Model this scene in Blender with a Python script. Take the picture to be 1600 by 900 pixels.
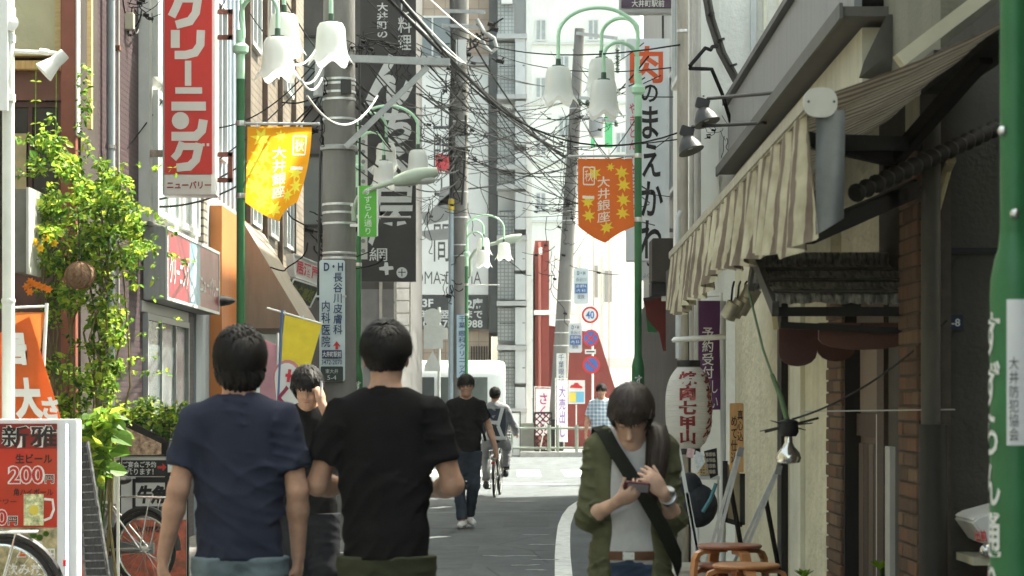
import bpy, bmesh, math, random
import numpy as np
from mathutils import Vector, Matrix
R = math.radians
for _o in list(bpy.data.objects): bpy.data.objects.remove(_o)
SC = bpy.context.scene
COL = SC.collection
random.seed(7)

# ------------------------------------------------------------------ camera, sky, sun, exposure
FPX, CAMZ, HORIZON = 3700.0, 1.46, 623.0
cam_data = bpy.data.cameras.new('camera')
cam = bpy.data.objects.new('camera', cam_data); COL.objects.link(cam)
cam.location = (0, 0, CAMZ); cam.rotation_euler = (R(90), 0, 0)
cam_data.sensor_width = 36.0; cam_data.lens = FPX*36/1600
cam_data.shift_y = (HORIZON-450)/1600
cam_data.clip_start = 0.1; cam_data.clip_end = 2000
cam_data.dof.use_dof = True; cam_data.dof.focus_distance = 21.0; cam_data.dof.aperture_fstop = 7.5
SC.camera = cam

SUN_AZ, SUN_EL = 55.0, 58.0          # degrees right of the view direction, degrees above the horizon
world = bpy.data.worlds.new('World'); SC.world = world; world.use_nodes = True
wn = world.node_tree.nodes; wl = world.node_tree.links
sky = wn.new('ShaderNodeTexSky'); sky.sky_type = 'NISHITA'; sky.sun_disc = False
sky.sun_elevation = R(SUN_EL); sky.sun_rotation = R(SUN_AZ)
sky.air_density = 0.9; sky.dust_density = 4.0; sky.ozone_density = 0.4
wn['Background'].inputs['Strength'].default_value = 0.15
soft = wn.new('ShaderNodeHueSaturation'); soft.inputs['Saturation'].default_value = 0.62       # hazy summer sky, little blue left
tint = wn.new('ShaderNodeMix'); tint.data_type = 'RGBA'; tint.blend_type = 'MULTIPLY'; tint.inputs['Factor'].default_value = 1
tint.inputs[7].default_value = (0.975, 1.0, 0.83, 1)
wl.new(sky.outputs[0], soft.inputs['Color']); wl.new(soft.outputs[0], tint.inputs[6]); wl.new(tint.outputs[2], wn['Background'].inputs['Color'])
sun_data = bpy.data.lights.new('sun', 'SUN'); sun_data.energy = 3.7; sun_data.angle = R(0.6)
sun_data.color = (1.0, 0.96, 0.84)
sun = bpy.data.objects.new('sun', sun_data); COL.objects.link(sun)
_sd = Vector((math.sin(R(SUN_AZ))*math.cos(R(SUN_EL)), math.cos(R(SUN_AZ))*math.cos(R(SUN_EL)), math.sin(R(SUN_EL))))
sun.rotation_euler = _sd.to_track_quat('Z', 'Y').to_euler()
SC.view_settings.view_transform = 'Standard'; SC.view_settings.look = 'None'
SC.view_settings.exposure = 2.36; SC.view_settings.gamma = 1.0; SC.view_settings.use_curve_mapping = False
SC.cycles.use_denoising = True; SC.cycles.use_adaptive_sampling = True; SC.cycles.adaptive_threshold = 0.02
SC.cycles.max_bounces = 7; SC.cycles.diffuse_bounces = 4; SC.cycles.transmission_bounces = 4
SC.cycles.transparent_max_bounces = 8; SC.cycles.volume_bounces = 0
SC.cycles.sample_clamp_indirect = 6.0
SC.cycles.caustics_reflective = False; SC.cycles.caustics_refractive = False

# ------------------------------------------------------------------ helpers
def W(px, py, Y):
    """a point of the place: seen at (px, py) of the 1600x900 photograph, Y metres down the street"""
    return Vector(((px-800)*Y/FPX, Y, CAMZ-(py-HORIZON)*Y/FPX))
def XX(px, Y): return (px-800)*Y/FPX
def ZZ(py, Y): return CAMZ-(py-HORIZON)*Y/FPX

OFF = {}      # object name -> world offset of its local space
def tag(o, label=None, cat=None, group=None, kind=None):
    if label: o['label'] = label
    if cat: o['category'] = cat
    if group: o['group'] = group
    if kind: o['kind'] = kind
    return o
def thing(name, loc, label, cat, group=None):
    o = bpy.data.objects.new(name, None); COL.objects.link(o); o.location = loc
    o.empty_display_size = 0.1
    OFF[o.name] = Vector(loc)
    return tag(o, label, cat, group)
def link_mesh(name, me, mat, parent=None, loc=None):
    o = bpy.data.objects.new(name, me); COL.objects.link(o)
    if mat is not None:
        me.materials.clear(); me.materials.append(mat)
    if parent is not None:
        o.parent = parent; OFF[o.name] = OFF[parent.name].copy()
        d = OFF[parent.name]
    else:
        d = Vector(loc) if loc is not None else Vector((0, 0, 0))
        o.location = d; OFF[o.name] = d.copy()
    if d.length > 0: me.transform(Matrix.Translation(-d))
    return o
def copy_tree(o, parent=None, delta=None):
    c = o.copy(); COL.objects.link(c); c.parent = parent
    if parent is None and delta is not None: c.location = Vector(o.location)+Vector(delta)
    OFF[c.name] = Vector(c.location) if parent is None else OFF[parent.name].copy()
    for ch in o.children: copy_tree(ch, c)
    return c

class MB:
    """collects shapes in world coordinates; build() links them as one mesh object"""
    def __init__(s): s.v = []; s.f = []; s.sm = []
    def add(s, vs, fs, smooth=False):
        n = len(s.v); s.v += [tuple(v) for v in vs]
        s.f += [tuple(i+n for i in f) for f in fs]; s.sm += [smooth]*len(fs); return s
    def box(s, x0, x1, y0, y1, z0, z1):
        v = [(x0,y0,z0),(x1,y0,z0),(x1,y1,z0),(x0,y1,z0),(x0,y0,z1),(x1,y0,z1),(x1,y1,z1),(x0,y1,z1)]
        return s.add(v, [(3,2,1,0),(4,5,6,7),(0,1,5,4),(1,2,6,5),(2,3,7,6),(3,0,4,7)])
    def obox(s, c, u, v, w):
        """box centred at c with half-axis vectors u, v, w"""
        c, u, v, w = map(Vector, (c, u, v, w)); p = []
        for k in (-1, 1):
            for a, b in ((-1,-1),(1,-1),(1,1),(-1,1)): p.append(c+u*a+v*b+w*k)
        return s.add(p, [(3,2,1,0),(4,5,6,7),(0,1,5,4),(1,2,6,5),(2,3,7,6),(3,0,4,7)])
    def bar(s, a, b, wd, ht, up=(0,0,1)):
        a, b = Vector(a), Vector(b); d = b-a; up = Vector(up)
        if abs(d.normalized().dot(up)) > .98: up = Vector((0,1,0))
        r = d.cross(up).normalized(); t = r.cross(d).normalized()
        return s.obox((a+b)/2, d/2, r*wd/2, t*ht/2)
    def quad(s, a, b, c, d): return s.add([a,b,c,d], [(0,1,2,3)])
    def tube(s, pts, r, n=8, cap=True):
        pts = [Vector(p) for p in pts]; m = len(pts)
        rr = r if isinstance(r, (list, tuple)) else [r]*m
        d0 = (pts[1]-pts[0]).normalized()
        ref = Vector((0,0,1)) if abs(d0.z) < .9 else Vector((1,0,0))
        e1 = (ref-d0*ref.dot(d0)).normalized(); vs = []
        for i in range(m):
            if i == 0: d = d0
            elif i == m-1: d = (pts[-1]-pts[-2]).normalized()
            else: d = ((pts[i+1]-pts[i]).normalized()+(pts[i]-pts[i-1]).normalized()).normalized()
            e1 = (e1-d*e1.dot(d)).normalized(); e2 = d.cross(e1)
            for k in range(n):
                a = 2*math.pi*k/n; vs.append(pts[i]+(e1*math.cos(a)+e2*math.sin(a))*rr[i])
        fs = [(i*n+k, i*n+(k+1)%n, (i+1)*n+(k+1)%n, (i+1)*n+k) for i in range(m-1) for k in range(n)]
        s.add(vs, fs, True)
        if cap:
            b = len(s.v)-len(vs)
            s.f += [tuple(b+k for k in range(n-1,-1,-1)), tuple(b+(m-1)*n+k for k in range(n))]; s.sm += [False, False]
        return s
    def lathe(s, c, prof, n=20, rf=None, axis=None):
        """prof: (radius, height); rf(k_angle, i) scales the radius"""
        c = Vector(c); vs = []
        M3 = Vector(axis).to_track_quat('Z','Y').to_matrix() if axis is not None else Matrix.Identity(3)
        for i, (r, h) in enumerate(prof):
            for k in range(n):
                a = 2*math.pi*k/n; q = rf(a, i) if rf else (1, 0)
                vs.append(c+M3@Vector((r*q[0]*math.cos(a), r*q[0]*math.sin(a), h+q[1])))
        fs = [(i*n+k, i*n+(k+1)%n, (i+1)*n+(k+1)%n, (i+1)*n+k) for i in range(len(prof)-1) for k in range(n)]
        s.add(vs, fs, True); b = len(s.v)-len(vs)
        if prof[0][0] > 1e-4: s.f.append(tuple(b+k for k in range(n-1,-1,-1))); s.sm.append(False)
        if prof[-1][0] > 1e-4: s.f.append(tuple(b+(len(prof)-1)*n+k for k in range(n))); s.sm.append(False)
        return s
    def lathe_open(s, c, prof, n=20, rf=None):
        s.lathe(c, prof, n, rf)
        k = (1 if prof[0][0] > 1e-4 else 0)+(1 if prof[-1][0] > 1e-4 else 0)
        if k: s.f = s.f[:-k]; s.sm = s.sm[:-k]
        return s
    def prism(s, pts, ext):
        """flat outline pts (world) pushed along ext"""
        pts = [Vector(p) for p in pts]; e = Vector(ext); n = len(pts)
        return s.add(pts+[p+e for p in pts], [tuple(range(n-1,-1,-1)), tuple(range(n,2*n))]+[(i,(i+1)%n,n+(i+1)%n,n+i) for i in range(n)])
    def sphere(s, c, r, n=12, m=8, sc=(1,1,1)):
        c = Vector(c); vs = [c+Vector((0,0,-r*sc[2]))]
        for i in range(1, m):
            t = -math.pi/2+math.pi*i/m
            for k in range(n):
                a = 2*math.pi*k/n
                vs.append(c+Vector((r*sc[0]*math.cos(t)*math.cos(a), r*sc[1]*math.cos(t)*math.sin(a), r*sc[2]*math.sin(t))))
        vs.append(c+Vector((0,0,r*sc[2]))); L = len(vs)-1; fs = []
        for k in range(n):
            fs.append((0, 1+(k+1)%n, 1+k)); fs.append((L, L-n+k, L-n+(k+1)%n))
        for i in range(m-2):
            for k in range(n):
                a = 1+i*n; fs.append((a+k, a+(k+1)%n, a+n+(k+1)%n, a+n+k))
        return s.add(vs, fs, True)
    def mesh(s, name):
        me = bpy.data.meshes.new(name); me.from_pydata(s.v, [], s.f)
        me.polygons.foreach_set('use_smooth', s.sm); me.update(); return me
    def build(s, name, mat, parent=None, loc=None, bevel=0):
        me = s.mesh(name)
        bm = bmesh.new(); bm.from_mesh(me); bmesh.ops.recalc_face_normals(bm, faces=bm.faces[:])
        if bevel: bmesh.ops.bevel(bm, geom=bm.edges[:], offset=bevel, segments=2, affect='EDGES', clamp_overlap=True)
        bm.to_mesh(me); bm.free(); me.set_sharp_from_angle(angle=R(38))
        if parent is None and loc is None:
            a = np.array(s.v); loc = (float((a[:,0].min()+a[:,0].max())/2), float((a[:,1].min()+a[:,1].max())/2), float(a[:,2].min()))
        return link_mesh(name, me, mat, parent, loc)

# ------------------------------------------------------------------ materials
MATS = {}
def mat(name, col, rough=.6, var=.12, scale=6.0, bump=0.0, bscale=40.0, metal=0.0, dirt=0.0, stretch=(1,1,1),
        emit=None, trans=0.0, spec=.3, sheen=0.0, hue=None, coat=0.0):
    if name in MATS: return MATS[name]
    m = bpy.data.materials.new(name); m.use_nodes = True; MATS[name] = m
    nt = m.node_tree; N = nt.nodes; L = nt.links; b = N['Principled BSDF']
    b.inputs['Roughness'].default_value = rough; b.inputs['Metallic'].default_value = metal
    b.inputs['Specular IOR Level'].default_value = spec
    if coat: b.inputs['Coat Weight'].default_value = coat
    if sheen: b.inputs['Sheen Weight'].default_value = sheen
    c4 = (*col, 1)
    tc = N.new('ShaderNodeNewGeometry')
    mp = N.new('ShaderNodeMapping'); mp.inputs['Scale'].default_value = stretch
    L.new(tc.outputs['Position'], mp.inputs[0])
    src = None
    if var > 0:
        n = N.new('ShaderNodeTexNoise'); n.inputs['Scale'].default_value = scale; n.inputs['Detail'].default_value = 6
        n.inputs['Roughness'].default_value = .62
        L.new(mp.outputs[0], n.inputs['Vector'])
        r = N.new('ShaderNodeValToRGB'); r.color_ramp.elements[0].position = .3; r.color_ramp.elements[1].position = .72
        h = hue if hue else col
        r.color_ramp.elements[0].color = (*[max(0, x*(1-var)) for x in h], 1)
        r.color_ramp.elements[1].color = (*[min(1, x*(1+var)) for x in col], 1)
        L.new(n.outputs['Fac'], r.inputs[0]); src = r.outputs[0]
        rr = N.new('ShaderNodeMapRange'); rr.inputs['To Min'].default_value = max(.02, rough-.12); rr.inputs['To Max'].default_value = min(1, rough+.12)
        L.new(n.outputs['Fac'], rr.inputs[0]); L.new(rr.outputs[0], b.inputs['Roughness'])
    if dirt > 0:
        n2 = N.new('ShaderNodeTexNoise'); n2.inputs['Scale'].default_value = 2.2; n2.inputs['Detail'].default_value = 8
        mp2 = N.new('ShaderNodeMapping'); mp2.inputs['Scale'].default_value = (2.5, 2.5, .35)
        L.new(tc.outputs['Position'], mp2.inputs[0]); L.new(mp2.outputs[0], n2.inputs['Vector'])
        r2 = N.new('ShaderNodeValToRGB'); r2.color_ramp.elements[0].position = .46; r2.color_ramp.elements[1].position = .75
        L.new(n2.outputs['Fac'], r2.inputs[0])
        mx = N.new('ShaderNodeMix'); mx.data_type = 'RGBA'
        mu = N.new('ShaderNodeMath'); mu.operation = 'MULTIPLY'; mu.inputs[1].default_value = dirt
        L.new(r2.outputs[0], mu.inputs[0]); L.new(mu.outputs[0], mx.inputs['Factor'])
        if src: L.new(src, mx.inputs[6])
        else: mx.inputs[6].default_value = c4
        mx.inputs[7].default_value = (*[x*.38+.012 for x in col], 1); src = mx.outputs[2]
    if src: L.new(src, b.inputs['Base Color'])
    else: b.inputs['Base Color'].default_value = c4
    if bump > 0:
        n3 = N.new('ShaderNodeTexNoise'); n3.inputs['Scale'].default_value = bscale; n3.inputs['Detail'].default_value = 5
        L.new(mp.outputs[0], n3.inputs['Vector'])
        bp = N.new('ShaderNodeBump'); bp.inputs['Strength'].default_value = bump; bp.inputs['Distance'].default_value = .02
        L.new(n3.outputs['Fac'], bp.inputs['Height']); L.new(bp.outputs[0], b.inputs['Normal'])
    if emit:
        b.inputs['Emission Color'].default_value = (*emit[:3], 1); b.inputs['Emission Strength'].default_value = emit[3]
    if trans > 0:
        t = N.new('ShaderNodeBsdfTranslucent'); ms = N.new('ShaderNodeMixShader'); ms.inputs[0].default_value = trans
        if src: L.new(src, t.inputs[0])
        else: t.inputs[0].default_value = c4
        L.new(b.outputs[0], ms.inputs[1]); L.new(t.outputs[0], ms.inputs[2]); L.new(ms.outputs[0], N['Material Output'].inputs[0])
    return m
def tiles(name, c1, c2, mortar, w, h, axes='yz', gap=.06, rough=.45, bump=.6, offset=0.5, var=.0, dirt=0.0):
    """small tiles or bricks too fine to build one by one"""
    if name in MATS: return MATS[name]
    m = bpy.data.materials.new(name); m.use_nodes = True; MATS[name] = m
    nt = m.node_tree; N = nt.nodes; L = nt.links; b = N['Principled BSDF']; b.inputs['Roughness'].default_value = rough
    g = N.new('ShaderNodeNewGeometry'); sp = N.new('ShaderNodeSeparateXYZ'); cb = N.new('ShaderNodeCombineXYZ')
    L.new(g.outputs['Position'], sp.inputs[0])
    for k, a in enumerate(axes): L.new(sp.outputs['xyz'.index(a)], cb.inputs[k])
    br = N.new('ShaderNodeTexBrick'); br.offset = offset
    br.inputs['Scale'].default_value = 1.0; br.inputs['Brick Width'].default_value = w; br.inputs['Row Height'].default_value = h
    br.inputs['Mortar Size'].default_value = gap*h; br.inputs['Mortar Smooth'].default_value = .1
    br.inputs['Color1'].default_value = (*c1,1); br.inputs['Color2'].default_value = (*c2,1); br.inputs['Mortar'].default_value = (*mortar,1)
    L.new(cb.outputs[0], br.inputs['Vector']); src = br.outputs['Color']
    n2 = N.new('ShaderNodeTexNoise'); n2.inputs['Scale'].default_value = 1.7; n2.inputs['Detail'].default_value = 7
    L.new(g.outputs['Position'], n2.inputs['Vector'])
    mx = N.new('ShaderNodeMix'); mx.data_type = 'RGBA'; mx.blend_type = 'MULTIPLY'; mx.inputs['Factor'].default_value = 1
    r2 = N.new('ShaderNodeValToRGB'); r2.color_ramp.elements[0].position = .3; r2.color_ramp.elements[0].color = (.7-dirt*.4,)*3+(1,)
    r2.color_ramp.elements[1].position = .7; r2.color_ramp.elements[1].color = (1.1,1.1,1.1,1)
    L.new(n2.outputs['Fac'], r2.inputs[0]); L.new(src, mx.inputs[6]); L.new(r2.outputs[0], mx.inputs[7])
    L.new(mx.outputs[2], b.inputs['Base Color'])
    bp = N.new('ShaderNodeBump'); bp.inputs['Strength'].default_value = bump; bp.inputs['Distance'].default_value = .01
    inv = N.new('ShaderNodeMath'); inv.operation = 'SUBTRACT'; inv.inputs[0].default_value = 1
    L.new(br.outputs['Fac'], inv.inputs[1]); L.new(inv.outputs[0], bp.inputs['Height']); L.new(bp.outputs[0], b.inputs['Normal'])
    return m

# ------------------------------------------------------------------ lettering
_glyph = {}
def glyph(ch, bold=0.0):
    k = (ch, bold)
    if k in _glyph: return _glyph[k]
    c = bpy.data.curves.new('glyph', 'FONT'); c.body = ch; c.offset = bold; c.resolution_u = 3
    o = bpy.data.objects.new('glyph', c); COL.objects.link(o)
    me = bpy.data.meshes.new_from_object(o.evaluated_get(bpy.context.evaluated_depsgraph_get()))
    v = [tuple(p.co) for p in me.vertices]; f = [tuple(p.vertices) for p in me.polygons]
    bpy.data.objects.remove(o); bpy.data.curves.remove(c); bpy.data.meshes.remove(me)
    _glyph[k] = (v, f); return _glyph[k]
def text_flat(body, w, h, bold=0.0, vertical=False, slant=0.0):
    """vertices (u, v) and faces filling a w x h box centred at 0"""
    V, Fc = [], []
    if vertical:
        n = len(body)
        for i, ch in enumerate(body):
            if ch == ' ': continue
            v, f = glyph(ch, bold); k = len(V)
            for x, y, _ in v:
                x, y = (x-.5), (y-.38)
                if ch in 'ー〜～-': x, y = y+.02, -x
                V.append((x*w/1.0*1.06, (n/2-.5-i)*h/n+y*h/n*.98))
            Fc += [tuple(a+k for a in q) for q in f]
    else:
        v, f = glyph(body, bold)
        if not v: return [], []
        x0 = min(p[0] for p in v); x1 = max(p[0] for p in v); y0 = min(p[1] for p in v); y1 = max(p[1] for p in v)
        for x, y, _ in v:
            yy = ((y-y0)/(y1-y0)-.5)*h
            V.append((((x-x0)/(x1-x0)-.5)*w+slant*yy, yy))
        Fc = list(f)
    return V, Fc
def lettering(parent, body, m, c, u, v, w, h, bold=.02, vertical=False, name='lettering', slant=0.0, proud=.004):
    """flat letters on a panel: c centre on the panel face, u right, v up (unit vectors)"""
    V, Fc = text_flat(body, w, h, bold, vertical, slant); c, u, v = Vector(c), Vector(u).normalized(), Vector(v).normalized()
    n = u.cross(v); mb = MB(); mb.add([c+u*a+v*b+n*proud for a, b in V], Fc)
    return link_mesh(name, mb.mesh(name), m, parent, None)
def lettering_round(parent, body, m, base, r, ang, zc, w, h, bold=.02, rfun=None, name='lettering', proud=.003):
    """vertical lettering wrapped round an upright cylinder"""
    V, Fc = text_flat(body, w, h, bold, True); vs = []
    for a, b in V:
        rr = (rfun(zc+b) if rfun else r)+proud; t = ang+a/(rr if rr > .01 else .01)
        vs.append((base[0]+rr*math.cos(t), base[1]+rr*math.sin(t), zc+b))
    mb = MB(); mb.add(vs, Fc); return link_mesh(name, mb.mesh(name), m, parent, None)
def rbox(mb, c, u, v, n, w, h, t, rad=0.03, seg=4):
    """rounded-corner plate"""
    c, u, v, n = Vector(c), Vector(u).normalized(), Vector(v).normalized(), Vector(n).normalized(); pts = []
    for sx, sy, a0 in ((1,1,0),(-1,1,90),(-1,-1,180),(1,-1,270)):
        for i in range(seg+1):
            a = R(a0+90*i/seg)
            pts.append(c+u*(sx*(w/2-rad)+rad*math.cos(a))+v*(sy*(h/2-rad)+rad*math.sin(a))-n*t)
    return mb.prism(pts, n*t)
XU, YU, ZU = Vector((1,0,0)), Vector((0,1,0)), Vector((0,0,1))
def sag(a, b, s, n=14):
    a, b = Vector(a), Vector(b)
    return [a.lerp(b, i/n)-Vector((0,0,s*4*(i/n)*(1-i/n))) for i in range(n+1)]
# ------------------------------------------------------------------ the ground and the road
def asphalt_mat():
    m = mat('asphalt', (.094,.106,.112), .86, .34, 1.6, .7, 140, dirt=.30, stretch=(1.6,.5,1)); N = m.node_tree.nodes; L = m.node_tree.links; b = N['Principled BSDF']
    src = b.inputs['Base Color'].links[0].from_socket; g = N.new('ShaderNodeNewGeometry')
    v = N.new('ShaderNodeTexVoronoi'); v.inputs['Scale'].default_value = 150; L.new(g.outputs['Position'], v.inputs['Vector'])
    r = N.new('ShaderNodeValToRGB'); r.color_ramp.elements[0].color = (1.5,1.5,1.48,1); r.color_ramp.elements[1].position = .55; r.color_ramp.elements[1].color = (.72,.72,.73,1); L.new(v.outputs['Distance'], r.inputs[0])
    c = N.new('ShaderNodeTexVoronoi'); c.feature = 'DISTANCE_TO_EDGE'; c.inputs['Scale'].default_value = .55
    n = N.new('ShaderNodeTexNoise'); n.inputs['Scale'].default_value = 3; n.inputs['Detail'].default_value = 6; ad = N.new('ShaderNodeVectorMath'); ad.operation = 'ADD'; L.new(g.outputs['Position'], ad.inputs[0]); L.new(n.outputs['Color'], ad.inputs[1]); L.new(ad.outputs[0], c.inputs['Vector'])
    r2 = N.new('ShaderNodeValToRGB'); r2.color_ramp.elements[0].color = (.45,.45,.45,1); r2.color_ramp.elements[1].position = .012; L.new(c.outputs['Distance'], r2.inputs[0])
    for q in (r, r2):
        mx = N.new('ShaderNodeMix'); mx.data_type = 'RGBA'; mx.blend_type = 'MULTIPLY'; mx.inputs['Factor'].default_value = .85; L.new(src, mx.inputs[6]); L.new(q.outputs[0], mx.inputs[7]); src = mx.outputs[2]
    L.new(src, b.inputs['Base Color']); return m
ASPH = asphalt_mat()
PAINT = mat('road_paint', (.62,.63,.61), .75, .22, 14, .2, 120, dirt=.45)
CONC = mat('concrete', (.30,.29,.27), .85, .2, 3, .4, 60, dirt=.5)
STEEL = mat('steel', (.55,.55,.53), .3, .1, metal=1)
DKMET = mat('dark_metal', (.022,.022,.023), .5, .2, 20)
WHITE = mat('white_paint', (.70,.70,.67), .5, .06, 5, dirt=.15)
BLACKP = mat('black_paint', (.014,.014,.015), .5, .1)
mb = MB(); mb.quad((-300,-40,0), (300,-40,0), (300,700,0), (-300,700,0))
tag(mb.build('ground', mat('ground_concrete', (.16,.155,.145), .9, .25, 2, .3, 50, dirt=.4), loc=(0,0,0)), kind='structure')
mb = MB()
mb.add([(-2.15,-20,.004),(1.42,-20,.004),(1.62,36.2,.004),(2.2,37.6,.004),(3.4,38.4,.004),(60,38.4,.004),(60,59.2,.004),(.2,59.2,.004),(.2,61,.004),(-30,61,.004),(-30,38.6,.004),(-3.0,38.6,.004),(-2.1,37.5,.004)],
       [tuple(range(13))])
tag(mb.build('road', ASPH, loc=(0,0,0)), kind='structure')
# far pavement with kerb
mb = MB(); mb.box(.2, 40, 59.35, 80, -.02, .12); pv = tag(mb.build('pavement', CONC), kind='structure')
for i in range(14):
    k = MB(); k.box(.2+i*1.0, 1.19+i*1.0, 59.19, 59.345, -.02, .13); k.build('kerb_stone', mat('kerb_concrete', (.36,.35,.33), .85, .2, 4, .3, 60), pv, bevel=.01)
# the white edge line that swings round the corner
def line_strip(mb, pts, w, z=.008):
    pts = [Vector((x, y, z)) for x, y in pts]; vs = []
    for i, p in enumerate(pts):
        d = (pts[min(i+1, len(pts)-1)]-pts[max(i-1, 0)]).normalized(); n = Vector((d.y, -d.x, 0))*w/2
        vs += [p-n, p+n]
    mb.add(vs, [(2*i,2*i+1,2*i+3,2*i+2) for i in range(len(pts)-1)])
mb = MB()
line_strip(mb, [(.30,8),(.34,12),(.385,16),(.425,19.5),(.47,22),(.525,24.4),(.60,27.2),(.70,29.6),(.83,31.8),(1.0,33.6),(1.25,35.2),(1.6,36.5),(2.1,37.5)], .145)
road = bpy.data.objects['road']
mb.build('edge_line', PAINT, road)
mb = MB(); line_strip(mb, [(-1.98,10),(-1.94,16),(-1.92,20.6)], .15); mb.build('edge_line', PAINT, road)
mb = MB(); line_strip(mb, [(-1.91,21.4),(-1.86,25),(-1.8,31),(-1.78,36.5)], .15); mb.build('edge_line', PAINT, road)
for a, b in (((-.98,24.55),(-.70,25.0)), ((-1.05,31.4),(-.86,31.9)), ((-1.6,22.3),(-1.2,22.6)), ((-1.55,21.2),(-1.3,21.9))):
    mb = MB(); line_strip(mb, [a, ((a[0]+b[0])/2, (a[1]+b[1])/2+.02), b], .16); mb.build('worn_mark', PAINT, road)
# crosswalk beyond the corner
for i in range(9):
    mb = MB(); x = -2.6+i*.9; mb.quad((x,44.2,.008), (x+.45,44.2,.008), (x+.45,48.2,.008), (x,48.2,.008)); mb.build('crosswalk_bar', PAINT, road)
mb = MB(); line_strip(mb, [(-1.7,40.9),(.9,40.2)], .30); mb.build('stop_line', PAINT, road)
for i, (x, y, w) in enumerate(((.25,25.3,.28),(.33,23.6,.3),(-.02,21.9,.5),(.30,21.4,.22),(.12,20.7,.25),(.2,20.1,.16))):
    mb = MB(); rr = random.Random(i); pts = [(x+w*(k/7-.5), y+rr.uniform(-.05,.05)) for k in range(8)]
    line_strip(mb, pts, .07); mb.build('worn_mark', mat('worn_paint', (.26,.27,.265), .85, .5, 30), road)
# tar seam across the carriageway, manhole
mb = MB(); line_strip(mb, [(-1.9,29.9),(-.6,30.3),(.2,30.5),(.9,30.35)], .09, .007); mb.build('patch_seam', mat('pale_seam', (.17,.18,.18), .9, .3, 20), road)
mb = MB(); line_strip(mb, [(-1.95,26.4),(-.9,26.6),(-.3,26.5)], .12, .007); mb.build('patch_seam', mat('tar_seam', (.03,.032,.033), .8, .3, 20), road)
for x0_, x1_, y0_, y1_ in ((-1.25,-.35,20.2,23.4),(-.1,.42,26.8,29.2)):
    mb = MB(); mb.quad((x0_,y0_,.006), (x1_,y0_+.05,.006), (x1_+.03,y1_,.006), (x0_+.02,y1_-.06,.006)); mb.build('asphalt_patch', mat('patch_asphalt', (.068,.076,.080), .9, .3, 3, .5, 160), road)
mb = MB(); mb.lathe((.05,33.5,.004), [(.30,0),(.30,.004),(.0,.0045)], 24); mb.build('manhole_cover', mat('cast_iron', (.05,.05,.05), .6, .2, 30, .6, 90), road)

# ------------------------------------------------------------------ buildings
GLASS = mat('window_glass', (.10,.13,.14), .12, .15, 2, spec=.8)
FROST = mat('frosted_glass', (.42,.48,.47), .4, .25, 3)
def wbox(name, x0, x1, y0, y1, z0, z1, m, parent, bevel=0):
    mb = MB(); mb.box(x0,x1,y0,y1,z0,z1); return mb.build(name, m, parent, bevel=bevel)
def window_x(parent, x, y0, y1, z0, z1, side, frame_m, glass_m, mull=1, fw=.05, dep=.06, rail=0, name='window'):
    """a framed window on a wall facing +-x (side = +1 faces +x)"""
    f = MB(); a, b = (x-.02*side, x+dep*side); a, b = min(a,b), max(a,b)
    f.box(a,b,y0,y0+fw,z0,z1); f.box(a,b,y1-fw,y1,z0,z1); f.box(a,b,y0+fw,y1-fw,z0,z0+fw); f.box(a,b,y0+fw,y1-fw,z1-fw,z1)
    for i in range(mull):
        yc = y0+(y1-y0)*(i+1)/(mull+1); f.box(a+.004,b-.004,yc-fw*.4,yc+fw*.4,z0+fw,z1-fw)
    w = f.build(name, frame_m, parent)
    for i in range(mull+1):
        ya = y0+(y1-y0)*i/(mull+1)+fw*.5; yb = y0+(y1-y0)*(i+1)/(mull+1)-fw*.5
        p = MB(); xa = x+.012*side; p.box(min(xa,xa+.012*side),max(xa,xa+.012*side),ya+.003,yb-.003,z0+fw+.001,z1-fw-.001); p.build('pane', glass_m, w)
    return w
def window_y(parent, y, x0, x1, z0, z1, frame_m, glass_m, mull=1, fw=.05, dep=.06, name='window', trans=0):
    f = MB(); a, b = y-dep, y+.02
    f.box(x0,x0+fw,a,b,z0,z1); f.box(x1-fw,x1,a,b,z0,z1); f.box(x0+fw,x1-fw,a,b,z0,z0+fw); f.box(x0+fw,x1-fw,a,b,z1-fw,z1)
    for i in range(mull):
        xc = x0+(x1-x0)*(i+1)/(mull+1); f.box(xc-fw*.4,xc+fw*.4,a+.004,b-.004,z0+fw,z1-fw)
    for i in range(trans):
        zc = z0+(z1-z0)*(i+1)/(trans+1); f.box(x0+fw,x1-fw,a+.006,b-.006,zc-fw*.35,zc+fw*.35)
    w = f.build(name, frame_m, parent)
    for i in range(mull+1):
        xa = x0+(x1-x0)*i/(mull+1)+fw*.5; xb = x0+(x1-x0)*(i+1)/(mull+1)-fw*.5
        p = MB(); p.box(xa+.003,xb-.003,y-.024,y-.012,z0+fw+.001,z1-fw-.001); p.build('pane', glass_m, w)
    return w

# ---- left: cream panelled shop with a red-brown column
CREAM = mat('cream_panel', (.46,.42,.27), .75, .14, 3, .2, 30, dirt=.3); TIMBER = mat('pale_timber', (.50,.37,.17), .6, .2, 7, .2, 40, stretch=(1,1,6))
REDBR = mat('red_oxide', (.21,.065,.042), .5, .15, 6, dirt=.2); MAROON_D = mat('dark_brown_board', (.075,.035,.03), .6, .2, 5)
l1 = thing('shop_building', (-5,18.6,0), 'cream and brown timber framed shop front behind the creeper at far left', 'building')
yl = 18.0
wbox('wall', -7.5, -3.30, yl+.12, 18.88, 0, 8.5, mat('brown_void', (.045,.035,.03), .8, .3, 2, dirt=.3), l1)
z_ = lambda py: ZZ(py, yl)
wbox('panel', XX(-60,yl), XX(86,yl), yl+.04, yl+.115, z_(78), z_(-80), CREAM, l1)
wbox('frame', XX(86,yl)+.002, XX(96,yl), yl-.02, yl+.112, z_(80), z_(-80), TIMBER, l1, .006)
wbox('frame', XX(-60,yl), XX(96,yl), yl-.03, yl+.112, z_(88), z_(80)-.002, TIMBER, l1, .006)
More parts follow.
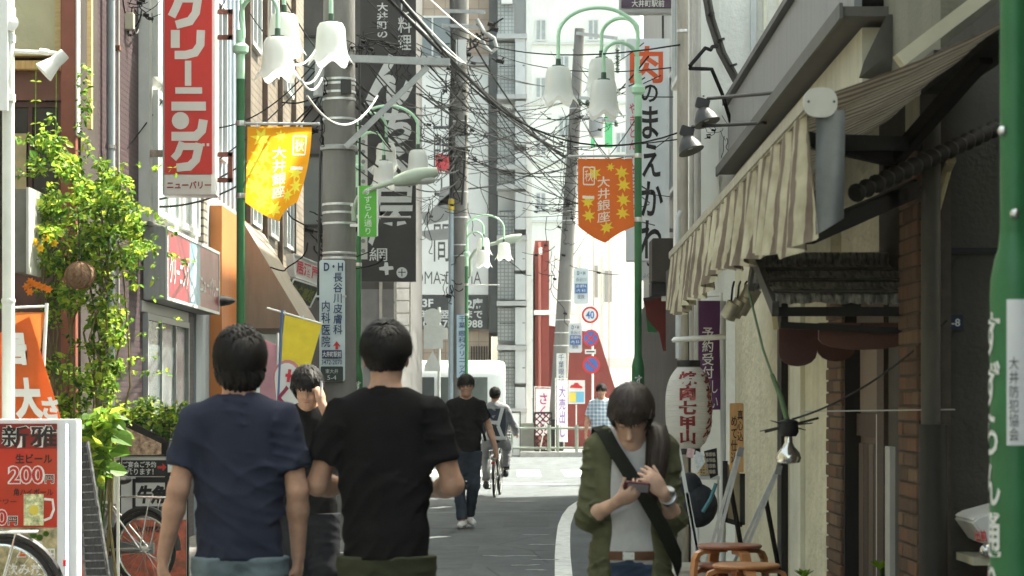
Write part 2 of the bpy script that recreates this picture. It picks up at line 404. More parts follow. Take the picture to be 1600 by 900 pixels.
wbox('sill', XX(-60,yl), XX(96,yl), yl-.06, yl+.112, z_(110), z_(96), mat('honey_timber', (.50,.30,.11), .55, .25, 7, stretch=(6,1,1)), l1, .006)
wbox('fascia', XX(-60,yl), XX(97,yl), yl+.02, yl+.112, z_(156), z_(110)-.002, mat('brown_fascia', (.15,.062,.045), .6, .15, 5, dirt=.2), l1)
window_y(l1, yl+.10, XX(-60,yl), XX(97,yl), z_(420), z_(158), MAROON_D, mat('dark_glass', (.03,.028,.026), .15, .2, 3), 2, .04, .05)
wbox('curtain', XX(22,yl), XX(40,yl), yl+.02, yl+.03, z_(300), z_(208), mat('tan_curtain', (.34,.27,.15), .9, .2, 10), l1)
wbox('lower_wall', XX(-60,yl), XX(97,yl), yl+.03, yl+.112, 0, z_(420)-.002, MAROON_D, l1)
wbox('column', XX(97,yl-.1), XX(120,yl-.1), yl-.16, yl-.04, 0, 8.5, REDBR, l1, .008)
wbox('column_sun_edge', XX(120.4,yl-.1), XX(123.5,yl-.1), yl-.15, yl-.05, z_(215), 8.5, WHITE, l1)  # sunlight on the column's right edge, painted as a white strip
wbox('edge_post', XX(134,yl), XX(141,yl), yl+.05, yl+.118, z_(200), 8.5, TIMBER, l1)
# grey back of a box sign seen behind the pole
sg = thing('box_sign', W(36,427,16.6), 'grey box sign seen from behind at far left beside the creeper', 'sign')
a = W(25,427,16.6); b = W(46,297,16.6)
wbox('casing', a.x, b.x, 16.5, 16.9, a.z, b.z, mat('weathered_grey', (.14,.14,.12), .7, .25, 4, dirt=.5), sg, .006)
wbox('rim', b.x+.001, b.x+.02, 16.48, 16.92, a.z-.01, b.z+.01, mat('pale_rim', (.40,.40,.36), .6, .1), sg)
wbox('bracket', a.x-.4, a.x+.02, 16.65, 16.69, b.z-.12, b.z-.08, DKMET, sg)

# ---- left: maroon tiled building
XL = -3.40
l2 = thing('tiled_building', (-6,22,0), 'dark maroon tiled building with white framed windows on the left', 'building')
wbox('wall', -9, XL, 18.9, 25.3, 0, 9.5, tiles('maroon_tile', (.060,.026,.031), (.048,.021,.026), (.026,.015,.018), .105, .052, 'yz', .18, .62, .6, 0.5), l2)
wbox('end_wall', -9, XL-.002, 18.885, 18.898, 0, 9.5, tiles('maroon_tile_x', (.075,.034,.040), (.062,.028,.034), (.040,.024,.027), .105, .052, 'xz', .16, .38, .5, 0.5), l2)
WHF = mat('white_aluminium', (.66,.67,.65), .4, .06, 8, dirt=.25)
wbox('bay', XL+.001, XL+.10, 21.55, 24.9, 3.08, 9.4, mat('pale_render', (.56,.56,.53), .75, .12, 3, dirt=.35), l2)
for z0, z1 in ((3.15,4.30),(4.42,5.72),(5.9,7.3)):
    window_x(l2, XL+.10, 21.75, 23.2, z0, z1, 1, WHF, mat('green_glass', (.24,.32,.30), .15, .35, 1.5), 1, .06, .05)
    window_x(l2, XL+.10, 23.45, 24.7, z0, z1, 1, WHF, FROST, 1, .06, .05)
window_x(l2, XL, 21.8, 24.6, .9, 2.25, 1, mat('grey_aluminium', (.30,.31,.30), .4, .1, 8), mat('shop_glass', (.16,.20,.20), .1, .5, 2), 2, .06, .05)
wbox('shop_reveal', XL+.001, XL+.02, 21.65, 24.75, 2.26, 2.36, mat('grey_aluminium', (0,0,0)), l2)
mb = MB(); mb.tube([(XL+.07,19.65,0),(XL+.07,19.65,9)], .036, 12); dp = mb.build('drainpipe', mat('grey_pipe', (.33,.37,.38), .45, .12, 5, dirt=.3), l2)
for z in (1.2,2.4,3.55,4.8): mb = MB(); mb.lathe((XL+.07,19.65,z), [(.045,-.015),(.045,.015)], 12); mb.build('clip', STEEL, dp)
mb = MB(); mb.tube([(XL+.04,20.2,ZZ(500,20.2)),(XL+.04,20.2,9)], .013, 8); dp = mb.build('conduit', mat('grey_conduit', (.42,.40,.37), .5, .15, 6, dirt=.3), l2)
for z in (2.1,3.37,4.45,5.6): mb = MB(); mb.box(XL,XL+.06,20.16,20.24,z-.02,z+.02); mb.build('clip', mat('rust', (.16,.075,.04), .8, .4, 20), dp)
jb = thing('junction_box', W(203,52,20.9), 'small beige cable junction box high on the maroon wall', 'junction box')
a = W(195,48,20.9); b = W(211,22,20.9)
wbox('box', a.x, b.x, 20.8, 20.9, a.z, b.z, mat('beige_plastic', (.46,.43,.32), .55, .1, 8), jb, .006)
mb = MB(); mb.tube(sag(W(197,22,20.85), W(190,-20,20.6), .05), .008, 6); mb.tube(sag(W(209,46,20.85), W(222,10,21.6), .12), .008, 6); mb.tube([W(200,48,20.85),W(201,55,20.85),W(206,55,20.85)], .012, 6); mb.build('cable', DKMET, jb)
# ---- left: pale blue siding house, orange shop front
l3 = thing('siding_building', (-6,27,0), 'pale blue metal sided building with orange shop front on the left', 'building')
wbox('wall', -9, XL+.02, 25.35, 29.5, 0, 9.5, mat('pale_blue_siding', (.40,.47,.52), .5, .12, 4, .25, 12, stretch=(1,14,.2), dirt=.25), l3)
for i in range(9): wbox('siding_rib', XL+.021, XL+.05, 25.6+i*.42, 25.63+i*.42, 3.75, 9.4, mat('pale_blue_rib', (.45,.51,.55), .5, .1, 4), l3)
window_x(l3, XL+.03, 26.6, 27.6, 4.2, 6.0, 1, WHF, GLASS, 1)
wbox('orange_front', XL+.022, XL+.16, 26.45, 29.3, 0, 3.62, mat('orange_panel', (.56,.20,.055), .6, .12, 2, dirt=.25), l3)
mb = MB(); a = [(XL+.165,29.2,3.55),(XL+.165,29.9,3.5),(XL+.80,29.9,2.35),(XL+.80,29.2,2.35)]
mb.add([(XL+.17,28.3,3.60),(XL+.17,30.9,3.60),(XL+.95,30.9,2.30),(XL+.95,28.3,2.30),(XL+.17,28.3,2.30),(XL+.17,30.9,2.30)], [(0,1,2,3),(0,3,4),(1,5,2),(3,2,5,4),(0,4,5,1)])
mb.build('canopy', mat('beige_canvas', (.27,.23,.18), .8, .12, 4, .2, 60, stretch=(4,4,.6), dirt=.3), l3)
wbox('quoin_strip', XL+.021, XL+.09, 25.42, 25.75, 2.9, 4.2, tiles('beige_quoin', (.40,.36,.28), (.34,.30,.24), (.10,.09,.08), .40, .085, 'yz', .14, .6, .8), l3)
mb = MB(); mb.sphere(W(372,470,25.8)+Vector((-.25,0,0)), .14, 14, 8, (1.6,1,.45)); mb.build('lamp_hood', DKMET, l3)
# ---- left: brown brick-tiled building
l4 = thing('brick_tile_building', (-6,34,0), 'brown brick-tiled building with outside stair lines behind the glowing banner', 'building')
BRT = tiles('brown_tile', (.21,.165,.115), (.17,.13,.09), (.085,.07,.055), .27, .10, 'yz', .10, .6, .7)
wbox('wall', -9, XL+.03, 29.55, 38.3, 0, 11, BRT, l4)
wbox('end_wall', -9, XL+.028, 29.52, 29.546, 4, 11, tiles('brown_tile_x', (.21,.165,.115), (.17,.13,.09), (.085,.07,.055), .27, .10, 'xz', .10, .6, .7), l4)
for y0 in (30.3,32.6,34.9):
    for z0 in (3.7,6.0): window_x(l4, XL+.03, y0, y0+1.1, z0, z0+1.15, 1, WHF, GLASS, 1)
for i in range(4): wbox('downpipe', XL+.031, XL+.10, 29.9+i*2.1, 29.98+i*2.1, 3.2, 10.8, mat('brown_pipe', (.14,.10,.075), .5, .2, 6), l4)
wbox('shutter', XL+.031, XL+.09, 30.4, 33.4, .2, 2.5, mat('pale_shutter', (.38,.46,.46), .45, .15, 4, .4, 25, stretch=(1,1,6)), l4)
mb = MB(); mb.add([(XL+.03,31.6,2.75),(XL+.03,36.4,2.75),(XL+.75,36.4,2.5),(XL+.75,31.6,2.5),(XL+.03,31.6,2.45),(XL+.03,36.4,2.45),(XL+.75,36.4,2.40),(XL+.75,31.6,2.40)], [(0,1,2,3),(7,6,5,4),(3,2,6,7),(0,3,7,4),(1,5,6,2),(0,4,5,1)])
mb.build('canopy', mat('dark_green_canvas', (.035,.045,.035), .8, .2, 5), l4)
# two hanging shop signs there
for (x0,y0,x1,y1,x2,y2,x3,y3,Y,lab,fc,txt,tc) in (
    (458,397,499,413,499,446,461,433,31.0,'white shop sign with pink and red lettering above the green one','pale_sign','居酒屋','crimson'),
    (459,436,499,449,484,480,444,468,30.6,'tilted dark green shop sign below the pink lettered one','moss_sign','お食事処','yellow_green')):
    s_ = thing('shop_sign', W(x3,y3,Y), lab, 'sign'); q = [W(x0,y0,Y), W(x1,y1,Y+.6), W(x2,y2,Y+.6), W(x3,y3,Y)]
    m_ = mat('pale_sign', (.55,.52,.50), .5, .15, 6) if fc == 'pale_sign' else mat('moss_sign', (.10,.12,.075), .5, .35, 20, hue=(.05,.06,.05))
    mb = MB(); mb.prism(q, Vector((-.10,.02,0))); mb.build('casing', m_, s_)
    c = (q[0]+q[1]+q[2]+q[3])/4; u = (q[1]-q[0]).normalized(); v = (q[0]-q[3]); w_ = (q[1]-q[0]).length*.84; h_ = v.length*.62
    n = u.cross(v).normalized()
    lettering(s_, txt, mat('crimson', (.40,.03,.05), .5, .2, 30) if tc == 'crimson' else mat('yellow_green', (.22,.24,.06), .5, .2, 30), c, u, n.cross(u), w_, h_, .03, proud=.012)
    f = MB()
    for i in range(4): f.bar(q[i]+n*.004, q[(i+1)%4]+n*.004, .02, .02)
    f.build('frame', mat('white_aluminium', (0,0,0)), s_)
# ---- left: dark corner building past the side street
l5 = thing('dark_building', (-4,47,0), 'dark grey building behind the tall black banner sign', 'building')
wbox('wall', -10, -2.05, 42, 54, 0, 12, mat('charcoal_panel', (.075,.072,.070), .6, .2, 2, dirt=.3), l5)
for x in (-2.95,-2.35): wbox('pipe', x, x+.05, 41.93, 41.995, 0, 12, mat('grey_conduit', (0,0,0)), l5)
wbox('panel', -2.75, -2.10, 41.95, 41.995, .3, 3.4, mat('grey_board', (.16,.16,.165), .6, .2, 3), l5)
mb = MB()
for x in (-2.07,-1.80): mb.box(x-.015,x+.015,41.8,41.83,2.2,4.9)
for i in range(12): mb.box(-2.055,-1.815,41.805,41.825,2.3+i*.22,2.325+i*.22)
mb.build('ladder', STEEL, l5)
for z in (4.5,6.6,8.8): window_y(l5, 42, -4.6, -3.2, z, z+1.3, DKMET, GLASS, 1)

# ---- far: white restaurant block with sign panel, tan tiles above
fb = thing('restaurant_building', (-2.5,70,0), 'white fronted restaurant block with tan tiled floors at the end of the street', 'building')
YF = 64.0
wbox('wall', -9, XX(764,YF), YF, 76, 0, 16, tiles('tan_tile', (.42,.32,.24), (.38,.29,.22), (.28,.22,.17), .30, .30, 'xz', .05, .6, .3, 0.0), fb)
wbox('white_panel', XX(600,YF), XX(763,YF), YF-.12, YF-.002, ZZ(461,YF), ZZ(106,YF), mat('white_panel', (.72,.73,.71), .5, .05, 2), fb)
wbox('ledge', XX(600,YF), XX(766,YF), YF-.3, YF-.125, ZZ(104,YF), ZZ(90,YF), mat('grey_ledge', (.33,.33,.33), .7, .1), fb)
wbox('notice_board', XX(610,YF), XX(763,YF), YF-.2, YF-.125, ZZ(515,YF), ZZ(463,YF), mat('slate_board', (.055,.060,.062), .6, .1), fb)
LG = mat('light_grey_letter', (.62,.63,.62), .6, .04); DG = mat('dark_grey_letter', (.075,.08,.08), .6, .05)
yt = YF-.2
def far_text(body, x0, x1, y0, y1, m, Y, bold=.02, vertical=False):
    c = W((x0+x1)/2, (y0+y1)/2, Y); return lettering(fb, body, m, c, XU, ZU, (x1-x0)*Y/FPX, (y1-y0)*Y/FPX, bold, vertical)
far_text('2・3F', 632, 677, 460+7, 460+20, LG, yt, .03); far_text('152席', 716, 754, 466, 483, LG, yt, .03)
far_text('夕方4時〜翌5時まで', 620, 754, 484, 498, LG, yt, .02); far_text('TEL 03-5783-0988', 630, 754, 500, 512, LG, yt, .02)
far_text('DOMA-DOMA', 634, 752, 424, 444, DG, YF-.12, -.005)
far_text('土間土間', 676, 704, 140, 412, DG, YF-.12, .0, True)
wbox('seal', XX(681,YF), XX(703,YF), YF-.135, YF-.122, ZZ(268,YF), ZZ(242,YF), mat('seal_red', (.55,.06,.07), .5, .3, 25), fb)
BD = mat('grey_blob', (.24,.24,.235), .6, .1)
for pts in ([(664,352),(700,344),(705,300),(690,312),(672,330),(656,332)], [(650,362),(704,356),(704,374),(672,376)], [(688,294),(704,290),(704,318),(684,322)]):
    mb = MB(); mb.prism([W(x,y,YF-.122) for x,y in pts], Vector((0,-.01,0))); mb.build('brush_mark', BD, fb)
for x in range(736,764,4): wbox('louvre', XX(x,YF), XX(x+1.6,YF), YF-.06, YF-.002, ZZ(564,YF), ZZ(541,YF), DKMET, fb)
for z in (10.6,13.2): window_y(fb, YF, -2.9, -1.4, z, z+1.2, WHF, GLASS, 1)
window_y(fb, YF, -3.4, -.9, .3, 2.4, DKMET, GLASS, 3)
wbox('dark_pilaster', XX(764,YF)+.002, XX(777,YF), YF-.3, YF+4, ZZ(520,YF), 16, mat('dark_grey_panel', (.085,.09,.09), .6, .1), fb)
# ---- far: grey tiled tower with balconies
tb = thing('tower_building', (0,64,0), 'tall slim pale grey tiled block with stacked balconies at the street end', 'building')
YT = 62.5
x0, x1, x2, x3 = XX(777.5,YT), XX(804,YT), XX(822,YT), XX(831,YT)
wbox('core', x0, x3, YT+.5, YT+9, 0, 17, mat('pale_wall', (.58,.59,.58), .7, .06, 2), tb)
TG = tiles('grey_grid_tile', (.40,.42,.41), (.37,.39,.38), (.22,.235,.23), .10, .10, 'xz', .14, .4, .4, 0.0)
PG = mat('pale_grey_panel', (.52,.54,.54), .45, .06, 3, dirt=.12)
ys = [-140,8,62,152,178,252,292,372,470,480,545,566,640,720]
for ya, yb in ((-120,52),(66,150),(180,258),(272,292),(330,372),(380,468),(482,533),(550,640),(642,716)):
    wbox('tile_panel', x0, x1-.01, YT+.12, YT+.498, ZZ(yb,YT), ZZ(ya,YT), TG, tb)
for ya, yb in ((60,150),(158,228),(236,292),(300,360),(368,424),(428,470),(480,540),(545,600),(604,668),(672,716)):
    p_ = wbox('parapet_panel', x1+.012, x2-.012, YT-.2, YT+.1, ZZ(yb,YT)+.015, ZZ(ya,YT)-.015, PG, tb, .01)
for y in (58,152,262,292,372,474,543,641): wbox('slab', x0-.02, x2+.02, YT-.28, YT+.5, ZZ(y+4,YT), ZZ(y-3,YT), mat('slab_grey', (.40,.41,.41), .7, .1), tb)
for y in (164,0): wbox('balcony_lamp', x0+.1, x1-.06, YT-.05, YT+.1, ZZ(y+6,YT), ZZ(y,YT), WHITE, tb)
for ya in (104,200,330,405,505,575): mb = MB(); mb.tube([(x0+.05,YT+.02,ZZ(ya,YT)),(x2-.04,YT-.21,ZZ(ya,YT))], .012, 5); mb.build('rail', DKMET, tb)
wbox('sunlit_side_strip', x2+.001, x3, YT-.1, YT+.5, 0, 17, WHITE, tb)  # the tower's sunlit right side, put in as white paint
# ---- far: dark red building and a lit white block behind
rb = thing('red_building', (1.6,68,0), 'dull red walled building at the far end behind the traffic signs', 'building')
REDW = mat('red_wall', (.19,.040,.034), .8, .15, 1.5, .2, 20, dirt=.3); YR = 63.5
wbox('wall', XX(836,YR), XX(858,YR), YR, 70, 0, ZZ(376,YR), REDW, rb)
mb = MB(); mb.prism([(XX(858.5,YR),YR+.3,0),(XX(972,YR),YR+.3,0),(XX(972,YR),YR+.3,ZZ(640,YR)),(XX(935,YR),YR+.3,ZZ(520,YR)),(XX(858.5,YR),YR+.3,ZZ(508,YR))], Vector((0,5,0))); mb.build('wall', REDW, rb)
mb = MB(); mb.tube([(XX(843,YR),YR-.05,0),(XX(843,YR),YR-.05,ZZ(378,YR))], .04, 8); mb.build('downpipe', mat('red_pipe', (.32,.11,.09), .6, .1), rb)
wbox('ledge', XX(834,YR), XX(905,YR), YR-.15, YR+.298, ZZ(492,YR), ZZ(485,YR), mat('white_aluminium', (0,0,0)), rb)
wbox('wall_lamp', XX(842,YR), XX(847,YR), YR-.16, YR-.102, ZZ(398,YR), ZZ(387,YR), WHITE, rb)
window_y(rb, YR+.3, XX(866,YR), XX(876,YR), ZZ(640,YR), ZZ(560,YR), DKMET, GLASS, 0)
wb = thing('white_block', (4,84,0), 'bright white rendered block with narrow windows behind the red building', 'building')
YB = 80.0; WR = mat('white_render', (.80,.81,.78), .8, .03, 2)
wbox('wall', XX(868,YB), XX(1060,YB), YB, 92, 0, ZZ(384,YB), WR, wb)
wbox('upper_wall', XX(900,YB), XX(1060,YB), YB+.6, 92, ZZ(384,YB)+.01, ZZ(330,YB), WR, wb)
window_y(wb, YB, XX(945,YB), XX(956,YB), ZZ(472,YB), ZZ(423,YB), mat('grey_aluminium', (0,0,0)), mat('pale_glass', (.38,.42,.42), .2, .1), 1)
window_y(wb, YB, XX(929,YB), XX(934,YB), ZZ(465,YB), ZZ(415,YB), mat('grey_aluminium', (0,0,0)), mat('pale_glass', (0,0,0)), 0)
wbox('band', XX(868,YB), XX(1000,YB), YB-.1, YB-.003, ZZ(573,YB), ZZ(560,YB), mat('pale_grey_panel', (0,0,0)), wb)
for px in (905,940): wbox('pipe', XX(px,YB), XX(px+3,YB), YB-.1, YB-.002, 0, ZZ(400,YB), mat('pale_grey_panel', (0,0,0)), wb)
tw = thing('white_apartment_tower', (6,110,0), 'tall pale apartment tower rising behind everything at the street end', 'building')
YA = 104.0
wbox('wall', XX(800,YA), XX(1000,YA), YA, 116, 0, 24, mat('pale_green_render', (.60,.64,.61), .8, .06, 1, dirt=.15), tw)
for (px, py) in ((872,86),(888,268),(961,206),(836,300),(836,30),(836,120),(836,210),(918,30),(918,120),(960,60),(872,180),(960,290),(918,300)):
    window_y(tw, YA, XX(px,YA), XX(px+18,YA), ZZ(py+34,YA), ZZ(py,YA), mat('pale_grey_panel', (0,0,0)), mat('tower_glass', (.25,.30,.31), .2, .2), 1, .06)
for i in range(9): wbox('floor_band', XX(800,YA), XX(1000,YA), YA-.12, YA-.003, 2.6*i+1.4, 2.6*i+1.5, mat('band_grey', (.46,.49,.48), .8, .05), tw)
# green hoarding on that tower
gs = thing('green_hoarding', W(940,230,70), 'green sign board high up between the far wires and white tower', 'sign')
wbox('board', XX(923,70), XX(957,70), 70, 70.15, ZZ(232,70), ZZ(132,70), mat('pale_green_sheet', (.55,.66,.58), .6, .1, 3), gs)
for xa, xb in ((923,929),(945,957)): wbox('stripe', XX(xa,70), XX(xb,70), 69.97, 69.997, ZZ(231,70), ZZ(133,70), mat('leaf_green', (.06,.33,.14), .5, .1), gs)
wbox('stripe', XX(929.5,70), XX(944.5,70), 69.97, 69.997, ZZ(180,70), ZZ(165,70), mat('leaf_green', (0,0,0)), gs)
for xa in (927,951): wbox('post', XX(xa,70), XX(xa+2,70), 70.16, 70.3, 0, ZZ(140,70), mat('grey_conduit', (0,0,0)), gs)
# ------------------------------------------------------------------ right side: the stucco eatery
def rx(d, Y): return d+.0125*Y
STUC = mat('cream_stucco', (.58,.545,.395), .9, .12, 2.5, .9, 9, stretch=(1,1,2.2), dirt=.22)
STUC2 = mat('pale_stucco', (.64,.62,.50), .9, .08, 2.5, .5, 14, dirt=.2)
GREYW = mat('grey_render', (.080,.073,.060), .9, .18, 2, .3, 40, dirt=.35)
OLIVEW = mat('olive_grey_render', (.155,.150,.112), .9, .14, 2, .3, 40, dirt=.3)
WOOD_D = mat('dark_wood', (.058,.038,.025), .6, .3, 8, .2, 60, stretch=(6,6,.5)); WOOD_K = mat('black_wood', (.016,.014,.013), .55, .3, 8, stretch=(6,6,.5))
ra = thing('eatery_building', (4,14,0), 'cream stucco eatery with brick pilasters and dark door on the right', 'building')
wbox('side_wall', 1.86, 8, 10.45, 12.0, 0, 3.0, GREYW, ra); wbox('upper_block', 1.90, 8, 10.5, 12.1, 3.002, 9.8, OLIVEW, ra)
wbox('joint_strip', 1.87, 8, 10.432, 10.449, 2.10, 2.125, BLACKP, ra)
def wall_seg(nm, d, y0, y1, z0, z1, m, th=.2):
    mb = MB(); mb.prism([(rx(d,y0),y0,z0),(rx(d,y1),y1,z0),(rx(d+th,y1),y1,z0),(rx(d+th,y0),y0,z0)], Vector((0,0,z1-z0))); return mb.build(nm, m, ra)
wall_seg('stucco_wall', 1.66, 13.60, 14.92, 0, 2.95, STUC)
wall_seg('white_pilaster', 1.63, 14.925, 15.55, 0, 2.95, STUC2)
wall_seg('stucco_wall', 1.665, 15.555, 16.0, 0, 2.95, STUC); wall_seg('black_post', 1.62, 16.0, 16.28, 0, 2.95, WOOD_K)
wall_seg('stucco_wall', 1.66, 16.285, 20.3, 0, 2.95, STUC)
wall_seg('door_lintel', 1.72, 12.02, 13.6, 2.2, 2.95, STUC); wall_seg('door_lintel', 1.72, 10.8, 12.015, 2.2, 2.95, STUC)
# door bay
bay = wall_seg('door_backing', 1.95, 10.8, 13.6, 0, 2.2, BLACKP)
def slab(nm, d0, d1, y0, y1, z0, z1, m, parent=None):
    mb = MB(); mb.prism([(rx(d0,y0),y0,z0),(rx(d0,y1),y1,z0),(rx(d1,y1),y1,z0),(rx(d1,y0),y0,z0)], Vector((0,0,z1-z0))); return mb.build(nm, m, parent or ra)
door = slab('door', 1.745, 1.785, 11.95, 12.95, .05, 2.0, mat('brown_door', (.105,.075,.052), .55, .25, 8, .2, 60, stretch=(7,7,.5)))
for i in range(5): slab('board', 1.730, 1.744, 11.98+i*.19, 12.155+i*.19, .1, 1.22, WOOD_D if i % 2 else mat('brown_door', (0,0,0)), door)
slab('rail', 1.722, 1.7445, 11.95, 12.95, 1.26, 1.38, WOOD_D, door); slab('rail', 1.722, 1.7445, 11.95, 12.95, 1.84, 1.95, WOOD_D, door)
slab('upper_panel', 1.735, 1.744, 12.0, 12.9, 1.40, 1.82, mat('brown_panel', (.16,.12,.085), .5, .2, 6, stretch=(6,6,.5)), door)
slab('door_frame', 1.66, 1.80, 12.96, 13.0, 0, 2.15, WOOD_K); slab('door_frame', 1.69, 1.80, 11.70, 11.94, 0, 2.15, WOOD_D); slab('side_panel', 1.74, 1.80, 10.82, 11.69, 0, 2.15, WOOD_D)
slab('white_board', 1.595, 1.62, 10.85, 11.0, 0, 1.24, mat('aged_white', (.42,.41,.37), .6, .1, dirt=.3)); slab('white_strip', 1.712, 1.7215, 12.06, 12.12, 0, 1.38, WHITE)
# brick pilasters, brick by brick
BRK = [mat('wirecut_brick_%s' % n, c, .85, .22, 12, .8, 150, stretch=(3,3,.25)) for n, c in (('tan',(.225,.145,.090)),('brown',(.175,.108,.068)),('umber',(.145,.092,.062)),('rust',(.21,.115,.070)))]
def brick_mesh(w, m):
    mb = MB(); mb.box(-.052,.052,-w/2,w/2,-.029,.029); me = mb.mesh('brick'); bm = bmesh.new(); bm.from_mesh(me)
    bmesh.ops.recalc_face_normals(bm, faces=bm.faces[:]); bmesh.ops.bevel(bm, geom=bm.edges[:], offset=.004, segments=1, affect='EDGES'); bm.to_mesh(me); bm.free(); me.materials.append(m); return me
def brick_pilaster(x, y0, y1, z0, z1, seed):
    rng = random.Random(seed); full = (y1-y0)/2-.006
    core = wbox('brick_pilaster', x-.040, x+.10, y0+.01, y1-.01, z0, z1, mat('mortar', (.085,.07,.055), .95, .2, 20), ra)
    fm = [brick_mesh(full, m) for m in BRK]; hm = [brick_mesh(full/2-.004, m) for m in BRK]
    k = 0; z = z0+.033
    while z < z1-.03:
        if k % 2 == 0: row = [(y0+full/2+.003, fm), (y1-full/2-.003, fm)]
        else: row = [(y0+full/4, hm), ((y0+y1)/2, fm), (y1-full/4, hm)]
        for yc, ms in row:
            o = bpy.data.objects.new('brick', rng.choice(ms)); COL.objects.link(o); o.parent = core
            o.location = Vector((x+rng.uniform(-.003,.003), yc, z))-OFF[core.name]; o.rotation_euler = (rng.gauss(0,.004), rng.gauss(0,.004), rng.gauss(0,.006)); OFF[o.name] = OFF[core.name].copy()
        z += .068; k += 1
brick_pilaster(1.812, 10.30, 10.78, 0, 2.62, 3)
brick_pilaster(rx(1.64,13.25)+.05, 13.01, 13.595, 0, 2.2, 4)
# upper front: eave box, grey metal cladding, pale soffit
slab('fascia_wall', 1.64, 2.2, 12.12, 20.3, 2.96, 3.36, mat('pale_soffit', (.42,.40,.31), .8, .12, 4, dirt=.3))
slab('eave', 1.52, 2.0, 11.95, 20.4, 3.39, 3.44, mat('eave_grey', (.10,.095,.080), .7, .2, 4, dirt=.3))
slab('eave_trim', 1.50, 1.518, 11.93, 20.42, 3.375, 3.455, mat('eave_pale', (.10,.10,.09), .7, .15, 5, dirt=.4))
slab('metal_cladding', 1.60, 1.64, 12.12, 20.35, 3.45, 3.98, mat('grey_metal_sheet', (.20,.20,.20), .5, .16, 3, .35, 6, stretch=(1,9,.3), dirt=.3))
slab('coping', 1.555, 1.70, 12.1, 20.4, 3.985, 4.03, mat('dark_flashing', (.06,.06,.06), .5, .15))
mb = MB(); mb.add([(rx(1.7,12.12),12.12,4.0),(rx(1.7,20.3),20.3,4.0),(6,20.3,5.6),(6,12.12,5.6),(6,20.3,3.5),(6,12.12,3.5),(rx(1.7,12.12),12.12,3.5),(rx(1.7,20.3),20.3,3.5)], [(0,1,2,3),(2,4,5,3),(0,3,5,6),(1,7,4,2),(4,7,6,5),(0,6,7,1)])
mb.build('roof', mat('dark_roof', (.07,.07,.072), .6, .2, 3), ra)
# hipped eave end and sloping pale rake by the upper block
mb = MB(); mb.prism([W(1350,96,11.8), W(1386,22,11.8), W(1386,86,11.8), W(1342,122,11.8)], Vector((.5,.25,0))); mb.build('eave_end', mat('eave_grey', (0,0,0)), ra)
mb = MB(); mb.bar(W(1404,96,10.35), W(1580,-38,10.35), .10, .06); mb.build('rake_board', mat('cream_rake', (.48,.45,.33), .7, .1, 5, dirt=.2), ra)
# downpipe by the pilaster
mb = MB(); mb.tube([(1.80,10.12,0),(1.80,10.12,1.35)], .062, 14); mb.build('downpipe', mat('dark_downpipe', (.026,.023,.019), .6, .2, 8, dirt=.3), ra)
mb = MB(); mb.tube([(1.79,10.12,1.352),(1.79,10.12,2.65)], .042, 14); mb.build('downpipe', mat('grey_downpipe', (.075,.068,.055), .6, .2, 8, dirt=.3), ra)
mb = MB(); mb.tube([W(1462,330,10.2), W(1480,265,10.2), W(1487,250,10.0)], .02, 8); mb.build('bamboo_stay', mat('bamboo', (.42,.36,.20), .5, .2, 20), ra)
ap = thing('address_plate', W(1477,515,10.40), 'small dark blue address plate on the grey wall beside the drainpipe', 'sign')
a = W(1472,516,10.40); b = W(1506,492,10.40)
wbox('plate', a.x, b.x, 10.41, 10.43, a.z, b.z, mat('enamel_blue', (.018,.025,.045), .4, .1), ap)
lettering(ap, '2-8', mat('white_letter', (.66,.66,.63), .6, .03), W(1489,504,10.409), XU, ZU, .062, .034, .02)
mt = thing('wall_meter', W(1470,460,10.40), 'small beige meter box high on the grey wall', 'meter')
a = W(1462,464,10.36); b = W(1482,426,10.36); wbox('casing', a.x, b.x, 10.38, 10.44, a.z, b.z, mat('beige_plastic', (0,0,0)), mt, .006)
wbox('label', a.x+.006, b.x-.006, 10.372, 10.379, b.z-.045, b.z-.02, WHITE, mt)

# ------------------------------------------------------------------ thatched hood over the door
hd = thing('door_hood', (1.5,11.5,1.75), 'small gabled hood with black thatch over the eatery door', 'canopy')
THA = mat('black_thatch', (.46,.46,.44), .7, .8, 7, 1.0, 90, stretch=(9,1,2.5), hue=(.16,.16,.155)); THB = mat('pale_lath', (.30,.29,.26), .6, .3, 20)
x0, x1 = 1.205, 1.86; ye, yr, ze, zr = 10.86, 11.72, 1.90, 2.10
rng = random.Random(11)
for k in range(3):
    t0, t1 = k/3, (k+1.12)/3; mb = MB(); n = 40; vs = []; fs = []
    for row, t in enumerate((t0, t1)):
        for i in range(n+1):
            x = x0+.05*(1-t0)*0+(x1-x0)*i/n; y = ye+(yr-ye)*(t1 if row == 0 else t0); z = ze+(zr-ze)*(t1 if row == 0 else t0)
            if row == 1: y -= .02+rng.uniform(0,.02); z += .012-rng.uniform(0,.012)
            vs.append((x, y, z+.03))
    for i in range(n): fs.append((i, i+1, n+2+i, n+1+i))
    m_ = len(vs); vs += [(x, y, z-.035-rng.uniform(0,.012)) for x, y, z in vs[n+1:2*n+2]]
    for i in range(n): fs.append((n+1+i, n+2+i, m_+i+1, m_+i))
    mb.add(vs, fs); mb.build('thatch_course', THA, hd)
    mb = MB(); yy = ye+(yr-ye)*t0-.028; zz = ze+(zr-ze)*t0+.052; mb.tube([(x0-.01,yy,zz),(x1,yy,zz)], .009, 6); mb.build('batten', mat('weathered_pole', (.07,.068,.062), .7, .4, 30), hd)
mb = MB(); mb.tube([(x0+.02,yr,zr+.05),(x1,yr,zr+.05)], .035, 8); mb.build('ridge_pole', THA, hd)
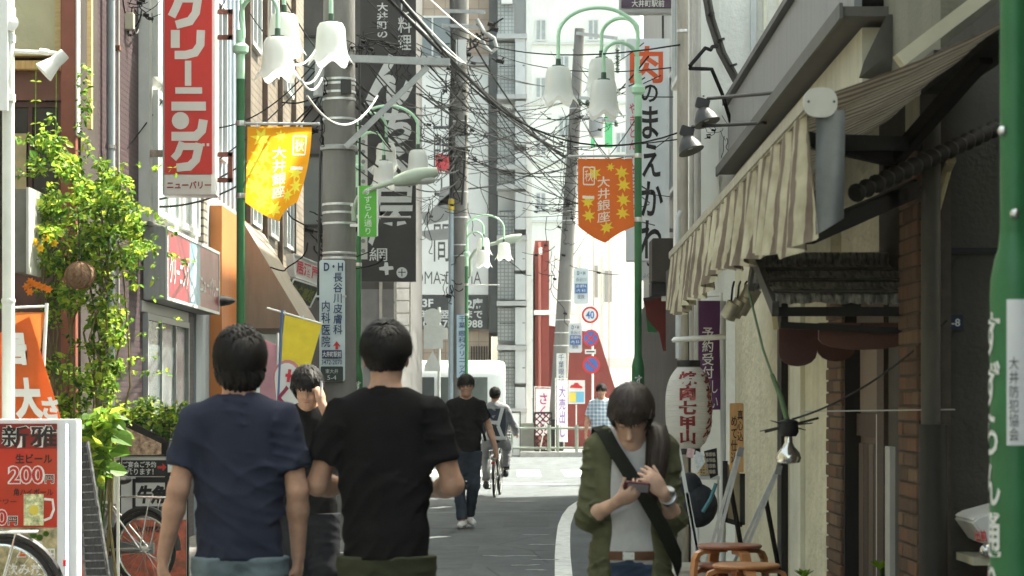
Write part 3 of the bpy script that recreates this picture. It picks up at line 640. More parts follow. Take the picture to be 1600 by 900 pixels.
mb = MB(); mb.add([(x0,yr,zr+.02),(x1,yr,zr+.02),(x1,yr+.22,zr-.05),(x0,yr+.22,zr-.05),(x0,yr,zr-.02),(x1,yr,zr-.02),(x1,yr+.22,zr-.09),(x0,yr+.22,zr-.09)], [(0,1,2,3),(7,6,5,4),(3,2,6,7),(0,3,7,4),(1,5,6,2)]); mb.build('rear_thatch', THA, hd)
mb = MB(); mb.bar((x0,ye-.03,ze-.03), (x0,yr+.01,zr+.055), .03, .07); mb.build('barge_board', mat('weathered_pole', (0,0,0)), hd)
mb = MB(); mb.bar((x0,yr+.22,zr-.07), (x0,yr-.01,zr+.055), .03, .07); mb.build('barge_board', mat('weathered_pole', (0,0,0)), hd)
wbox('eave_beam', x0+.02, x1, ye+.02, ye+.07, ze-.060, ze-.018, WOOD_K, hd)
for xx in (x0+.03,): 
    mb = MB(); mb.bar((xx,ye+.05,ze-.10), (1.84,ye+.05,ze-.13), .03, .03); mb.build('brace', WOOD_K, hd)
# cloud-shaped boards hanging below
def cloud(nm, xa, xb, y, z1, dep, n, m):
    pts = [Vector((xa,y,z1)), Vector((xb,y,z1))]; w = (xb-xa)/n; seg = []
    for i in range(n):
        c = xb-w*(i+.5)
        for k in range(9):
            a = math.pi*k/8; seg.append(Vector((c+w/2*math.cos(a), y, z1-dep*(.55+.12*i)-dep*.35*math.sin(a))))
    mb = MB(); mb.prism([pts[0], pts[1]]+seg, Vector((0,.03,0))); return mb.build(nm, m, hd)
CLD = mat('oxblood_board', (.115,.050,.038), .6, .18, 8, .15, 60)
cloud('cloud_board', 1.29, 1.66, 11.45, ze-.09, .19, 2, mat('oxblood_board_dark', (.085,.034,.028), .6, .2, 8)); cloud('cloud_board', 1.42, 1.84, ye+.10, ze-.088, .14, 1, CLD)  # the farther board has a darker tone than the near one
mb = MB(); mb.tube([(1.62,ye+.09,ze-.09),(1.61,ye+.08,ze-.105),(1.63,ye+.08,ze-.115),(1.64,ye+.085,ze-.10)], .004, 6); mb.build('hook', DKMET, hd)

# ------------------------------------------------------------------ striped awning
aw = thing('striped_awning', (1.4,12.8,2.0), 'long brown and cream striped awning with wavy valance over the eatery', 'awning')
def stripe_mat(name, c1, c2, period, duty, axis=1, warp=0.0, trans=.12):
    m = bpy.data.materials.new(name); m.use_nodes = True; N = m.node_tree.nodes; L = m.node_tree.links; b = N['Principled BSDF']; b.inputs['Roughness'].default_value = .85
    g = N.new('ShaderNodeNewGeometry'); s = N.new('ShaderNodeSeparateXYZ'); L.new(g.outputs['Position'], s.inputs[0])
    a = N.new('ShaderNodeMath'); a.operation = 'MULTIPLY'; a.inputs[1].default_value = 1/period; L.new(s.outputs[axis], a.inputs[0])
    if warp:
        wn_ = N.new('ShaderNodeTexNoise'); wn_.inputs['Scale'].default_value = 7; wn_.inputs['Detail'].default_value = 3; w1 = N.new('ShaderNodeMath'); w1.operation = 'MULTIPLY_ADD'; w1.inputs[1].default_value = warp; L.new(wn_.outputs['Fac'], w1.inputs[0]); L.new(s.outputs[axis], w1.inputs[2]); L.new(g.outputs['Position'], wn_.inputs['Vector']); L.new(w1.outputs[0], a.inputs[0])
    fr = N.new('ShaderNodeMath'); fr.operation = 'FRACT'; L.new(a.outputs[0], fr.inputs[0])
    t = N.new('ShaderNodeValToRGB'); e = t.color_ramp.elements; e[0].color = (*c1,1); e[0].position = duty-.03; e[1].color = (*c2,1); e[1].position = duty+.03; L.new(fr.outputs[0], t.inputs[0])
    n = N.new('ShaderNodeTexNoise'); n.inputs['Scale'].default_value = 5; n.inputs['Detail'].default_value = 7
    r = N.new('ShaderNodeValToRGB'); r.color_ramp.elements[0].position = .3; r.color_ramp.elements[0].color = (.62,.60,.55,1); r.color_ramp.elements[1].position = .65
    L.new(n.outputs['Fac'], r.inputs[0]); mx = N.new('ShaderNodeMix'); mx.data_type = 'RGBA'; mx.blend_type = 'MULTIPLY'; mx.inputs['Factor'].default_value = 1
    L.new(t.outputs[0], mx.inputs[6]); L.new(r.outputs[0], mx.inputs[7]); L.new(mx.outputs[2], b.inputs['Base Color'])
    tr = N.new('ShaderNodeBsdfTranslucent'); L.new(mx.outputs[2], tr.inputs[0]); ms = N.new('ShaderNodeMixShader'); ms.inputs[0].default_value = trans
    L.new(b.outputs[0], ms.inputs[1]); L.new(tr.outputs[0], ms.inputs[2]); L.new(ms.outputs[0], N['Material Output'].inputs[0]); return m
AWN = stripe_mat('awning_stripe', (.50,.46,.33), (.19,.145,.11), .15, .60, 1, .08)
ya, yb, zf = 8.4, 17.3, 2.50
def fx(y): return rx(.953, y)
mb = MB(); n = 60; vs = []; fs = []
for i in range(n+1):
    y = ya+(yb-ya)*i/n
    for j in range(5):
        t = j/4; x = fx(y)+(rx(1.75,y)-fx(y))*t; z = zf+.02+.34*t-.03*math.sin(math.pi*t)+.006*math.sin(i*.9+j)
        vs.append((x, y, z))
for i in range(n):
    for j in range(4): fs.append((i*5+j, i*5+j+1, i*5+5+j+1, i*5+5+j))
mb.add(vs, fs, True); link_mesh('fabric', mb.mesh('fabric'), stripe_mat('awning_top_stripe', (.34,.30,.22), (.12,.085,.065), .16, .55, 1, 0, .25), aw)
mb = MB(); n = 360; rows = 9; vs = []; fs = []
for i in range(n+1):
    y = ya+(yb-ya)*i/n; u = (y-ya)
    drop = .40+.035*math.sin(u*1.05+.6)+.02*math.sin(u*2.7)+(.03 if u < .6 else 0)
    for j in range(rows):
        t = j/(rows-1)
        wv = (.012+.030*t)*math.sin(u*13.5+1.6*math.sin(u*1.7)+t*1.3)+.012*t*math.sin(u*31+t*2)
        vs.append((fx(y)-.012+wv-.01*t, y+.02*t*math.sin(u*11), zf-.02-drop*t-.008*t*math.sin(u*13.5)))
for i in range(n):
    for j in range(rows-1): fs.append((i*rows+j, i*rows+j+1, (i+1)*rows+j+1, (i+1)*rows+j))
mb.add(vs, fs, True); link_mesh('valance', mb.mesh('valance'), AWN, aw)
# near end: the side flap that hangs from the end of the front bar
mb = MB(); vs = []; fs = []
for i in range(9):
    t = i/8
    for j in range(6): q = j/5; vs.append((fx(ya)+.02+.10*t, ya-.01+.02*math.sin(t*5+q*2), zf-.02-(.44-.06*t)*q))
for i in range(8):
    for j in range(5): fs.append((i*6+j, i*6+j+1, i*6+7+j, i*6+6+j))
mb.add(vs, fs, True); link_mesh('side_flap', mb.mesh('side_flap'), mat('grey_vinyl', (.15,.155,.15), .6, .25, 6, dirt=.4), aw)
BAR = mat('weathered_bar', (.34,.32,.25), .55, .25, 12, dirt=.5)
mb = MB(); mb.bar((fx(ya),ya,zf+.005), (fx(yb),yb,zf+.005), .05, .06); mb.build('front_bar', BAR, aw, bevel=.008)
mb = MB(); rbox(mb, Vector((fx(ya)+.035,ya-.012,zf+.01)), XU, ZU, -YU, .12, .105, .02, .045, 5); cp = mb.build('end_cap', mat('off_white_plastic', (.55,.53,.46), .5, .1, 10, dirt=.25), aw)
for dx in (-.045,.045): mb = MB(); mb.sphere((fx(ya)+.035+dx,ya-.034,zf+.01), .005, 8, 5); mb.build('screw', DKMET, cp)
ARM = mat('arm_bronze', (.016,.014,.012), .6, .2, 10, spec=.15)
for y0 in (9.0, 13.2):
    e = Vector((rx(1.70,y0), y0, zf+.31)); k = Vector((rx(1.50,y0+1.3), y0+1.1, zf-.02)); f = Vector((fx(y0+.1)+.03, y0+.15, zf-.03))
    mb = MB(); mb.bar(f, k, .05, .06); mb.bar(k, e+Vector((.05,.3,0)), .055, .07); arm = mb.build('folding_arm', ARM, aw, bevel=.006)
    mb = MB(); mb.lathe(k-Vector((0,0,.06)), [(.045,0),(.045,.12)], 14); mb.build('elbow_joint', ARM, arm)
mb = MB(); mb.bar(W(1262,368,9.6), W(1548,244,10.9), .05, .075); mb.build('support_beam', ARM, aw, bevel=.006)
mb = MB(); mb.bar(W(1282,222,8.9), W(1512,226,10.9), .05, .06); mb.build('stay_bar', ARM, aw, bevel=.006)
mb = MB(); p0, p1 = W(1335,303,9.3), W(1610,175,10.5); N_ = 100
mb.tube([p0.lerp(p1, i/N_) for i in range(N_+1)], [.030+.009*math.sin(i*math.pi/2.5) for i in range(N_+1)], 12); mb.build('ribbed_roll', mat('ribbed_dark', (.026,.022,.018), .7, .3, 10), aw)
wbox('cassette', 1.80, 1.95, 8.35, 10.42, 2.80, 2.93, ARM, aw)

# ------------------------------------------------------------------ white plaster building further on
rb2 = thing('plaster_building', (4,23,0), 'white plaster building with ribbed siding rising behind the eatery on the right', 'building')
PLA = mat('white_plaster', (.80,.80,.75), .85, .05, 3, .5, 25, dirt=.16); SID = mat('cream_siding', (.66,.64,.52), .6, .06, 3, dirt=.15)
wbox('wall', 1.58, 9, 20.5, 23.2, 0, 10.2, PLA, rb2); wbox('sun_block_wing', 2.15, 9, 23.21, 27.9, 0, 10.2, PLA, rb2)  # second box: unseen wing added to keep sun from coming through the gap
wbox('corner_strip', 1.575, 1.79, 20.47, 20.497, 0, 10.2, mat('plaster_light', (.74,.74,.69), .8, .04, 3, dirt=.12), rb2)
for i in range(14):
    wbox('siding_rib', 2.30+i*.055, 2.335+i*.055, 20.455, 20.498, 3.2, 10.2, SID, rb2)
wbox('pipe', 2.06, 2.11, 20.44, 20.498, 3.0, 10.2, mat('pale_pipe', (.48,.50,.50), .5, .1), rb2)
wbox('pipe', 2.17, 2.20, 20.44, 20.498, 3.0, 10.2, mat('cream_siding', (0,0,0)), rb2)
window_y(rb2, 20.49, 3.0, 3.9, 4.4, 6.2, WHF, FROST, 1, .06)
window_x(rb2, 1.58, 21.2, 22.6, 4.4, 5.8, -1, WHF, GLASS, 1)
# shop fronts on its street side
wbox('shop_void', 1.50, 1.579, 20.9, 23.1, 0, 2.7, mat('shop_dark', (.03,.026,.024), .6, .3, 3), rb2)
r3 = thing('sign_building', (4,33,0), 'grey building carrying the tall white signboard on the right', 'building')
wbox('wall', 2.02, 9, 28, 36.4, 0, 13.2, mat('pale_grey_render', (.45,.46,.45), .8, .08, 2, dirt=.2), r3)
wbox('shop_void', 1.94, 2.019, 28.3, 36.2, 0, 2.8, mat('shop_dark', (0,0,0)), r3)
for y0 in (28.8,31.4,34): window_x(r3, 2.02, y0, y0+1.5, 4, 5.5, -1, WHF, GLASS, 1)

# unseen houses added on either side of the camera to hold back sky light
for x0_, x1_, y1_, lab, m_ in ((3.3, 9, 9.4, 'unseen plain grey house added on the right to hold back sky light', GREYW), (-11, -5.4, 15, 'unseen plain brown house added on the left to hold back sky light', OLIVEW)):
    nb = thing('shading_house', ((x0_+x1_)/2,3,0), lab, 'house'); wbox('wall', x0_, x1_, -14, y1_, 0, 6.4, m_, nb); wbox('roof', x0_-.15, x1_+.15, -14.1, y1_+.1, 6.402, 6.6, DKMET, nb)
    for k in range(4): window_x(nb, x0_ if x0_ > 0 else x1_, -10+k*4.5, -8+k*4.5, 3.9, 5.4, -1 if x0_ > 0 else 1, WHF, GLASS, 1)
# ------------------------------------------------------------------ street lamps with bell shades
GRN = mat('lamp_green', (.030,.140,.050), .42, .12, 6, dirt=.12, spec=.35); MINT = mat('lamp_mint', (.42,.66,.47), .4, .08, 6, dirt=.1)
BELL = mat('opal_glass', (.88,.89,.87), .25, .02, 5, trans=.6, spec=.6)
WLET = mat('white_letter', (.66,.66,.63), .6, .03)
def bell_mb(c):
    """scalloped lily-of-the-valley shade hanging from c"""
    mb = MB(); prof = [(.055,0),(.098,-.010),(.120,-.05),(.128,-.13),(.132,-.21),(.142,-.27),(.165,-.315),(.188,-.338)]
    def rf(a, i):
        k = max(0, i-4)/3; s = math.cos(6*a); return (1+.08*k*s, -.034*k*k*s)
    mb.lathe_open(c, prof, 42, rf)
    inn = [(r-.006, h) for r, h in reversed(prof)]
    mb.lathe_open(c, inn, 42, lambda a, i: rf(a, len(prof)-1-i)); return mb
def street_lamp(base, side, label, sticker=False, text_ang=None, top=True):
    t = thing('street_lamp', base, label, 'street lamp', 'green lily lamps along the street'); bx, by = base[0], base[1]
    mb = MB(); mb.lathe((bx,by,0), [(.085,0),(.085,.03),(.062,.05),(.062,1.74),(.060,1.78),(.050,1.83),(.040,1.86),(.036,1.90)], 22); b_ = mb.build('base', GRN, t)
    mb = MB(); mb.tube([(bx,by,1.89),(bx,by,4.2)], .036, 16); mb.build('shaft', GRN, t)
    mb = MB(); mb.tube([(bx,by,4.2),(bx,by,4.62)], .036, 16); mb.lathe((bx,by,4.46), [(.036,-.05),(.066,-.03),(.070,.02),(.036,.05)], 18); mb.build('upper_shaft', MINT, t)
    for (ox, oy, hang, topz) in ((.775,0,4.70,5.26), (.345,.28,4.82,5.18), (.345,-.28,4.53,4.90)):
        r_ = math.hypot(ox, oy); d = Vector((ox*side, oy, 0)).normalized(); p0 = Vector((bx,by,4.55))
        st = .34 if ox > .5 else .12
        pts = [p0+d*.022, Vector((bx,by,4.62))+d*.022]; n = 16; z0 = topz-(r_/2)*.72
        for i in range(n+1):
            a = math.pi*(1-i/n); pts.append(Vector((bx,by,0))+d*(r_/2+.022*0+(r_/2)*math.cos(a))+Vector((0,0,z0+(topz-z0)*math.sin(a))))
        pts.append(Vector((bx,by,hang+.05))+d*r_)
        mb = MB(); mb.tube(pts, .019, 9); arm = mb.build('arm', MINT, t)
        c = Vector((bx,by,hang))+d*r_
        mb = MB(); mb.lathe(c, [(.024,.06),(.026,.0),(.060,-.002),(.060,-.016)], 16); mb.build('holder', mat('dark_collar', (.05,.09,.06), .5, .1), arm)
        sh = bell_mb(c-Vector((0,0,.012))).build('bell_shade', BELL, t)
        mb = MB(); mb.sphere(c-Vector((0,0,.13)), .045, 12, 8, (1,1,1.3)); mb.build('bulb', mat('bulb_white', (.75,.75,.72), .4, 0), sh)
    for z in (3.82, 3.2):
        mb = MB(); mb.lathe((bx,by,z), [(.042,-.022),(.044,0),(.042,.022)], 16); mb.build('clamp', STEEL, t)
    mb = MB(); mb.tube([(bx,by,3.82),(bx+side*.66,by,3.815)], .012, 8); mb.sphere((bx+side*.665,by,3.815), .017, 8, 6); mb.build('banner_bar', mat('bar_grey', (.48,.48,.47), .4, .1), t)
    ta = text_ang if text_ang is not None else R(-90)
    lettering_round(t, 'すずらん通り', WLET, (bx,by), .062, ta, 1.30, .080, .80, .015)
    return t
LAMPS = {'left': (XX(376,20.3),20.3,0), 'left2': (XX(560,30.7),30.7,0), 'right': (XX(997,23),23,0), 'near': (1.334,6.3,0), 'far': (XX(729,49),49,0), 'right2': (XX(1028,33),33,0)}
street_lamp(LAMPS['left'], 1, 'green lamp post with sunlit glowing bell shades at left, holding the blazing banner')
street_lamp(LAMPS['left2'], 1, 'green lamp post with bell shades beside the concrete pole and black banner')
street_lamp(LAMPS['right'], -1, 'green lamp post with bell shades holding the shaded orange banner on the right')
nl = street_lamp(LAMPS['near'], 1, 'nearest green lamp post with white sticker, cut by the right edge', text_ang=R(-168))
street_lamp(LAMPS['far'], 1, 'far green lamp post mostly hidden behind the concrete pole in the middle')
street_lamp(LAMPS['right2'], 1, 'green lamp post low behind the lantern, below the white signboard')
# the sticker wrapped round the nearest post
mb = MB(); vs = []; fs = []; bx, by = 1.334, 6.3
for i in range(9):
    a = R(-118+100*i/8)
    for z in (1.337, 1.722): vs.append((bx+.0635*math.cos(a), by+.0635*math.sin(a), z))
mb.add(vs, [(2*i,2*i+2,2*i+3,2*i+1) for i in range(8)], True); st = mb.build('sticker', mat('sticker_white', (.66,.66,.66), .5, .05), nl)
lettering_round(st, '大井防犯協会', mat('sticker_ink', (.08,.085,.09), .6, .05), (bx,by), .0637, R(-101), 1.46, .026, .225, .0)
for z, q in ((1.95,-96),(2.17,-150)):
    mb = MB(); a = R(q); mb.sphere((bx+.037*math.cos(a), by+.037*math.sin(a), z), .014, 8, 6); mb.build('bolt', STEEL, nl)

# ------------------------------------------------------------------ autumn banners hung on the lamps
def banner(base, side, w, h, m, label, wav, lean, star_m, txt_m, seed=1, ztop=3.79, star_list=None, flip=1):
    bx, by, _ = base; x0 = bx+side*.06 if side > 0 else bx-.055-w
    t = thing('banner', (x0+w/2, by, ztop-h), label, 'banner', 'orange banners hung on the lamps')
    def S(u, v, off=0):   # u 0..1 across, v 0 top..1 bottom tip
        sh = lean*v*v
        return Vector((x0+w*u+sh*w*(1.0 if u > .5 else .15)*(abs(u-.5)*2), by-.02+wav*math.sin(u*5+v*4+seed)*(.3+v)+off, ztop-h*v-.02*math.sin(u*6.3)*v))
    n, k = 110, 170; vs = []; fs = []; cu = []
    for j in range(k+1):
        for i in range(n+1):
            u = i/n; lim = .80+.20*(1-abs(2*u-1)); vs.append(S(u, lim*j/k))
    for j in range(k):
        for i in range(n):
            a = j*(n+1)+i; fs.append((a, a+1, a+n+2, a+n+1)); u = (i+.5)/n; cu.append((u, (.80+.20*(1-abs(2*u-1)))*(j+.5)/k))
    mb = MB(); mb.add(vs, fs, True); cl = link_mesh('cloth', mb.mesh('cloth'), m, t); cu = np.array(cu); slot = np.zeros(len(fs), np.int32)
    for q in (star_m, txt_m): cl.data.materials.append(q)
    def flat_on(V, Fc, nm, mm):
        # the print is dyed into the cloth: faces of the weave inside the outline take the print's colour
        idx = 1 if mm == star_m else 2; V = np.array(V)
        for f in Fc:
            P = V[list(f)]; lo, hi = P.min(0), P.max(0); ok = np.where((cu[:,0] >= lo[0]) & (cu[:,0] <= hi[0]) & (cu[:,1] >= lo[1]) & (cu[:,1] <= hi[1]))[0]
            if not len(ok): continue
            x, y = cu[ok,0], cu[ok,1]; ins = np.zeros(len(ok), bool)
            for a in range(len(P)):
                (x1, y1), (x2, y2) = P[a], P[(a+1) % len(P)]
                c_ = ((y1 > y) != (y2 > y)); xi = (x2-x1)*(y-y1)/((y2-y1) if y2 != y1 else 1e-9)+x1; ins ^= c_ & (x < xi)
            slot[ok[ins]] = idx
    # maple leaves
    rng = random.Random(seed)
    for (u, v, r_) in star_list:
        pts = []; a0 = rng.uniform(0, 6.28)
        for q in range(14):
            rr = r_ if q % 2 == 0 else r_*.48
            if q % 4 == 0: rr *= 1.12
            pts.append((u+rr*math.cos(a0+q*math.pi/7), v+rr*math.sin(a0+q*math.pi/7)*w/h))
        flat_on(pts, [tuple(range(14))], 'leaf_print', star_m)
    V, Fc = text_flat('大井銀座', .23, .55, .008, True); flat_on([((.47 if flip > 0 else .50)+a, .48-b) for a, b in V], Fc, 'lettering', txt_m)
    bx0 = .10 if flip > 0 else .72
    fr = [(bx0,.10),(bx0+.2,.10),(bx0+.2,.30),(bx0,.30)]
    for (a, b) in ((0,1),(1,2),(2,3),(3,0)):
        pa, pb = fr[a], fr[b]; d = Vector((pb[0]-pa[0], pb[1]-pa[1])).normalized(); nn = Vector((-d.y, d.x))*.008
        flat_on([(pa[0]-nn.x,pa[1]-nn.y),(pb[0]-nn.x,pb[1]-nn.y),(pb[0]+nn.x,pb[1]+nn.y),(pa[0]+nn.x,pa[1]+nn.y)], [(0,1,2,3)], 'frame_print', txt_m)
    V, Fc = text_flat('秋', .15, .13, .0); flat_on([(bx0+.1+a, .20-b) for a, b in V], Fc, 'lettering', txt_m)
    flat_on([(bx0-.02,.43),(bx0+.2,.43),(bx0+.2,.465),(bx0-.02,.465)], [(0,1,2,3)], 'label_print', txt_m)
    cl.data.polygons.foreach_set('material_index', slot)
    for u in (.15,.85):
        mb = MB(); p = S(u, 0); mb.tube([p+Vector((0,0,-.01)), p+Vector((0,.012,.02)), p+Vector((0,.015,.035))], .006, 6); mb.build('clip', STEEL, t)
    return t
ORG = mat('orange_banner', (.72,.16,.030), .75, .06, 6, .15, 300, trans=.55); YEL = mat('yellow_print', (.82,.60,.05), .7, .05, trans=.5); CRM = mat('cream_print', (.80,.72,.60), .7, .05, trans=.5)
SL = [(.30,.17,.13),(.80,.17,.13),(.83,.32,.13),(.18,.50,.12),(.82,.50,.13),(.20,.66,.12),(.52,.82,.12),(.80,.66,.12),(.60,.10,.08)]
banner(LAMPS['left'], 1, .55, .81, mat('orange_banner_lit', (.95,.42,.02), .75, .06, 6, .15, 300, trans=.8), 'sunlit yellow orange banner twisting in the wind on the left lamp', .022, -.34, mat('yellow_print_lit', (.98,.86,.08), .7, .05, trans=.8), mat('cream_print_lit', (.95,.93,.85), .7, .05, trans=.8), 3, star_list=[(.22,.12,.16),(.24,.30,.17),(.12,.44,.15),(.28,.5,.14),(.14,.62,.16),(.30,.68,.14),(.22,.78,.13),(.42,.86,.13),(.80,.5,.13),(.85,.64,.13),(.7,.74,.12),(.52,.10,.10)], flip=-1)  # lit copies of the banner colours, with the sun's glow put into them
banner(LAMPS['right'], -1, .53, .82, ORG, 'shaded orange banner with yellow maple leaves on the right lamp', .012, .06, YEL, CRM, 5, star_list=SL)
b2 = thing('banner', W(1048,575,30), 'small far orange banner just above the paper lantern', 'banner', 'orange banners hung on the lamps')
mb = MB(); q = [W(1039,541,30), W(1060,541,30), W(1060,568,30), W(1050,578,30), W(1040,566,30)]; mb.prism(q, Vector((0,.01,0))); mb.build('cloth', ORG, b2)
for px, py in ((1043,548),(1056,549),(1054,562),(1045,565),(1049,572),(1057,555)):
    mb = MB(); mb.lathe(W(px,py,29.985), [(.0,-.002),(.022,-.002),(.022,.002),(0,.002)], 10, axis=(0,1,0)); mb.build('leaf_print', YEL, b2)
lettering(b2, '大井銀座', CRM, W(1050,557,29.995), XU, ZU, .045, .17, .01, True)

# ------------------------------------------------------------------ concrete utility poles
POLE = mat('pole_concrete', (.165,.16,.15), .85, .16, 5, .3, 60, stretch=(1,1,.3), dirt=.4); BAND = mat('steel_band', (.55,.56,.56), .35, .15, 20, metal=.8)
def utility_pole(p0, p1, r0, r1, label, bands, nm='utility_pole', m=POLE):
    t = thing(nm, p0, label, 'utility pole'); mb = MB(); p0, p1 = Vector(p0), Vector(p1)
    mb.tube([p0.lerp(p1, i/8) for i in range(9)], [r0+(r1-r0)*i/8 for i in range(9)], 20); mb.build('shaft', m, t)
    for z in bands:
        f = (z-p0.z)/(p1.z-p0.z); c = p0.lerp(p1, f); r_ = r0+(r1-r0)*f
        mb = MB(); mb.lathe(c, [(r_+.004,-.012),(r_+.006,0),(r_+.004,.012)], 20); mb.build('band', BAND, t)
    return t
Y1 = 25.0; P1 = (XX(530,Y1), Y1, 0)
up1 = utility_pole(P1, (P1[0]-.0, Y1, 9.5), .185, .155, 'thick concrete utility pole with the clinic plate left of centre', [ZZ(y,Y1) for y in (125,132,145,156,187,320,333,396,404,350)])
mb = MB(); mb.lathe((P1[0],Y1,ZZ(232,Y1)), [(.175,-.03),(.20,-.02),(.20,.02),(.175,.03)], 20); mb.build('collar', mat('galvanised', (.30,.31,.31), .45, .15, 10, metal=.5), up1)
GALV = mat('galvanised', (0,0,0))
mb = MB(); mb.bar(W(535,91,Y1-.22), W(703,97,Y1-.22), .05, .075); mb.build('crossarm', GALV, up1)
mb = MB(); mb.bar(W(540,230,Y1-.2), W(668,105,Y1-.2), .03, .06); mb.build('brace', GALV, up1)
mb = MB(); mb.tube([W(562,300,Y1-.12), W(562,60,Y1-.12)], .012, 6); mb.tube([W(497,470,Y1), W(500,260,Y1), W(508,120,Y1)], .014, 6); mb.build('riser_cable', DKMET, up1)
mb = MB(); mb.tube([W(500,98,Y1-.2), W(497,150,Y1-.2)], .05, 10); mb.build('cylinder_box', mat('grey_can', (.33,.34,.34), .5, .1), up1)
mb = MB(); mb.box(P1[0]+.03,P1[0]+.14,Y1-.2,Y1-.15,ZZ(150,Y1),ZZ(128,Y1)); mb.build('splice_box', DKMET, up1)
for y in (320,352): mb = MB(); mb.bar(W(545,y,Y1-.1), W(562,y,Y1-.15), .03, .03); mb.build('sign_bracket', BAND, up1)
# cobra-head street light on that pole
cl = thing('street_light', W(556,340,Y1), 'grey green curved street light arm over the lily lamp beside the pole', 'street light')
mb = MB(); pts = [W(553,345,Y1-.2), W(553,325,Y1-.22), W(560,308,Y1-.25), W(575,297,Y1-.3), (W(600,289,Y1-.33)), W(622,282,Y1-.35)]; mb.tube(pts, .026, 10); mb.build('arm', mat('sage_metal', (.36,.42,.34), .45, .12, 6, dirt=.15), cl)
mb = MB(); a = W(615,284,Y1-.35); b = W(684,268,Y1-.35); n = 10
mb.tube([a.lerp(b, i/n) for i in range(n+1)], [.025+.062*math.sin(math.pi*(.12+.78*i/n)) for i in range(n+1)], 14); mb.build('head', mat('sage_metal', (0,0,0)), cl)
mb = MB(); mb.sphere(W(662,281,Y1-.35), .085, 14, 8, (1.5,.8,.6)); mb.build('lens', mat('lens_glass', (.45,.47,.44), .2, .1), cl)
# clinic plate on the pole
def plate(parent, c, w, h, m, rad, t=.02, u=XU, v=ZU): mb = MB(); rbox(mb, c, u, v, -YU, w, h, t, rad); return mb.build('plate', m, parent)
cp = thing('clinic_sign', W(519,596,Y1-.22), 'pale blue rounded clinic plate with dark blue lettering on the thick concrete pole', 'sign')
Ys = Y1-.22; PXM = Ys/FPX
plate(cp, W(519,501,Ys), 40*PXM, 190*PXM, mat('plate_pale_blue', (.50,.58,.60), .4, .05, 3, dirt=.12), .03)
NV = mat('navy_ink', (.022,.045,.11), .5, .05); yy = Ys-.021
lettering(cp, 'D・H', NV, W(521,417,yy), XU, ZU, 30*PXM, 13*PXM, .03, proud=.003)
lettering(cp, '長谷川皮膚科', NV, W(528,474,yy), XU, ZU, 14*PXM, 98*PXM, .012, True); lettering(cp, '内科医院', NV, W(509,506,yy), XU, ZU, 14*PXM, 74*PXM, .012, True)
mb = MB(); mb.prism([W(x,y,yy-.002) for x,y in ((526,533),(532,541),(528,540),(528,546),(524,546),(524,540),(520,541))], Vector((0,.002,0))); mb.build('arrow', mat('arrow_red', (.45,.03,.03), .5, 0), cp)
mb = MB(); mb.box(*sorted((W(503,548,yy).x, W(534,548,yy).x)), yy-.004, yy-.001, ZZ(560,yy), ZZ(547,yy)); nb_ = mb.build('name_panel', NV, cp)
lettering(nb_, '大井町駅前', WLET, W(518.5,553.5,yy-.004), XU, ZU, 29*PXM, 9*PXM, .01); lettering(cp, '3472-2070', NV, W(518.5,566,yy), XU, ZU, 32*PXM, 7*PXM, .01)
mb = MB(); rbox(mb, W(518.5,584,yy-.001), XU, ZU, -YU, 35*PXM, 23*PXM, .003, .012); nb_ = mb.build('address_panel', mat('dark_green_plate', (.018,.03,.028), .5, .1), cp)
lettering(nb_, '東大井', mat('grey_letter', (.45,.47,.46), .6, 0), W(518.5,580,yy-.004), XU, ZU, 20*PXM, 7*PXM, .0); lettering(nb_, '5-4', mat('grey_letter', (0,0,0)), W(518.5,590,yy-.004), XU, ZU, 14*PXM, 7*PXM, .0)
mb = MB(); mb.bar(W(493,463,Ys+.1), W(541,463,Ys-.012), .008, .02); mb.build('strap', BAND, cp)
# green street-name sign
gn = thing('street_name_sign', W(575,370,24.7), 'green vertical street name sign with white kana beside the concrete pole', 'sign')
Yg = 24.7; g_ = Yg/FPX; plate(gn, W(575,330,Yg), 31*g_, 80*g_, mat('sign_green', (.10,.42,.045), .4, .08, 4), .025, .03)
lettering(gn, 'すずらん通り', mat('white_letter', (0,0,0)), W(575,330,Yg-.031), XU, ZU, 12*g_, 74*g_, .0, True)
f = MB(); 
for xa, xb, ya_, yb_ in ((559,561.2,291,369),(588.8,591,291,369)): f.box(XX(xa,Yg),XX(xb,Yg),Yg-.035,Yg-.0305,ZZ(yb_,Yg),ZZ(ya_,Yg))
f.build('edging', WHITE, gn)
# ---- middle pole and its street light
Y2 = 54.0; P2 = (XX(717,Y2), Y2, 0)
up2 = utility_pole(P2, (XX(721,Y2),Y2,11.5), .20, .165, 'concrete utility pole wrapped in cables in the middle of the view', [ZZ(y,Y2) for y in (20,40,130,190,245,300,340,383,400)])
mb = MB(); mb.tube([(P2[0]-.18,Y2-.12,.3),(P2[0]-.17,Y2-.12,ZZ(330,Y2))], .062, 10); mb.build('conduit', mat('blue_grey_conduit', (.30,.36,.40), .5, .1), up2)
mb = MB(); mb.tube([(P2[0]-.17,Y2-.13,ZZ(330,Y2)),(P2[0]-.17,Y2-.13,ZZ(312,Y2))], .07, 10); mb.build('marker_sleeve', mat('yellow_sleeve', (.55,.40,.04), .5, .1), up2)
mb = MB(); mb.tube([W(706,310,Y2-.2), W(704,200,Y2-.2), W(708,100,Y2-.2), W(705,-20,Y2-.2)], .05, 8); mb.tube([W(728,180,Y2-.25), W(726,260,Y2-.25), W(722,320,Y2-.2)], .03, 8); mb.build('riser_cable', DKMET, up2)
for y in (17,40): mb = MB(); mb.bar(W(690,y,Y2-.25), W(758,y+2,Y2-.25), .06, .08); mb.build('crossarm', GALV, up2)
wbox('switch_box', XX(713,Y2), XX(729,Y2), Y2-.4, Y2-.2, ZZ(104,Y2), ZZ(66,Y2), mat('pale_grey_panel', (0,0,0)), up2)
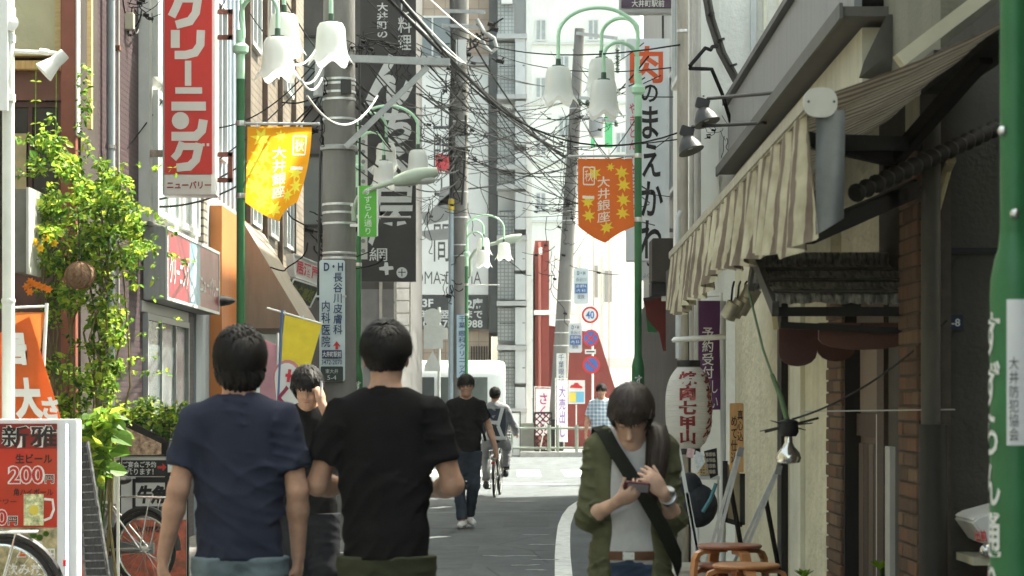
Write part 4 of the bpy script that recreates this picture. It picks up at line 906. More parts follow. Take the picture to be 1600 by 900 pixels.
wbox('splice_box', XX(712,Y2), XX(727,Y2), Y2-.45, Y2-.2, ZZ(232,Y2), ZZ(216,Y2), mat('grey_can', (0,0,0)), up2)
c2 = thing('street_light', W(738,430,Y2), 'slim grey street light on the middle pole reaching over the junction', 'street light')
mb = MB(); mb.tube([W(735,432,Y2-.2), W(735,405,Y2-.2), W(742,392,Y2-.25), W(758,384,Y2-.3), W(778,379,Y2-.3)], .04, 8); mb.build('arm', mat('sage_metal', (0,0,0)), c2)
mb = MB(); a = W(776,380,Y2-.3); b = W(816,369,Y2-.3); mb.tube([a.lerp(b, i/8) for i in range(9)], [.03+.075*math.sin(math.pi*(.1+.8*i/8)) for i in range(9)], 12); mb.build('head', mat('sage_metal', (0,0,0)), c2)
es = thing('eye_clinic_sign', W(721,590,Y2-.3), 'pale blue vertical eye clinic plate on the middle utility pole', 'sign')
Ye = Y2-.26; e_ = Ye/FPX; plate(es, W(722,541,Ye), 17*e_, 98*e_, mat('plate_blue', (.34,.46,.55), .4, .08, 3), .01)
lettering(es, '千葉', NV, W(722,503,Ye-.021), XU, ZU, 10*e_, 20*e_, .01, True); lettering(es, '眼科クリニック', NV, W(722,552,Ye-.021), XU, ZU, 11*e_, 72*e_, .01, True)
# ---- leaning far pole with transformer
Y3 = 61.0
up3 = utility_pole((XX(868,Y3),Y3,.1), (XX(906,Y3),Y3,ZZ(45,Y3)), .225, .13, 'leaning concrete pole with transformer among far wires', [ZZ(y,Y3) for y in (170,230,330,345,470,500,520,540)])
for y, xa, xb in ((150,880,960),(182,898,962),(52,900,965)): mb = MB(); mb.bar(W(xa,y,Y3-.2), W(xb,y+8,Y3-.2), .07, .08); mb.build('crossarm', GALV, up3)
mb = MB(); mb.lathe(W(932,178,Y3-.1), [(.18,-.6),(.2,-.5),(.2,.25),(.16,.32)], 14); mb.build('transformer', mat('grey_can', (0,0,0)), up3)
for (px, py) in ((965,78),(965,88),(965,98),(965,108),(906,160),(918,160),(963,192),(963,160)):
    mb = MB(); mb.lathe(W(px,py,Y3-.2), [(.03,-.1),(.07,-.06),(.04,-.03),(.07,0),(.03,.06)], 8); mb.build('insulator', mat('dark_green_glass', (.02,.05,.035), .3, .1), up3)
for (px,py,w,h,Y,lab) in ((908,447,23,56,Y3-.5,'upper pale blue small clinic plate on the leaning far pole'),(899,528,21,46,Y3-.55,'lower pale blue small clinic plate on the leaning far pole')):
    s_ = thing('clinic_sign', W(px,py+h/2,Y), lab, 'sign'); k = Y/FPX; plate(s_, W(px,py,Y), w*k, h*k, mat('plate_pale_blue', (0,0,0)), .05)
    lettering(s_, 'D・H', NV, W(px,py-h*.36,Y-.021), XU, ZU, w*.55*k, 6*k, .02); lettering(s_, '長谷川', NV, W(px,py-h*.18,Y-.021), XU, ZU, w*.7*k, 6*k, .0)
    mb = MB(); c = W(px,py+h*.06,Y-.021); mb.box(c.x-w*.4*k,c.x+w*.4*k,Y-.026,Y-.022,c.z-8*k,c.z+7*k); b_ = mb.build('blue_panel', mat('panel_blue', (.04,.13,.32), .5, .05), s_)
    lettering(b_, '皮膚科', mat('white_letter', (0,0,0)), W(px,py+h*.06-3.5,Y-.027), XU, ZU, w*.68*k, 5*k, .0); lettering(b_, '内 科', mat('white_letter', (0,0,0)), W(px,py+h*.06+3.5,Y-.027), XU, ZU, w*.6*k, 5*k, .0)
    lettering(s_, '医院', NV, W(px,py+h*.30,Y-.021), XU, ZU, w*.45*k, 6*k, .0)
s_ = thing('eye_clinic_sign', W(878,600,Y3-.4), 'white vertical eye clinic plate low on the leaning far pole', 'sign'); k = (Y3-.4)/FPX
plate(s_, W(877,577,Y3-.4), 15*k, 50*k, mat('plate_white', (.60,.63,.62), .5, .05), .02); lettering(s_, '千葉眼科', NV, W(877,575,Y3-.421), XU, ZU, 9*k, 44*k, .0, True)
# ---- thin pole at the plaster building
up4 = utility_pole((XX(1067,19.5),19.5,0), (XX(1066,19.5),19.5,6.6), .047, .043, 'thin weathered grey pole in front of the white plaster wall', [ZZ(49,19.5)], m=mat('weathered_steel', (.33,.30,.25), .7, .3, 12, dirt=.5, stretch=(1,1,.3)))
mb = MB(); mb.tube([W(1059,402,19.2), W(1059,340,19.2), W(1064,330,19.2)], .02, 8); mb.tube([W(1060,560,19.2), W(1060,400,19.2)], .024, 8); mb.build('side_pipe', mat('pale_pipe', (0,0,0)), up4)
mb = MB(); mb.tube([W(1080,620,19.9), W(1081,-30,19.9)], .02, 8); mb.tube([W(1089,620,20.1), W(1090,-30,20.1)], .03, 8); mb.build('riser_cable', mat('grey_conduit', (0,0,0)), up4)
# ------------------------------------------------------------------ signboards on the left
def px_box(name, x0, x1, y0, y1, Y, dep, m, parent, bevel=0):
    return wbox(name, XX(x0,Y), XX(x1,Y), Y, Y+dep, ZZ(y1,Y), ZZ(y0,Y), m, parent, bevel)
def px_text(parent, body, x0, x1, y0, y1, Y, m, bold=.01, vertical=False, slant=0.0, proud=.004):
    k = Y/FPX; return lettering(parent, body, m, W((x0+x1)/2, (y0+y1)/2, Y), XU, ZU, (x1-x0)*k, (y1-y0)*k, bold, vertical, slant=slant, proud=proud)
SIGNRED = mat('sign_red', (.62,.030,.020), .35, .06, 3, spec=.4); SIGNCR = mat('sign_cream', (.70,.66,.60), .4, .04, 3); CASE = mat('sign_casing', (.70,.71,.70), .4, .05, 4, dirt=.15)
YS = 21.5
rs = thing('cleaning_sign', W(298,305,YS), 'tall red vertical dry cleaning sign with white katakana on the left', 'sign')
px_box('casing', 254, 336, -60, 305, YS+.01, .30, CASE, rs, .01)
px_box('red_face', 257, 331, -58, 272, YS-.012, .02, SIGNRED, rs); px_box('white_face', 257, 331, 273, 304, YS-.012, .02, SIGNCR, rs)
# heavy rounded katakana drawn as strokes
def stroke(pts, w): 
    return pts, w
def strokes(parent, S, Y, m, name='lettering'):
    mb = MB(); k = Y/FPX
    for pts, w in S:
        P = [W(x,y,Y) for x,y in pts]; n = len(P)
        L_, R_ = [], []
        for i in range(n):
            d = (P[min(i+1,n-1)]-P[max(i-1,0)]).normalized(); nn = Vector((-d.z,0,d.x))*w*k/2
            if 0 < i < n-1:
                d1 = (P[i]-P[i-1]).normalized(); c_ = max(.5, d1.dot(d)); nn = nn/c_
            L_.append(P[i]+nn); R_.append(P[i]-nn)
        # each stroke a hair above the last so crossings never share a plane
        off = Vector((0,-.003-.0006*(len(mb.f)%7),0))
        mb.add([p+off for p in L_+R_], [(i,i+1,n+i+1,n+i) for i in range(n-1)])
    o = link_mesh(name, mb.mesh(name), m, parent); o['kind'] = 'stuff'; return o
arc = lambda cx,cy,rx_,ry_,a0,a1,n=7: [(cx+rx_*math.cos(R(a0+(a1-a0)*i/n)), cy-ry_*math.sin(R(a0+(a1-a0)*i/n))) for i in range(n+1)]
S = []
S += [stroke([(283,-8),(275,12),(268,26)],13), stroke([(280,-2),(311,-2)],12), stroke([(310,-6),(306,20),(297,33),(275,39)],13)]            # ku
S += [stroke([(274,47),(274,75)],14), stroke([(314,47),(313,70),(305,82),(290,86),(273,86)],13)]                               # ri
S += [stroke([(294,95),(294,134)],10)]                                                                                        # long mark
S += [stroke([(274,141.5),(316,141.5)],10), stroke([(268,166),(322,166)],14)]                                                    # ni
S += [stroke([(318,187),(315,204),(306,213),(290,213),(268,213)],14)]                                                            # n
S += [stroke([(285,222),(278,240),(271,248)],11), stroke([(282,229),(308,229)],11), stroke([(312,224),(306,250),(296,260),(276,262)],13), stroke([(318,224),(318,228.5)],4), stroke([(325,224),(325,228.5)],4)]  # gu
strokes(rs, S, YS-.013, SIGNCR)
mb = MB(); mb.lathe(W(282,188.5,YS-.017), [(0,-.001),(13.5*YS/FPX,-.001),(13.5*YS/FPX,.001),(0,.001)], 20, axis=(0,1,0)); mb.build('dot', SIGNCR, rs)
px_text(rs, 'ニューバリー', 261, 330, 283, 295, YS-.013, mat('sign_maroon', (.30,.03,.03), .5, .05), .025)
for y0, y1 in ((15,62),(238,285)):
    f = MB(); k = YS+.15
    for ya, yb, xa, xb in ((y0,y0+7,340,364),(y1-7,y1,340,364),(y0,y1,357,364)): f.bar(W(xa,(ya+yb)/2,k), W(xb,(ya+yb)/2,k), .04, max(.04,(yb-ya)*k/FPX)) if xb-xa > 10 else f.bar(W(360,ya,k), W(360,yb,k), .04, .04)
    f.build('bracket', mat('rust_red', (.16,.055,.04), .7, .3, 15), rs)
mb = MB(); mb.bar(W(221,240,YS+.1), W(254,240,YS+.1), .05, .06); mb.build('bracket', mat('rusty_white', (.38,.30,.24), .7, .5, 12), rs)
# box sign below
bs = thing('cleaning_box_sign', (-3.3,23.7,2.36), 'maroon and blue shop box sign with white katakana below the tall red sign', 'sign')
xf, y0, y1, z0, z1 = -3.19, 21.8, 25.7, 2.37, 3.05
wbox('casing', -3.395, xf, y0, y1, z0, z1, mat('grey_casing', (.36,.37,.35), .6, .12, 5, .2, 20, stretch=(8,8,.4), dirt=.35), bs, .008)
fr = MB(); fr.box(xf,xf+.02,y0,y1,z1-.03,z1); fr.box(xf,xf+.02,y0,y1,z0,z0+.03); fr.box(xf,xf+.02,y0,y0+.04,z0+.031,z1-.031); fr.box(xf,xf+.02,y1-.04,y1,z0+.031,z1-.031); fr.build('frame', mat('white_aluminium', (0,0,0)), bs)
for ya, yb, m_ in ((y0+.042,23.35,mat('panel_maroon', (.27,.022,.040), .35, .15, 3)),(23.352,24.15,mat('panel_blue_streak', (.12,.30,.42), .35, .5, 5, hue=(.35,.50,.58))),(24.152,y1-.042,mat('panel_brown', (.20,.030,.034), .35, .15, 3))):
    wbox('face', xf+.001, xf+.012, ya, yb, z0+.032, z1-.032, m_, bs)
lettering(bs, 'クリーニング', WLET, (xf+.013,22.62,2.66), (0,1,0), ZU, 1.3, .27, .02); lettering(bs, 'ニューバリー', WLET, (xf+.013,24.85,2.64), (0,1,0), ZU, 1.5, .20, .02)
mb = MB(); mb.prism([(xf+.013,23.4,2.42),(xf+.013,23.62,2.42),(xf+.013,23.95,2.98),(xf+.013,23.75,2.98)], (.003,0,0)); mb.build('streak', mat('streak_white', (.5,.58,.62), .5, .1), bs)

# ---- tall black brush-lettered banner sign
YK = 37.0
bk = thing('brush_banner_sign', W(608,440,YK), 'tall charcoal banner sign with big white brush characters', 'sign')
px_box('panel', 563, 650, -60, 440, YK, .12, mat('charcoal_vinyl', (.040,.042,.044), .55, .15, 3), bk)
BR = mat('brush_white', (.60,.64,.65), .6, .08, 8)
px_text(bk, '大井町の', 589, 606, 4, 60, YK, BR, .02, True); px_text(bk, '串し料理', 622, 643, -30, 80, YK, BR, .008, True)
px_text(bk, '網', 577, 605, 387, 408, YK, BR, .004)
def brush(pts): 
    mb = MB(); n = len(pts); P = [W(x,y,YK-.004) for x,y in pts]; c = sum(P, Vector())/n
    mb.prism(P, Vector((0,-.004,0))); return mb.build('brush_stroke', BR, bk)
for pts in (
            [(592,418),(600,416),(601,410),(606,410),(607,416),(614,416),(615,421),(607,422),(607,429),(602,430),(601,423),(593,422)],):
    brush(pts)
px_text(bk, 'ん', 572, 646, 84, 168, YK, BR, .055, slant=.1); px_text(bk, 'ち', 598, 644, 168, 224, YK, BR, .055, slant=.1); px_text(bk, 'る', 574, 642, 228, 288, YK, BR, .05, slant=.08); px_text(bk, '屋', 578, 646, 290, 384, YK, BR, .014, slant=.06)
mb = MB(); mb.lathe(W(628,426,YK-.002), [(0,-.003),(8.5*YK/FPX,-.003),(8.5*YK/FPX,.003),(0,.003)], 18, axis=(0,1,0)); sl = mb.build('seal', BR, bk)
px_text(sl, '十', 622, 634, 420, 432, YK-.006, mat('charcoal_vinyl', (0,0,0)), .02)
for y in (-20,200,420): mb = MB(); mb.bar(W(563,y,YK+.06), W(540,y,YK+.3), .05, .05); mb.build('bracket', DKMET, bk)
nb2 = thing('narrow_banner', W(567,405,32.5), 'narrow white vertical strip sign with small round emblems behind the green sign', 'sign')
px_box('panel', 561, 574, 196, 405, 32.5, .02, mat('strip_white', (.52,.52,.49), .6, .06), nb2)
for i in range(13):
    mb = MB(); mb.lathe(W(567.5,206+i*15.5,32.495), [(0,-.002),(.030,-.002),(.030,.002),(0,.002)], 10, axis=(0,1,0)); mb.build('emblem', mat('emblem_grey', (.20,.21,.21), .6, .1), nb2)
px_box('red_edge', 559, 561, 260, 400, 32.5, .02, SIGNRED, nb2)

# ------------------------------------------------------------------ signboards on the right
YN = 29.5
ms = thing('meat_shop_sign', W(1012,408,YN), 'tall white vertical signboard with red and black brush lettering on the right', 'sign')
px_box('casing', 979, 1046, 60, 408, YN, .25, mat('sign_white', (.66,.69,.70), .4, .03, 2, dirt=.06), ms, .01)
px_box('edge', 1039.5, 1046, 60, 408, YN-.013, .012, CASE, ms)
REDO = mat('brush_vermilion', (.66,.10,.028), .5, .05); INK = mat('brush_ink', (.012,.012,.013), .5, .05)
px_text(ms, '肉', 984, 1036, 72, 130, YN, REDO, .022)
px_text(ms, 'の', 1002, 1028, 132, 160, YN, INK, .02, slant=.05); px_text(ms, 'ま', 1003, 1029, 166, 217, YN, INK, .02)
px_text(ms, 'え', 1003, 1032, 224, 277, YN, INK, .02); px_text(ms, 'か', 1001, 1036, 283, 338, YN, INK, .02); px_text(ms, 'わ', 1000, 1034, 344, 404, YN, INK, .02)
px_text(ms, 'やきとん・立ち呑み', 983, 994, 160, 330, YN, mat('brush_red', (.55,.05,.05), .5, .05), .01, True)
for y in (110,360): mb = MB(); mb.bar(W(1046,y,YN+.12), W(1082,y,YN+.12), .05, .05); mb.build('bracket', GALV, ms)
m2 = thing('small_shop_sign', W(1012,438,30.6), 'short white sign hanging below the tall white signboard', 'sign')
px_box('panel', 1001, 1021, 380, 438, 30.6, .06, mat('sign_white', (0,0,0)), m2); px_text(m2, 'し', 1010, 1019, 386, 416, 30.6, INK, .02); px_text(m2, 'ふくろ', 1005, 1020, 427, 434, 30.6, INK, .0)
ps = thing('station_sign', W(1012,18,23.8), 'dark purple sign panel with white kanji cut by the top edge', 'sign')
px_box('casing', 968, 1058, -40, 20, 23.8, .18, mat('sign_greyrim', (.42,.42,.42), .5, .08), ps, .01); px_box('face', 971, 1054, -40, 12.5, 23.78, .018, mat('sign_purple', (.075,.045,.075), .45, .08), ps)
px_text(ps, '大井町駅前', 987, 1038, 0, 11, 23.778, WLET, .01)
cs = thing('colour_sign', W(1049,250,31.5), 'multicoloured vertical restaurant sign partly hidden by the thin pole', 'sign')
for ya, yb, c, nm in ((-30,60,(.60,.36,.22),'salmon'),(62,88,(.045,.07,.20),'royal'),(90,128,(.62,.50,.42),'blush'),(130,205,(.62,.52,.33),'straw'),(207,248,(.55,.42,.24),'amber')):
    px_box('face', 1037, 1060, ya, yb, 31.5, .15, mat('face_'+nm, c, .5, .08), cs)
px_text(cs, 'お', 1042, 1060, 30, 56, 31.5, NV, .05); px_text(cs, 'ろ', 1048, 1060, 66, 84, 31.5, WLET, .04); px_text(cs, 'の', 1042, 1058, 96, 124, 31.5, mat('brush_red', (0,0,0)), .04)
px_text(cs, 'ん', 1044, 1060, 140, 168, 31.5, INK, .04); px_text(cs, 'ぐ', 1044, 1060, 172, 202, 31.5, INK, .04); px_text(cs, 'KI', 1047, 1058, 226, 236, 31.5, INK, .0)
px_box('edge', 1035, 1037, -30, 60, 31.49, .16, DKMET, cs)
# dark box sign and red shop front bits near the lantern
db = thing('brown_box_sign', W(1036,462,25.5), 'dark brown box sign in front of the plaster building', 'sign')
px_box('casing', 1019, 1053, 372, 440, 25.5, .6, mat('brown_box', (.035,.028,.022), .6, .15, 4), db, .01); px_box('underside_lamp', 1034, 1046, 455, 470, 25.7, .1, STEEL, db)
px_box('lower_casing', 1018, 1052, 441, 462, 25.6, .5, mat('black_paint', (0,0,0)), db)
rc = thing('red_shop_canopy', W(1030,540,26.5), 'dark red shop canopy edge hanging beside the lantern', 'canopy')
mb = MB(); q = [W(1006,470,26.5), W(1052,462,26.5), W(1052,545,26.5), W(1036,548,26.5), W(1030,520,26.5), W(1012,500,26.5)]; mb.prism(q, Vector((.1,.5,0))); mb.build('cloth', mat('oxblood_cloth', (.10,.016,.014), .8, .2, 8), rc)
mb = MB(); mb.bar(W(1005,468,26.45), W(1053,460,26.45), .03, .03); mb.build('pole', DKMET, rc)
gg = thing('green_shop_sign', W(1018,540,27.4), 'small dark green hanging sign beside the red canopy', 'sign')
mb = MB(); mb.prism([W(1009,490,27.4), W(1031,488,27.4), W(1031,512,27.4), W(1026,520,27.4), W(1012,519,27.4)], Vector((0,.05,0))); mb.build('board', mat('deep_green', (.018,.10,.035), .5, .1), gg)
mb = MB(); mb.tube([W(1020,489,27.42), W(1020,462,27.42)], .008, 6); mb.build('hanger', DKMET, gg)

# ------------------------------------------------------------------ traffic signs at the far kerb
YM = 59.9
def disc(parent, nm, px, py, r_, Y, m, n=28):
    mb = MB(); k = Y/FPX; mb.lathe(W(px,py,Y), [(0,-.004),(r_*k,-.004),(r_*k,.004),(0,.004)], n, axis=(0,1,0)); return mb.build(nm, m, parent)
TRED = mat('traffic_red', (.55,.03,.035), .4, .04); TBLU = mat('traffic_blue', (.05,.13,.40), .4, .04); TWHI = mat('traffic_white', (.68,.69,.68), .4, .03)
ts = thing('traffic_sign_post', (XX(925,YM),YM,.12), 'post with speed limit forty and two blue no-stopping discs', 'traffic sign')
mb = MB(); mb.tube([(XX(926,YM),YM+.06,.12),(XX(926,YM),YM+.06,ZZ(478,YM))], .03, 8); mb.build('post', mat('white_paint', (0,0,0)), ts)
d = disc(ts, 'speed_sign', 922, 492, 13.2, YM, TRED); disc(d, 'white_field', 922, 492, 10, YM-.006, TWHI); k = YM/FPX
lettering(d, '40', TBLU, W(922,492,YM-.011), XU, ZU, 13*k, 12*k, .02)
for cy, cross in ((528,True),(570,False)):
    d = disc(ts, 'no_stopping_sign' if cross else 'no_parking_sign', 923 if cross else 924, cy, 13.2 if cross else 14, YM, TRED); cx = 923 if cross else 924
    disc(d, 'blue_field', cx, cy, 10.5, YM-.006, TBLU)
    for s_ in ((1,-1) if cross else (1,)):
        mb = MB(); o = Vector((10*k*.7,0,-10*k*.7*s_)); c = W(cx,cy,YM-.012-.002*s_); mb.bar(c-o, c+o, 2.6*k, .003, up=(0,1,0)); mb.build('slash', TRED, d)
wbox('time_plate', XX(914,YM), XX(931,YM), YM-.004, YM+.004, ZZ(553,YM), ZZ(546,YM), TWHI, ts); px_text(ts, '——', 916, 929, 548.5, 550.5, YM-.005, INK, .02)
# backs of signs on a second post
bk2 = thing('sign_backs_post', (XX(686,52),52,0), 'pale grey backs of road signs on a post before the bus', 'traffic sign')
BKM = mat('sign_back', (.42,.43,.41), .5, .1, 6); mb = MB(); mb.tube([(XX(686,52),52,0),(XX(686,52),52,ZZ(480,52))], .032, 8); mb.build('post', BKM, bk2)
disc(bk2, 'disc_back', 676, 496, 14, 51.9, BKM); px_box('plate_back', 662, 692, 508, 545, 51.92, .01, BKM, bk2); px_box('small_box', 692, 699, 512, 530, 51.95, .1, BKM, bk2)
mb = MB(); mb.prism([W(676,548,51.9),W(688,572,51.9),W(688,580,51.9),W(663,580,51.9),W(663,572,51.9)], Vector((0,.01,0))); mb.build('triangle_back', BKM, bk2)
# information board and flags by the guard rail
ib = thing('info_board', W(900,630,60.6), 'white board with small red car picture and blue and yellow panel', 'sign'); Yi = 60.6
px_box('board', 888, 914, 594, 631, Yi, .03, TWHI, ib); px_box('blue_panel', 889.5, 912.5, 612, 629, Yi-.004, .003, mat('sky_blue_print', (.16,.42,.60), .5, .05), ib); px_box('yellow_panel', 889.5, 900, 613, 628, Yi-.008, .003, mat('yellow_flat', (.70,.55,.08), .5, .05), ib)
mb = MB(); mb.prism([W(x,y,Yi-.006) for x,y in ((890,606),(892,602),(896,601),(898,598),(903,598),(906,602),(910,604),(910,607))], Vector((0,.003,0))); mb.build('car_print', TRED, ib)
px_box('post', 899.5, 901.5, 632, 712, Yi+.01, .03, mat('white_paint', (0,0,0)), ib)
def nobori(px, py0, py1, w, Y, m, label, txt, tm, lean=0, side=1, group=None, stripe=None):
    """cloth flag with a pole along one edge"""
    zb = ZZ(py1, Y); t = thing('flag', (XX(px,Y),Y,0), label, 'flag', group); k = Y/FPX
    mb = MB(); mb.tube([(XX(px,Y),Y,.0),(XX(px+lean,Y),Y,ZZ(py0,Y)+.06)], .012, 8); mb.tube([(XX(px+lean,Y),Y,ZZ(py0,Y)+.04),(XX(px+lean+side*w,Y),Y,ZZ(py0,Y)+.03)], .008, 6); mb.build('pole', mat('white_paint', (0,0,0)), t)
    n, q = 10, 24; vs = []; fs = []
    def S(u, v, o=0): return Vector((XX(px+lean*(1-v)+side*(2+u*(w-2)),Y), Y-.01+.03*math.sin(u*4+v*5)*v+o, ZZ(py0+(py1-py0)*v+2*math.sin(v*9)*u,Y)))
    for j in range(q+1):
        for i in range(n+1): vs.append(S(i/n, j/q))
    for j in range(q):
        for i in range(n): a = j*(n+1)+i; fs.append((a,a+1,a+n+2,a+n+1))
    mb = MB(); mb.add(vs, fs, True); link_mesh('cloth', mb.mesh('cloth'), m, t)
    if txt:
        V, Fc = text_flat(txt, .62, .86, .02, True); mb = MB(); mb.add([S(.5+a*side, .5-b, -.006) for a, b in V], Fc); link_mesh('lettering', mb.mesh('lettering'), tm, t)
    return t, S
PINK = mat('pink_cloth', (.66,.42,.50), .8, .08, 10, trans=.3); MAG = mat('magenta_ink', (.42,.07,.22), .7, .05)
nobori(835, 607, 680, 26, 61.5, mat('white_pink_cloth', (.70,.56,.60), .8, .08, 10, trans=.3), 'pink and white flag behind the black lattice', 'さくら', MAG)
nobori(868, 594, 690, 19, 60.2, mat('lilac_cloth', (.70,.66,.72), .8, .08, 10, trans=.3), 'white and lilac flag in front of the leaning pole', '大売出し', mat('violet_ink', (.25,.16,.40), .7, .05))
# guard rail
gr = thing('guard_rail', (XX(860,59.7),59.7,.12), 'grey green pipe guard rail along the far kerb', 'guard rail')
GRM = mat('rail_paint', (.20,.23,.19), .5, .15, 8)
for y in (669,700,): mb = MB(); mb.tube([W(796,y,59.7), W(1010,y,59.7)], .03, 8); mb.build('rail', GRM, gr)
for px in (800,858,872,901,960,1005): mb = MB(); mb.tube([(XX(px,59.7),59.7,.10),(XX(px,59.7),59.7,ZZ(664,59.7))], .045 if px in (858,901) else .03, 8); mb.build('post', GRM, gr)
# lattice, stand sign, bins
lt = thing('lattice_screen', (XX(848,60.4),60.4,.12), 'black diamond lattice screen behind the guard rail', 'screen'); f = MB()
x0, x1, za, zb = XX(835,60.4), XX(862,60.4), .14, ZZ(645,60.4)
for i in range(-7,8):
    for s_ in (1,-1):
        pts = []
        for t in np.linspace(0, 1, 41):
            x = x0+(x1-x0)*t; z = za+(i+4)*.16+s_*(t-.5)*(x1-x0)*1.0
            if za <= z <= zb: pts.append((x,60.4+.012*s_,z))
        if len(pts) > 1: f.bar(pts[0], pts[-1], .012, .03)
o = f.build('lattice', mat('black_wood', (0,0,0)), lt); o['kind'] = 'stuff'
f = MB()
for a, b in (((x0,za),(x0,zb)),((x1,za),(x1,zb)),((x0,za),(x1,za)),((x0,zb),(x1,zb))): f.bar((a[0],60.37,a[1]), (b[0],60.37,b[1]), .03, .05)
f.build('frame', mat('black_wood', (0,0,0)), lt)
wbox('planter_box', XX(862,60.6), XX(880,60.6), 60.5, 60.9, .12, ZZ(655,60.6), mat('black_paint', (0,0,0)), lt)
ab = thing('easel_board', (XX(805,60),60,.12), 'white board with black frame standing beside the cyclist', 'sign')
px_box('board', 797, 812, 645, 712, 60.0, .03, TWHI, ab); f = MB()
for xa, xb, ya, yb in ((795.5,797,643,714),(812,813.5,643,714),(797,812,643,645),(797,812,712,714)): f.box(XX(xa,60),XX(xb,60),59.97,60.04,ZZ(yb,60),ZZ(ya,60))
f.build('frame', mat('black_paint', (0,0,0)), ab)
bn = thing('grey_bin', (XX(825,60.8),60.8,.12), 'grey green plastic bin beside the lattice', 'bin'); px_box('body', 814, 834, 668, 714, 60.8, .35, mat('bin_grey', (.26,.26,.22), .6, .1), bn, .02); px_box('lid', 813, 835, 661, 667.5, 60.75, .42, mat('bin_grey', (0,0,0)), bn, .02)
for i, px in enumerate((842,)):
    a_ = thing('folding_trestle', (XX(846,59.95),59.95,.12), 'thin white folding trestle leaning by the lattice', 'trestle')
    for xa, xb in ((842,852),(862,853)): mb = MB(); mb.bar(W(xa,714,59.95), W(xb,660,59.95), .03, .03); mb.build('leg', mat('white_paint', (0,0,0)), a_)

# ------------------------------------------------------------------ the white microbus crossing at the end
bus = thing('microbus', (-2.7,57.6,0), 'white microbus passing across the end of the street', 'bus')
BW = mat('bus_white', (.72,.73,.71), .3, .03, 4, coat=.3); xa, xb, yb0, yb1 = -5.6, XX(789,57), 57.0, 58.9
prof = [(.35,-.02),(.35,1.0),(1.35,1.02),(1.40,.99),(2.05,.95),(2.22,.86),(2.36,.6),(2.38,0)]
mb = MB(); n = 24
# body as rounded section along x
sec = [(.0,.38),(.02,1.30),(.06,2.0),(.14,2.22),(.34,2.36),(.95,2.40),(1.56,2.36),(1.76,2.22),(1.84,2.0),(1.88,1.30),(1.9,.38)]
xs = [xa, xa+.10, xa+.3, xb-.30, xb-.12, xb-.03, xb]; ins = [.12,.03,0,0,.03,.10,.22]; vs = []
for x, q in zip(xs, ins):
    for dy, z in sec: vs.append((x, yb0+.95+(dy-.95)*(1-q*.35), .38+(z-.38)*(1-q*.22)))
m_ = len(sec); fs = [(i*m_+j, i*m_+j+1, (i+1)*m_+j+1, (i+1)*m_+j) for i in range(len(xs)-1) for j in range(m_-1)]
fs += [tuple(range(m_)), tuple((len(xs)-1)*m_+j for j in range(m_-1,-1,-1))]; mb.add(vs, fs); mb.build('body', BW, bus)
BG = mat('bus_glass', (.035,.042,.042), .08, .3, 1.5, hue=(.10,.13,.12), spec=.7)
for i in range(4):
    x = xb-.42-i*1.28; mb = MB(); mb.prism([(x,yb0+.005,1.22),(x-1.18,yb0+.005,1.22),(x-1.18,yb0+.035,1.98),(x,yb0+.035,1.98)], Vector((0,-.02,0))); w_ = mb.build('window', BG, bus)
    mb = MB(); mb.bar((x-.59,yb0-.022,1.22), (x-.59,yb0+.008,1.98), .02, .03); mb.build('mullion', DKMET, w_)
mb = MB(); mb.box(xa+.2,xb-.2,yb0-.012,yb0+.01,1.02,1.07); mb.build('trim', mat('trim_red', (.5,.05,.04), .4, 0), bus)
for x in (xa+1.0, xb-.95):
    mb = MB(); mb.lathe((x,yb0+.02,.35), [(.35,0),(.35,.2)], 22, axis=(0,1,0)); w_ = mb.build('wheel', mat('tyre', (.02,.02,.02), .8, .2, 20), bus); mb = MB(); mb.lathe((x,yb0+.01,.35), [(.2,0),(.19,.02)], 18, axis=(0,1,0)); mb.build('rim', STEEL, w_)
mb = MB(); mb.box(xb-.015,xb+.012,yb0+.15,yb0+.32,.75,1.05); mb.build('tail_light', TRED, bus)
mb = MB(); mb.box(xa+.1,xb-.1,yb0+.06,yb1-.06,.22,.379); mb.build('underbody', mat('black_paint', (0,0,0)), bus)
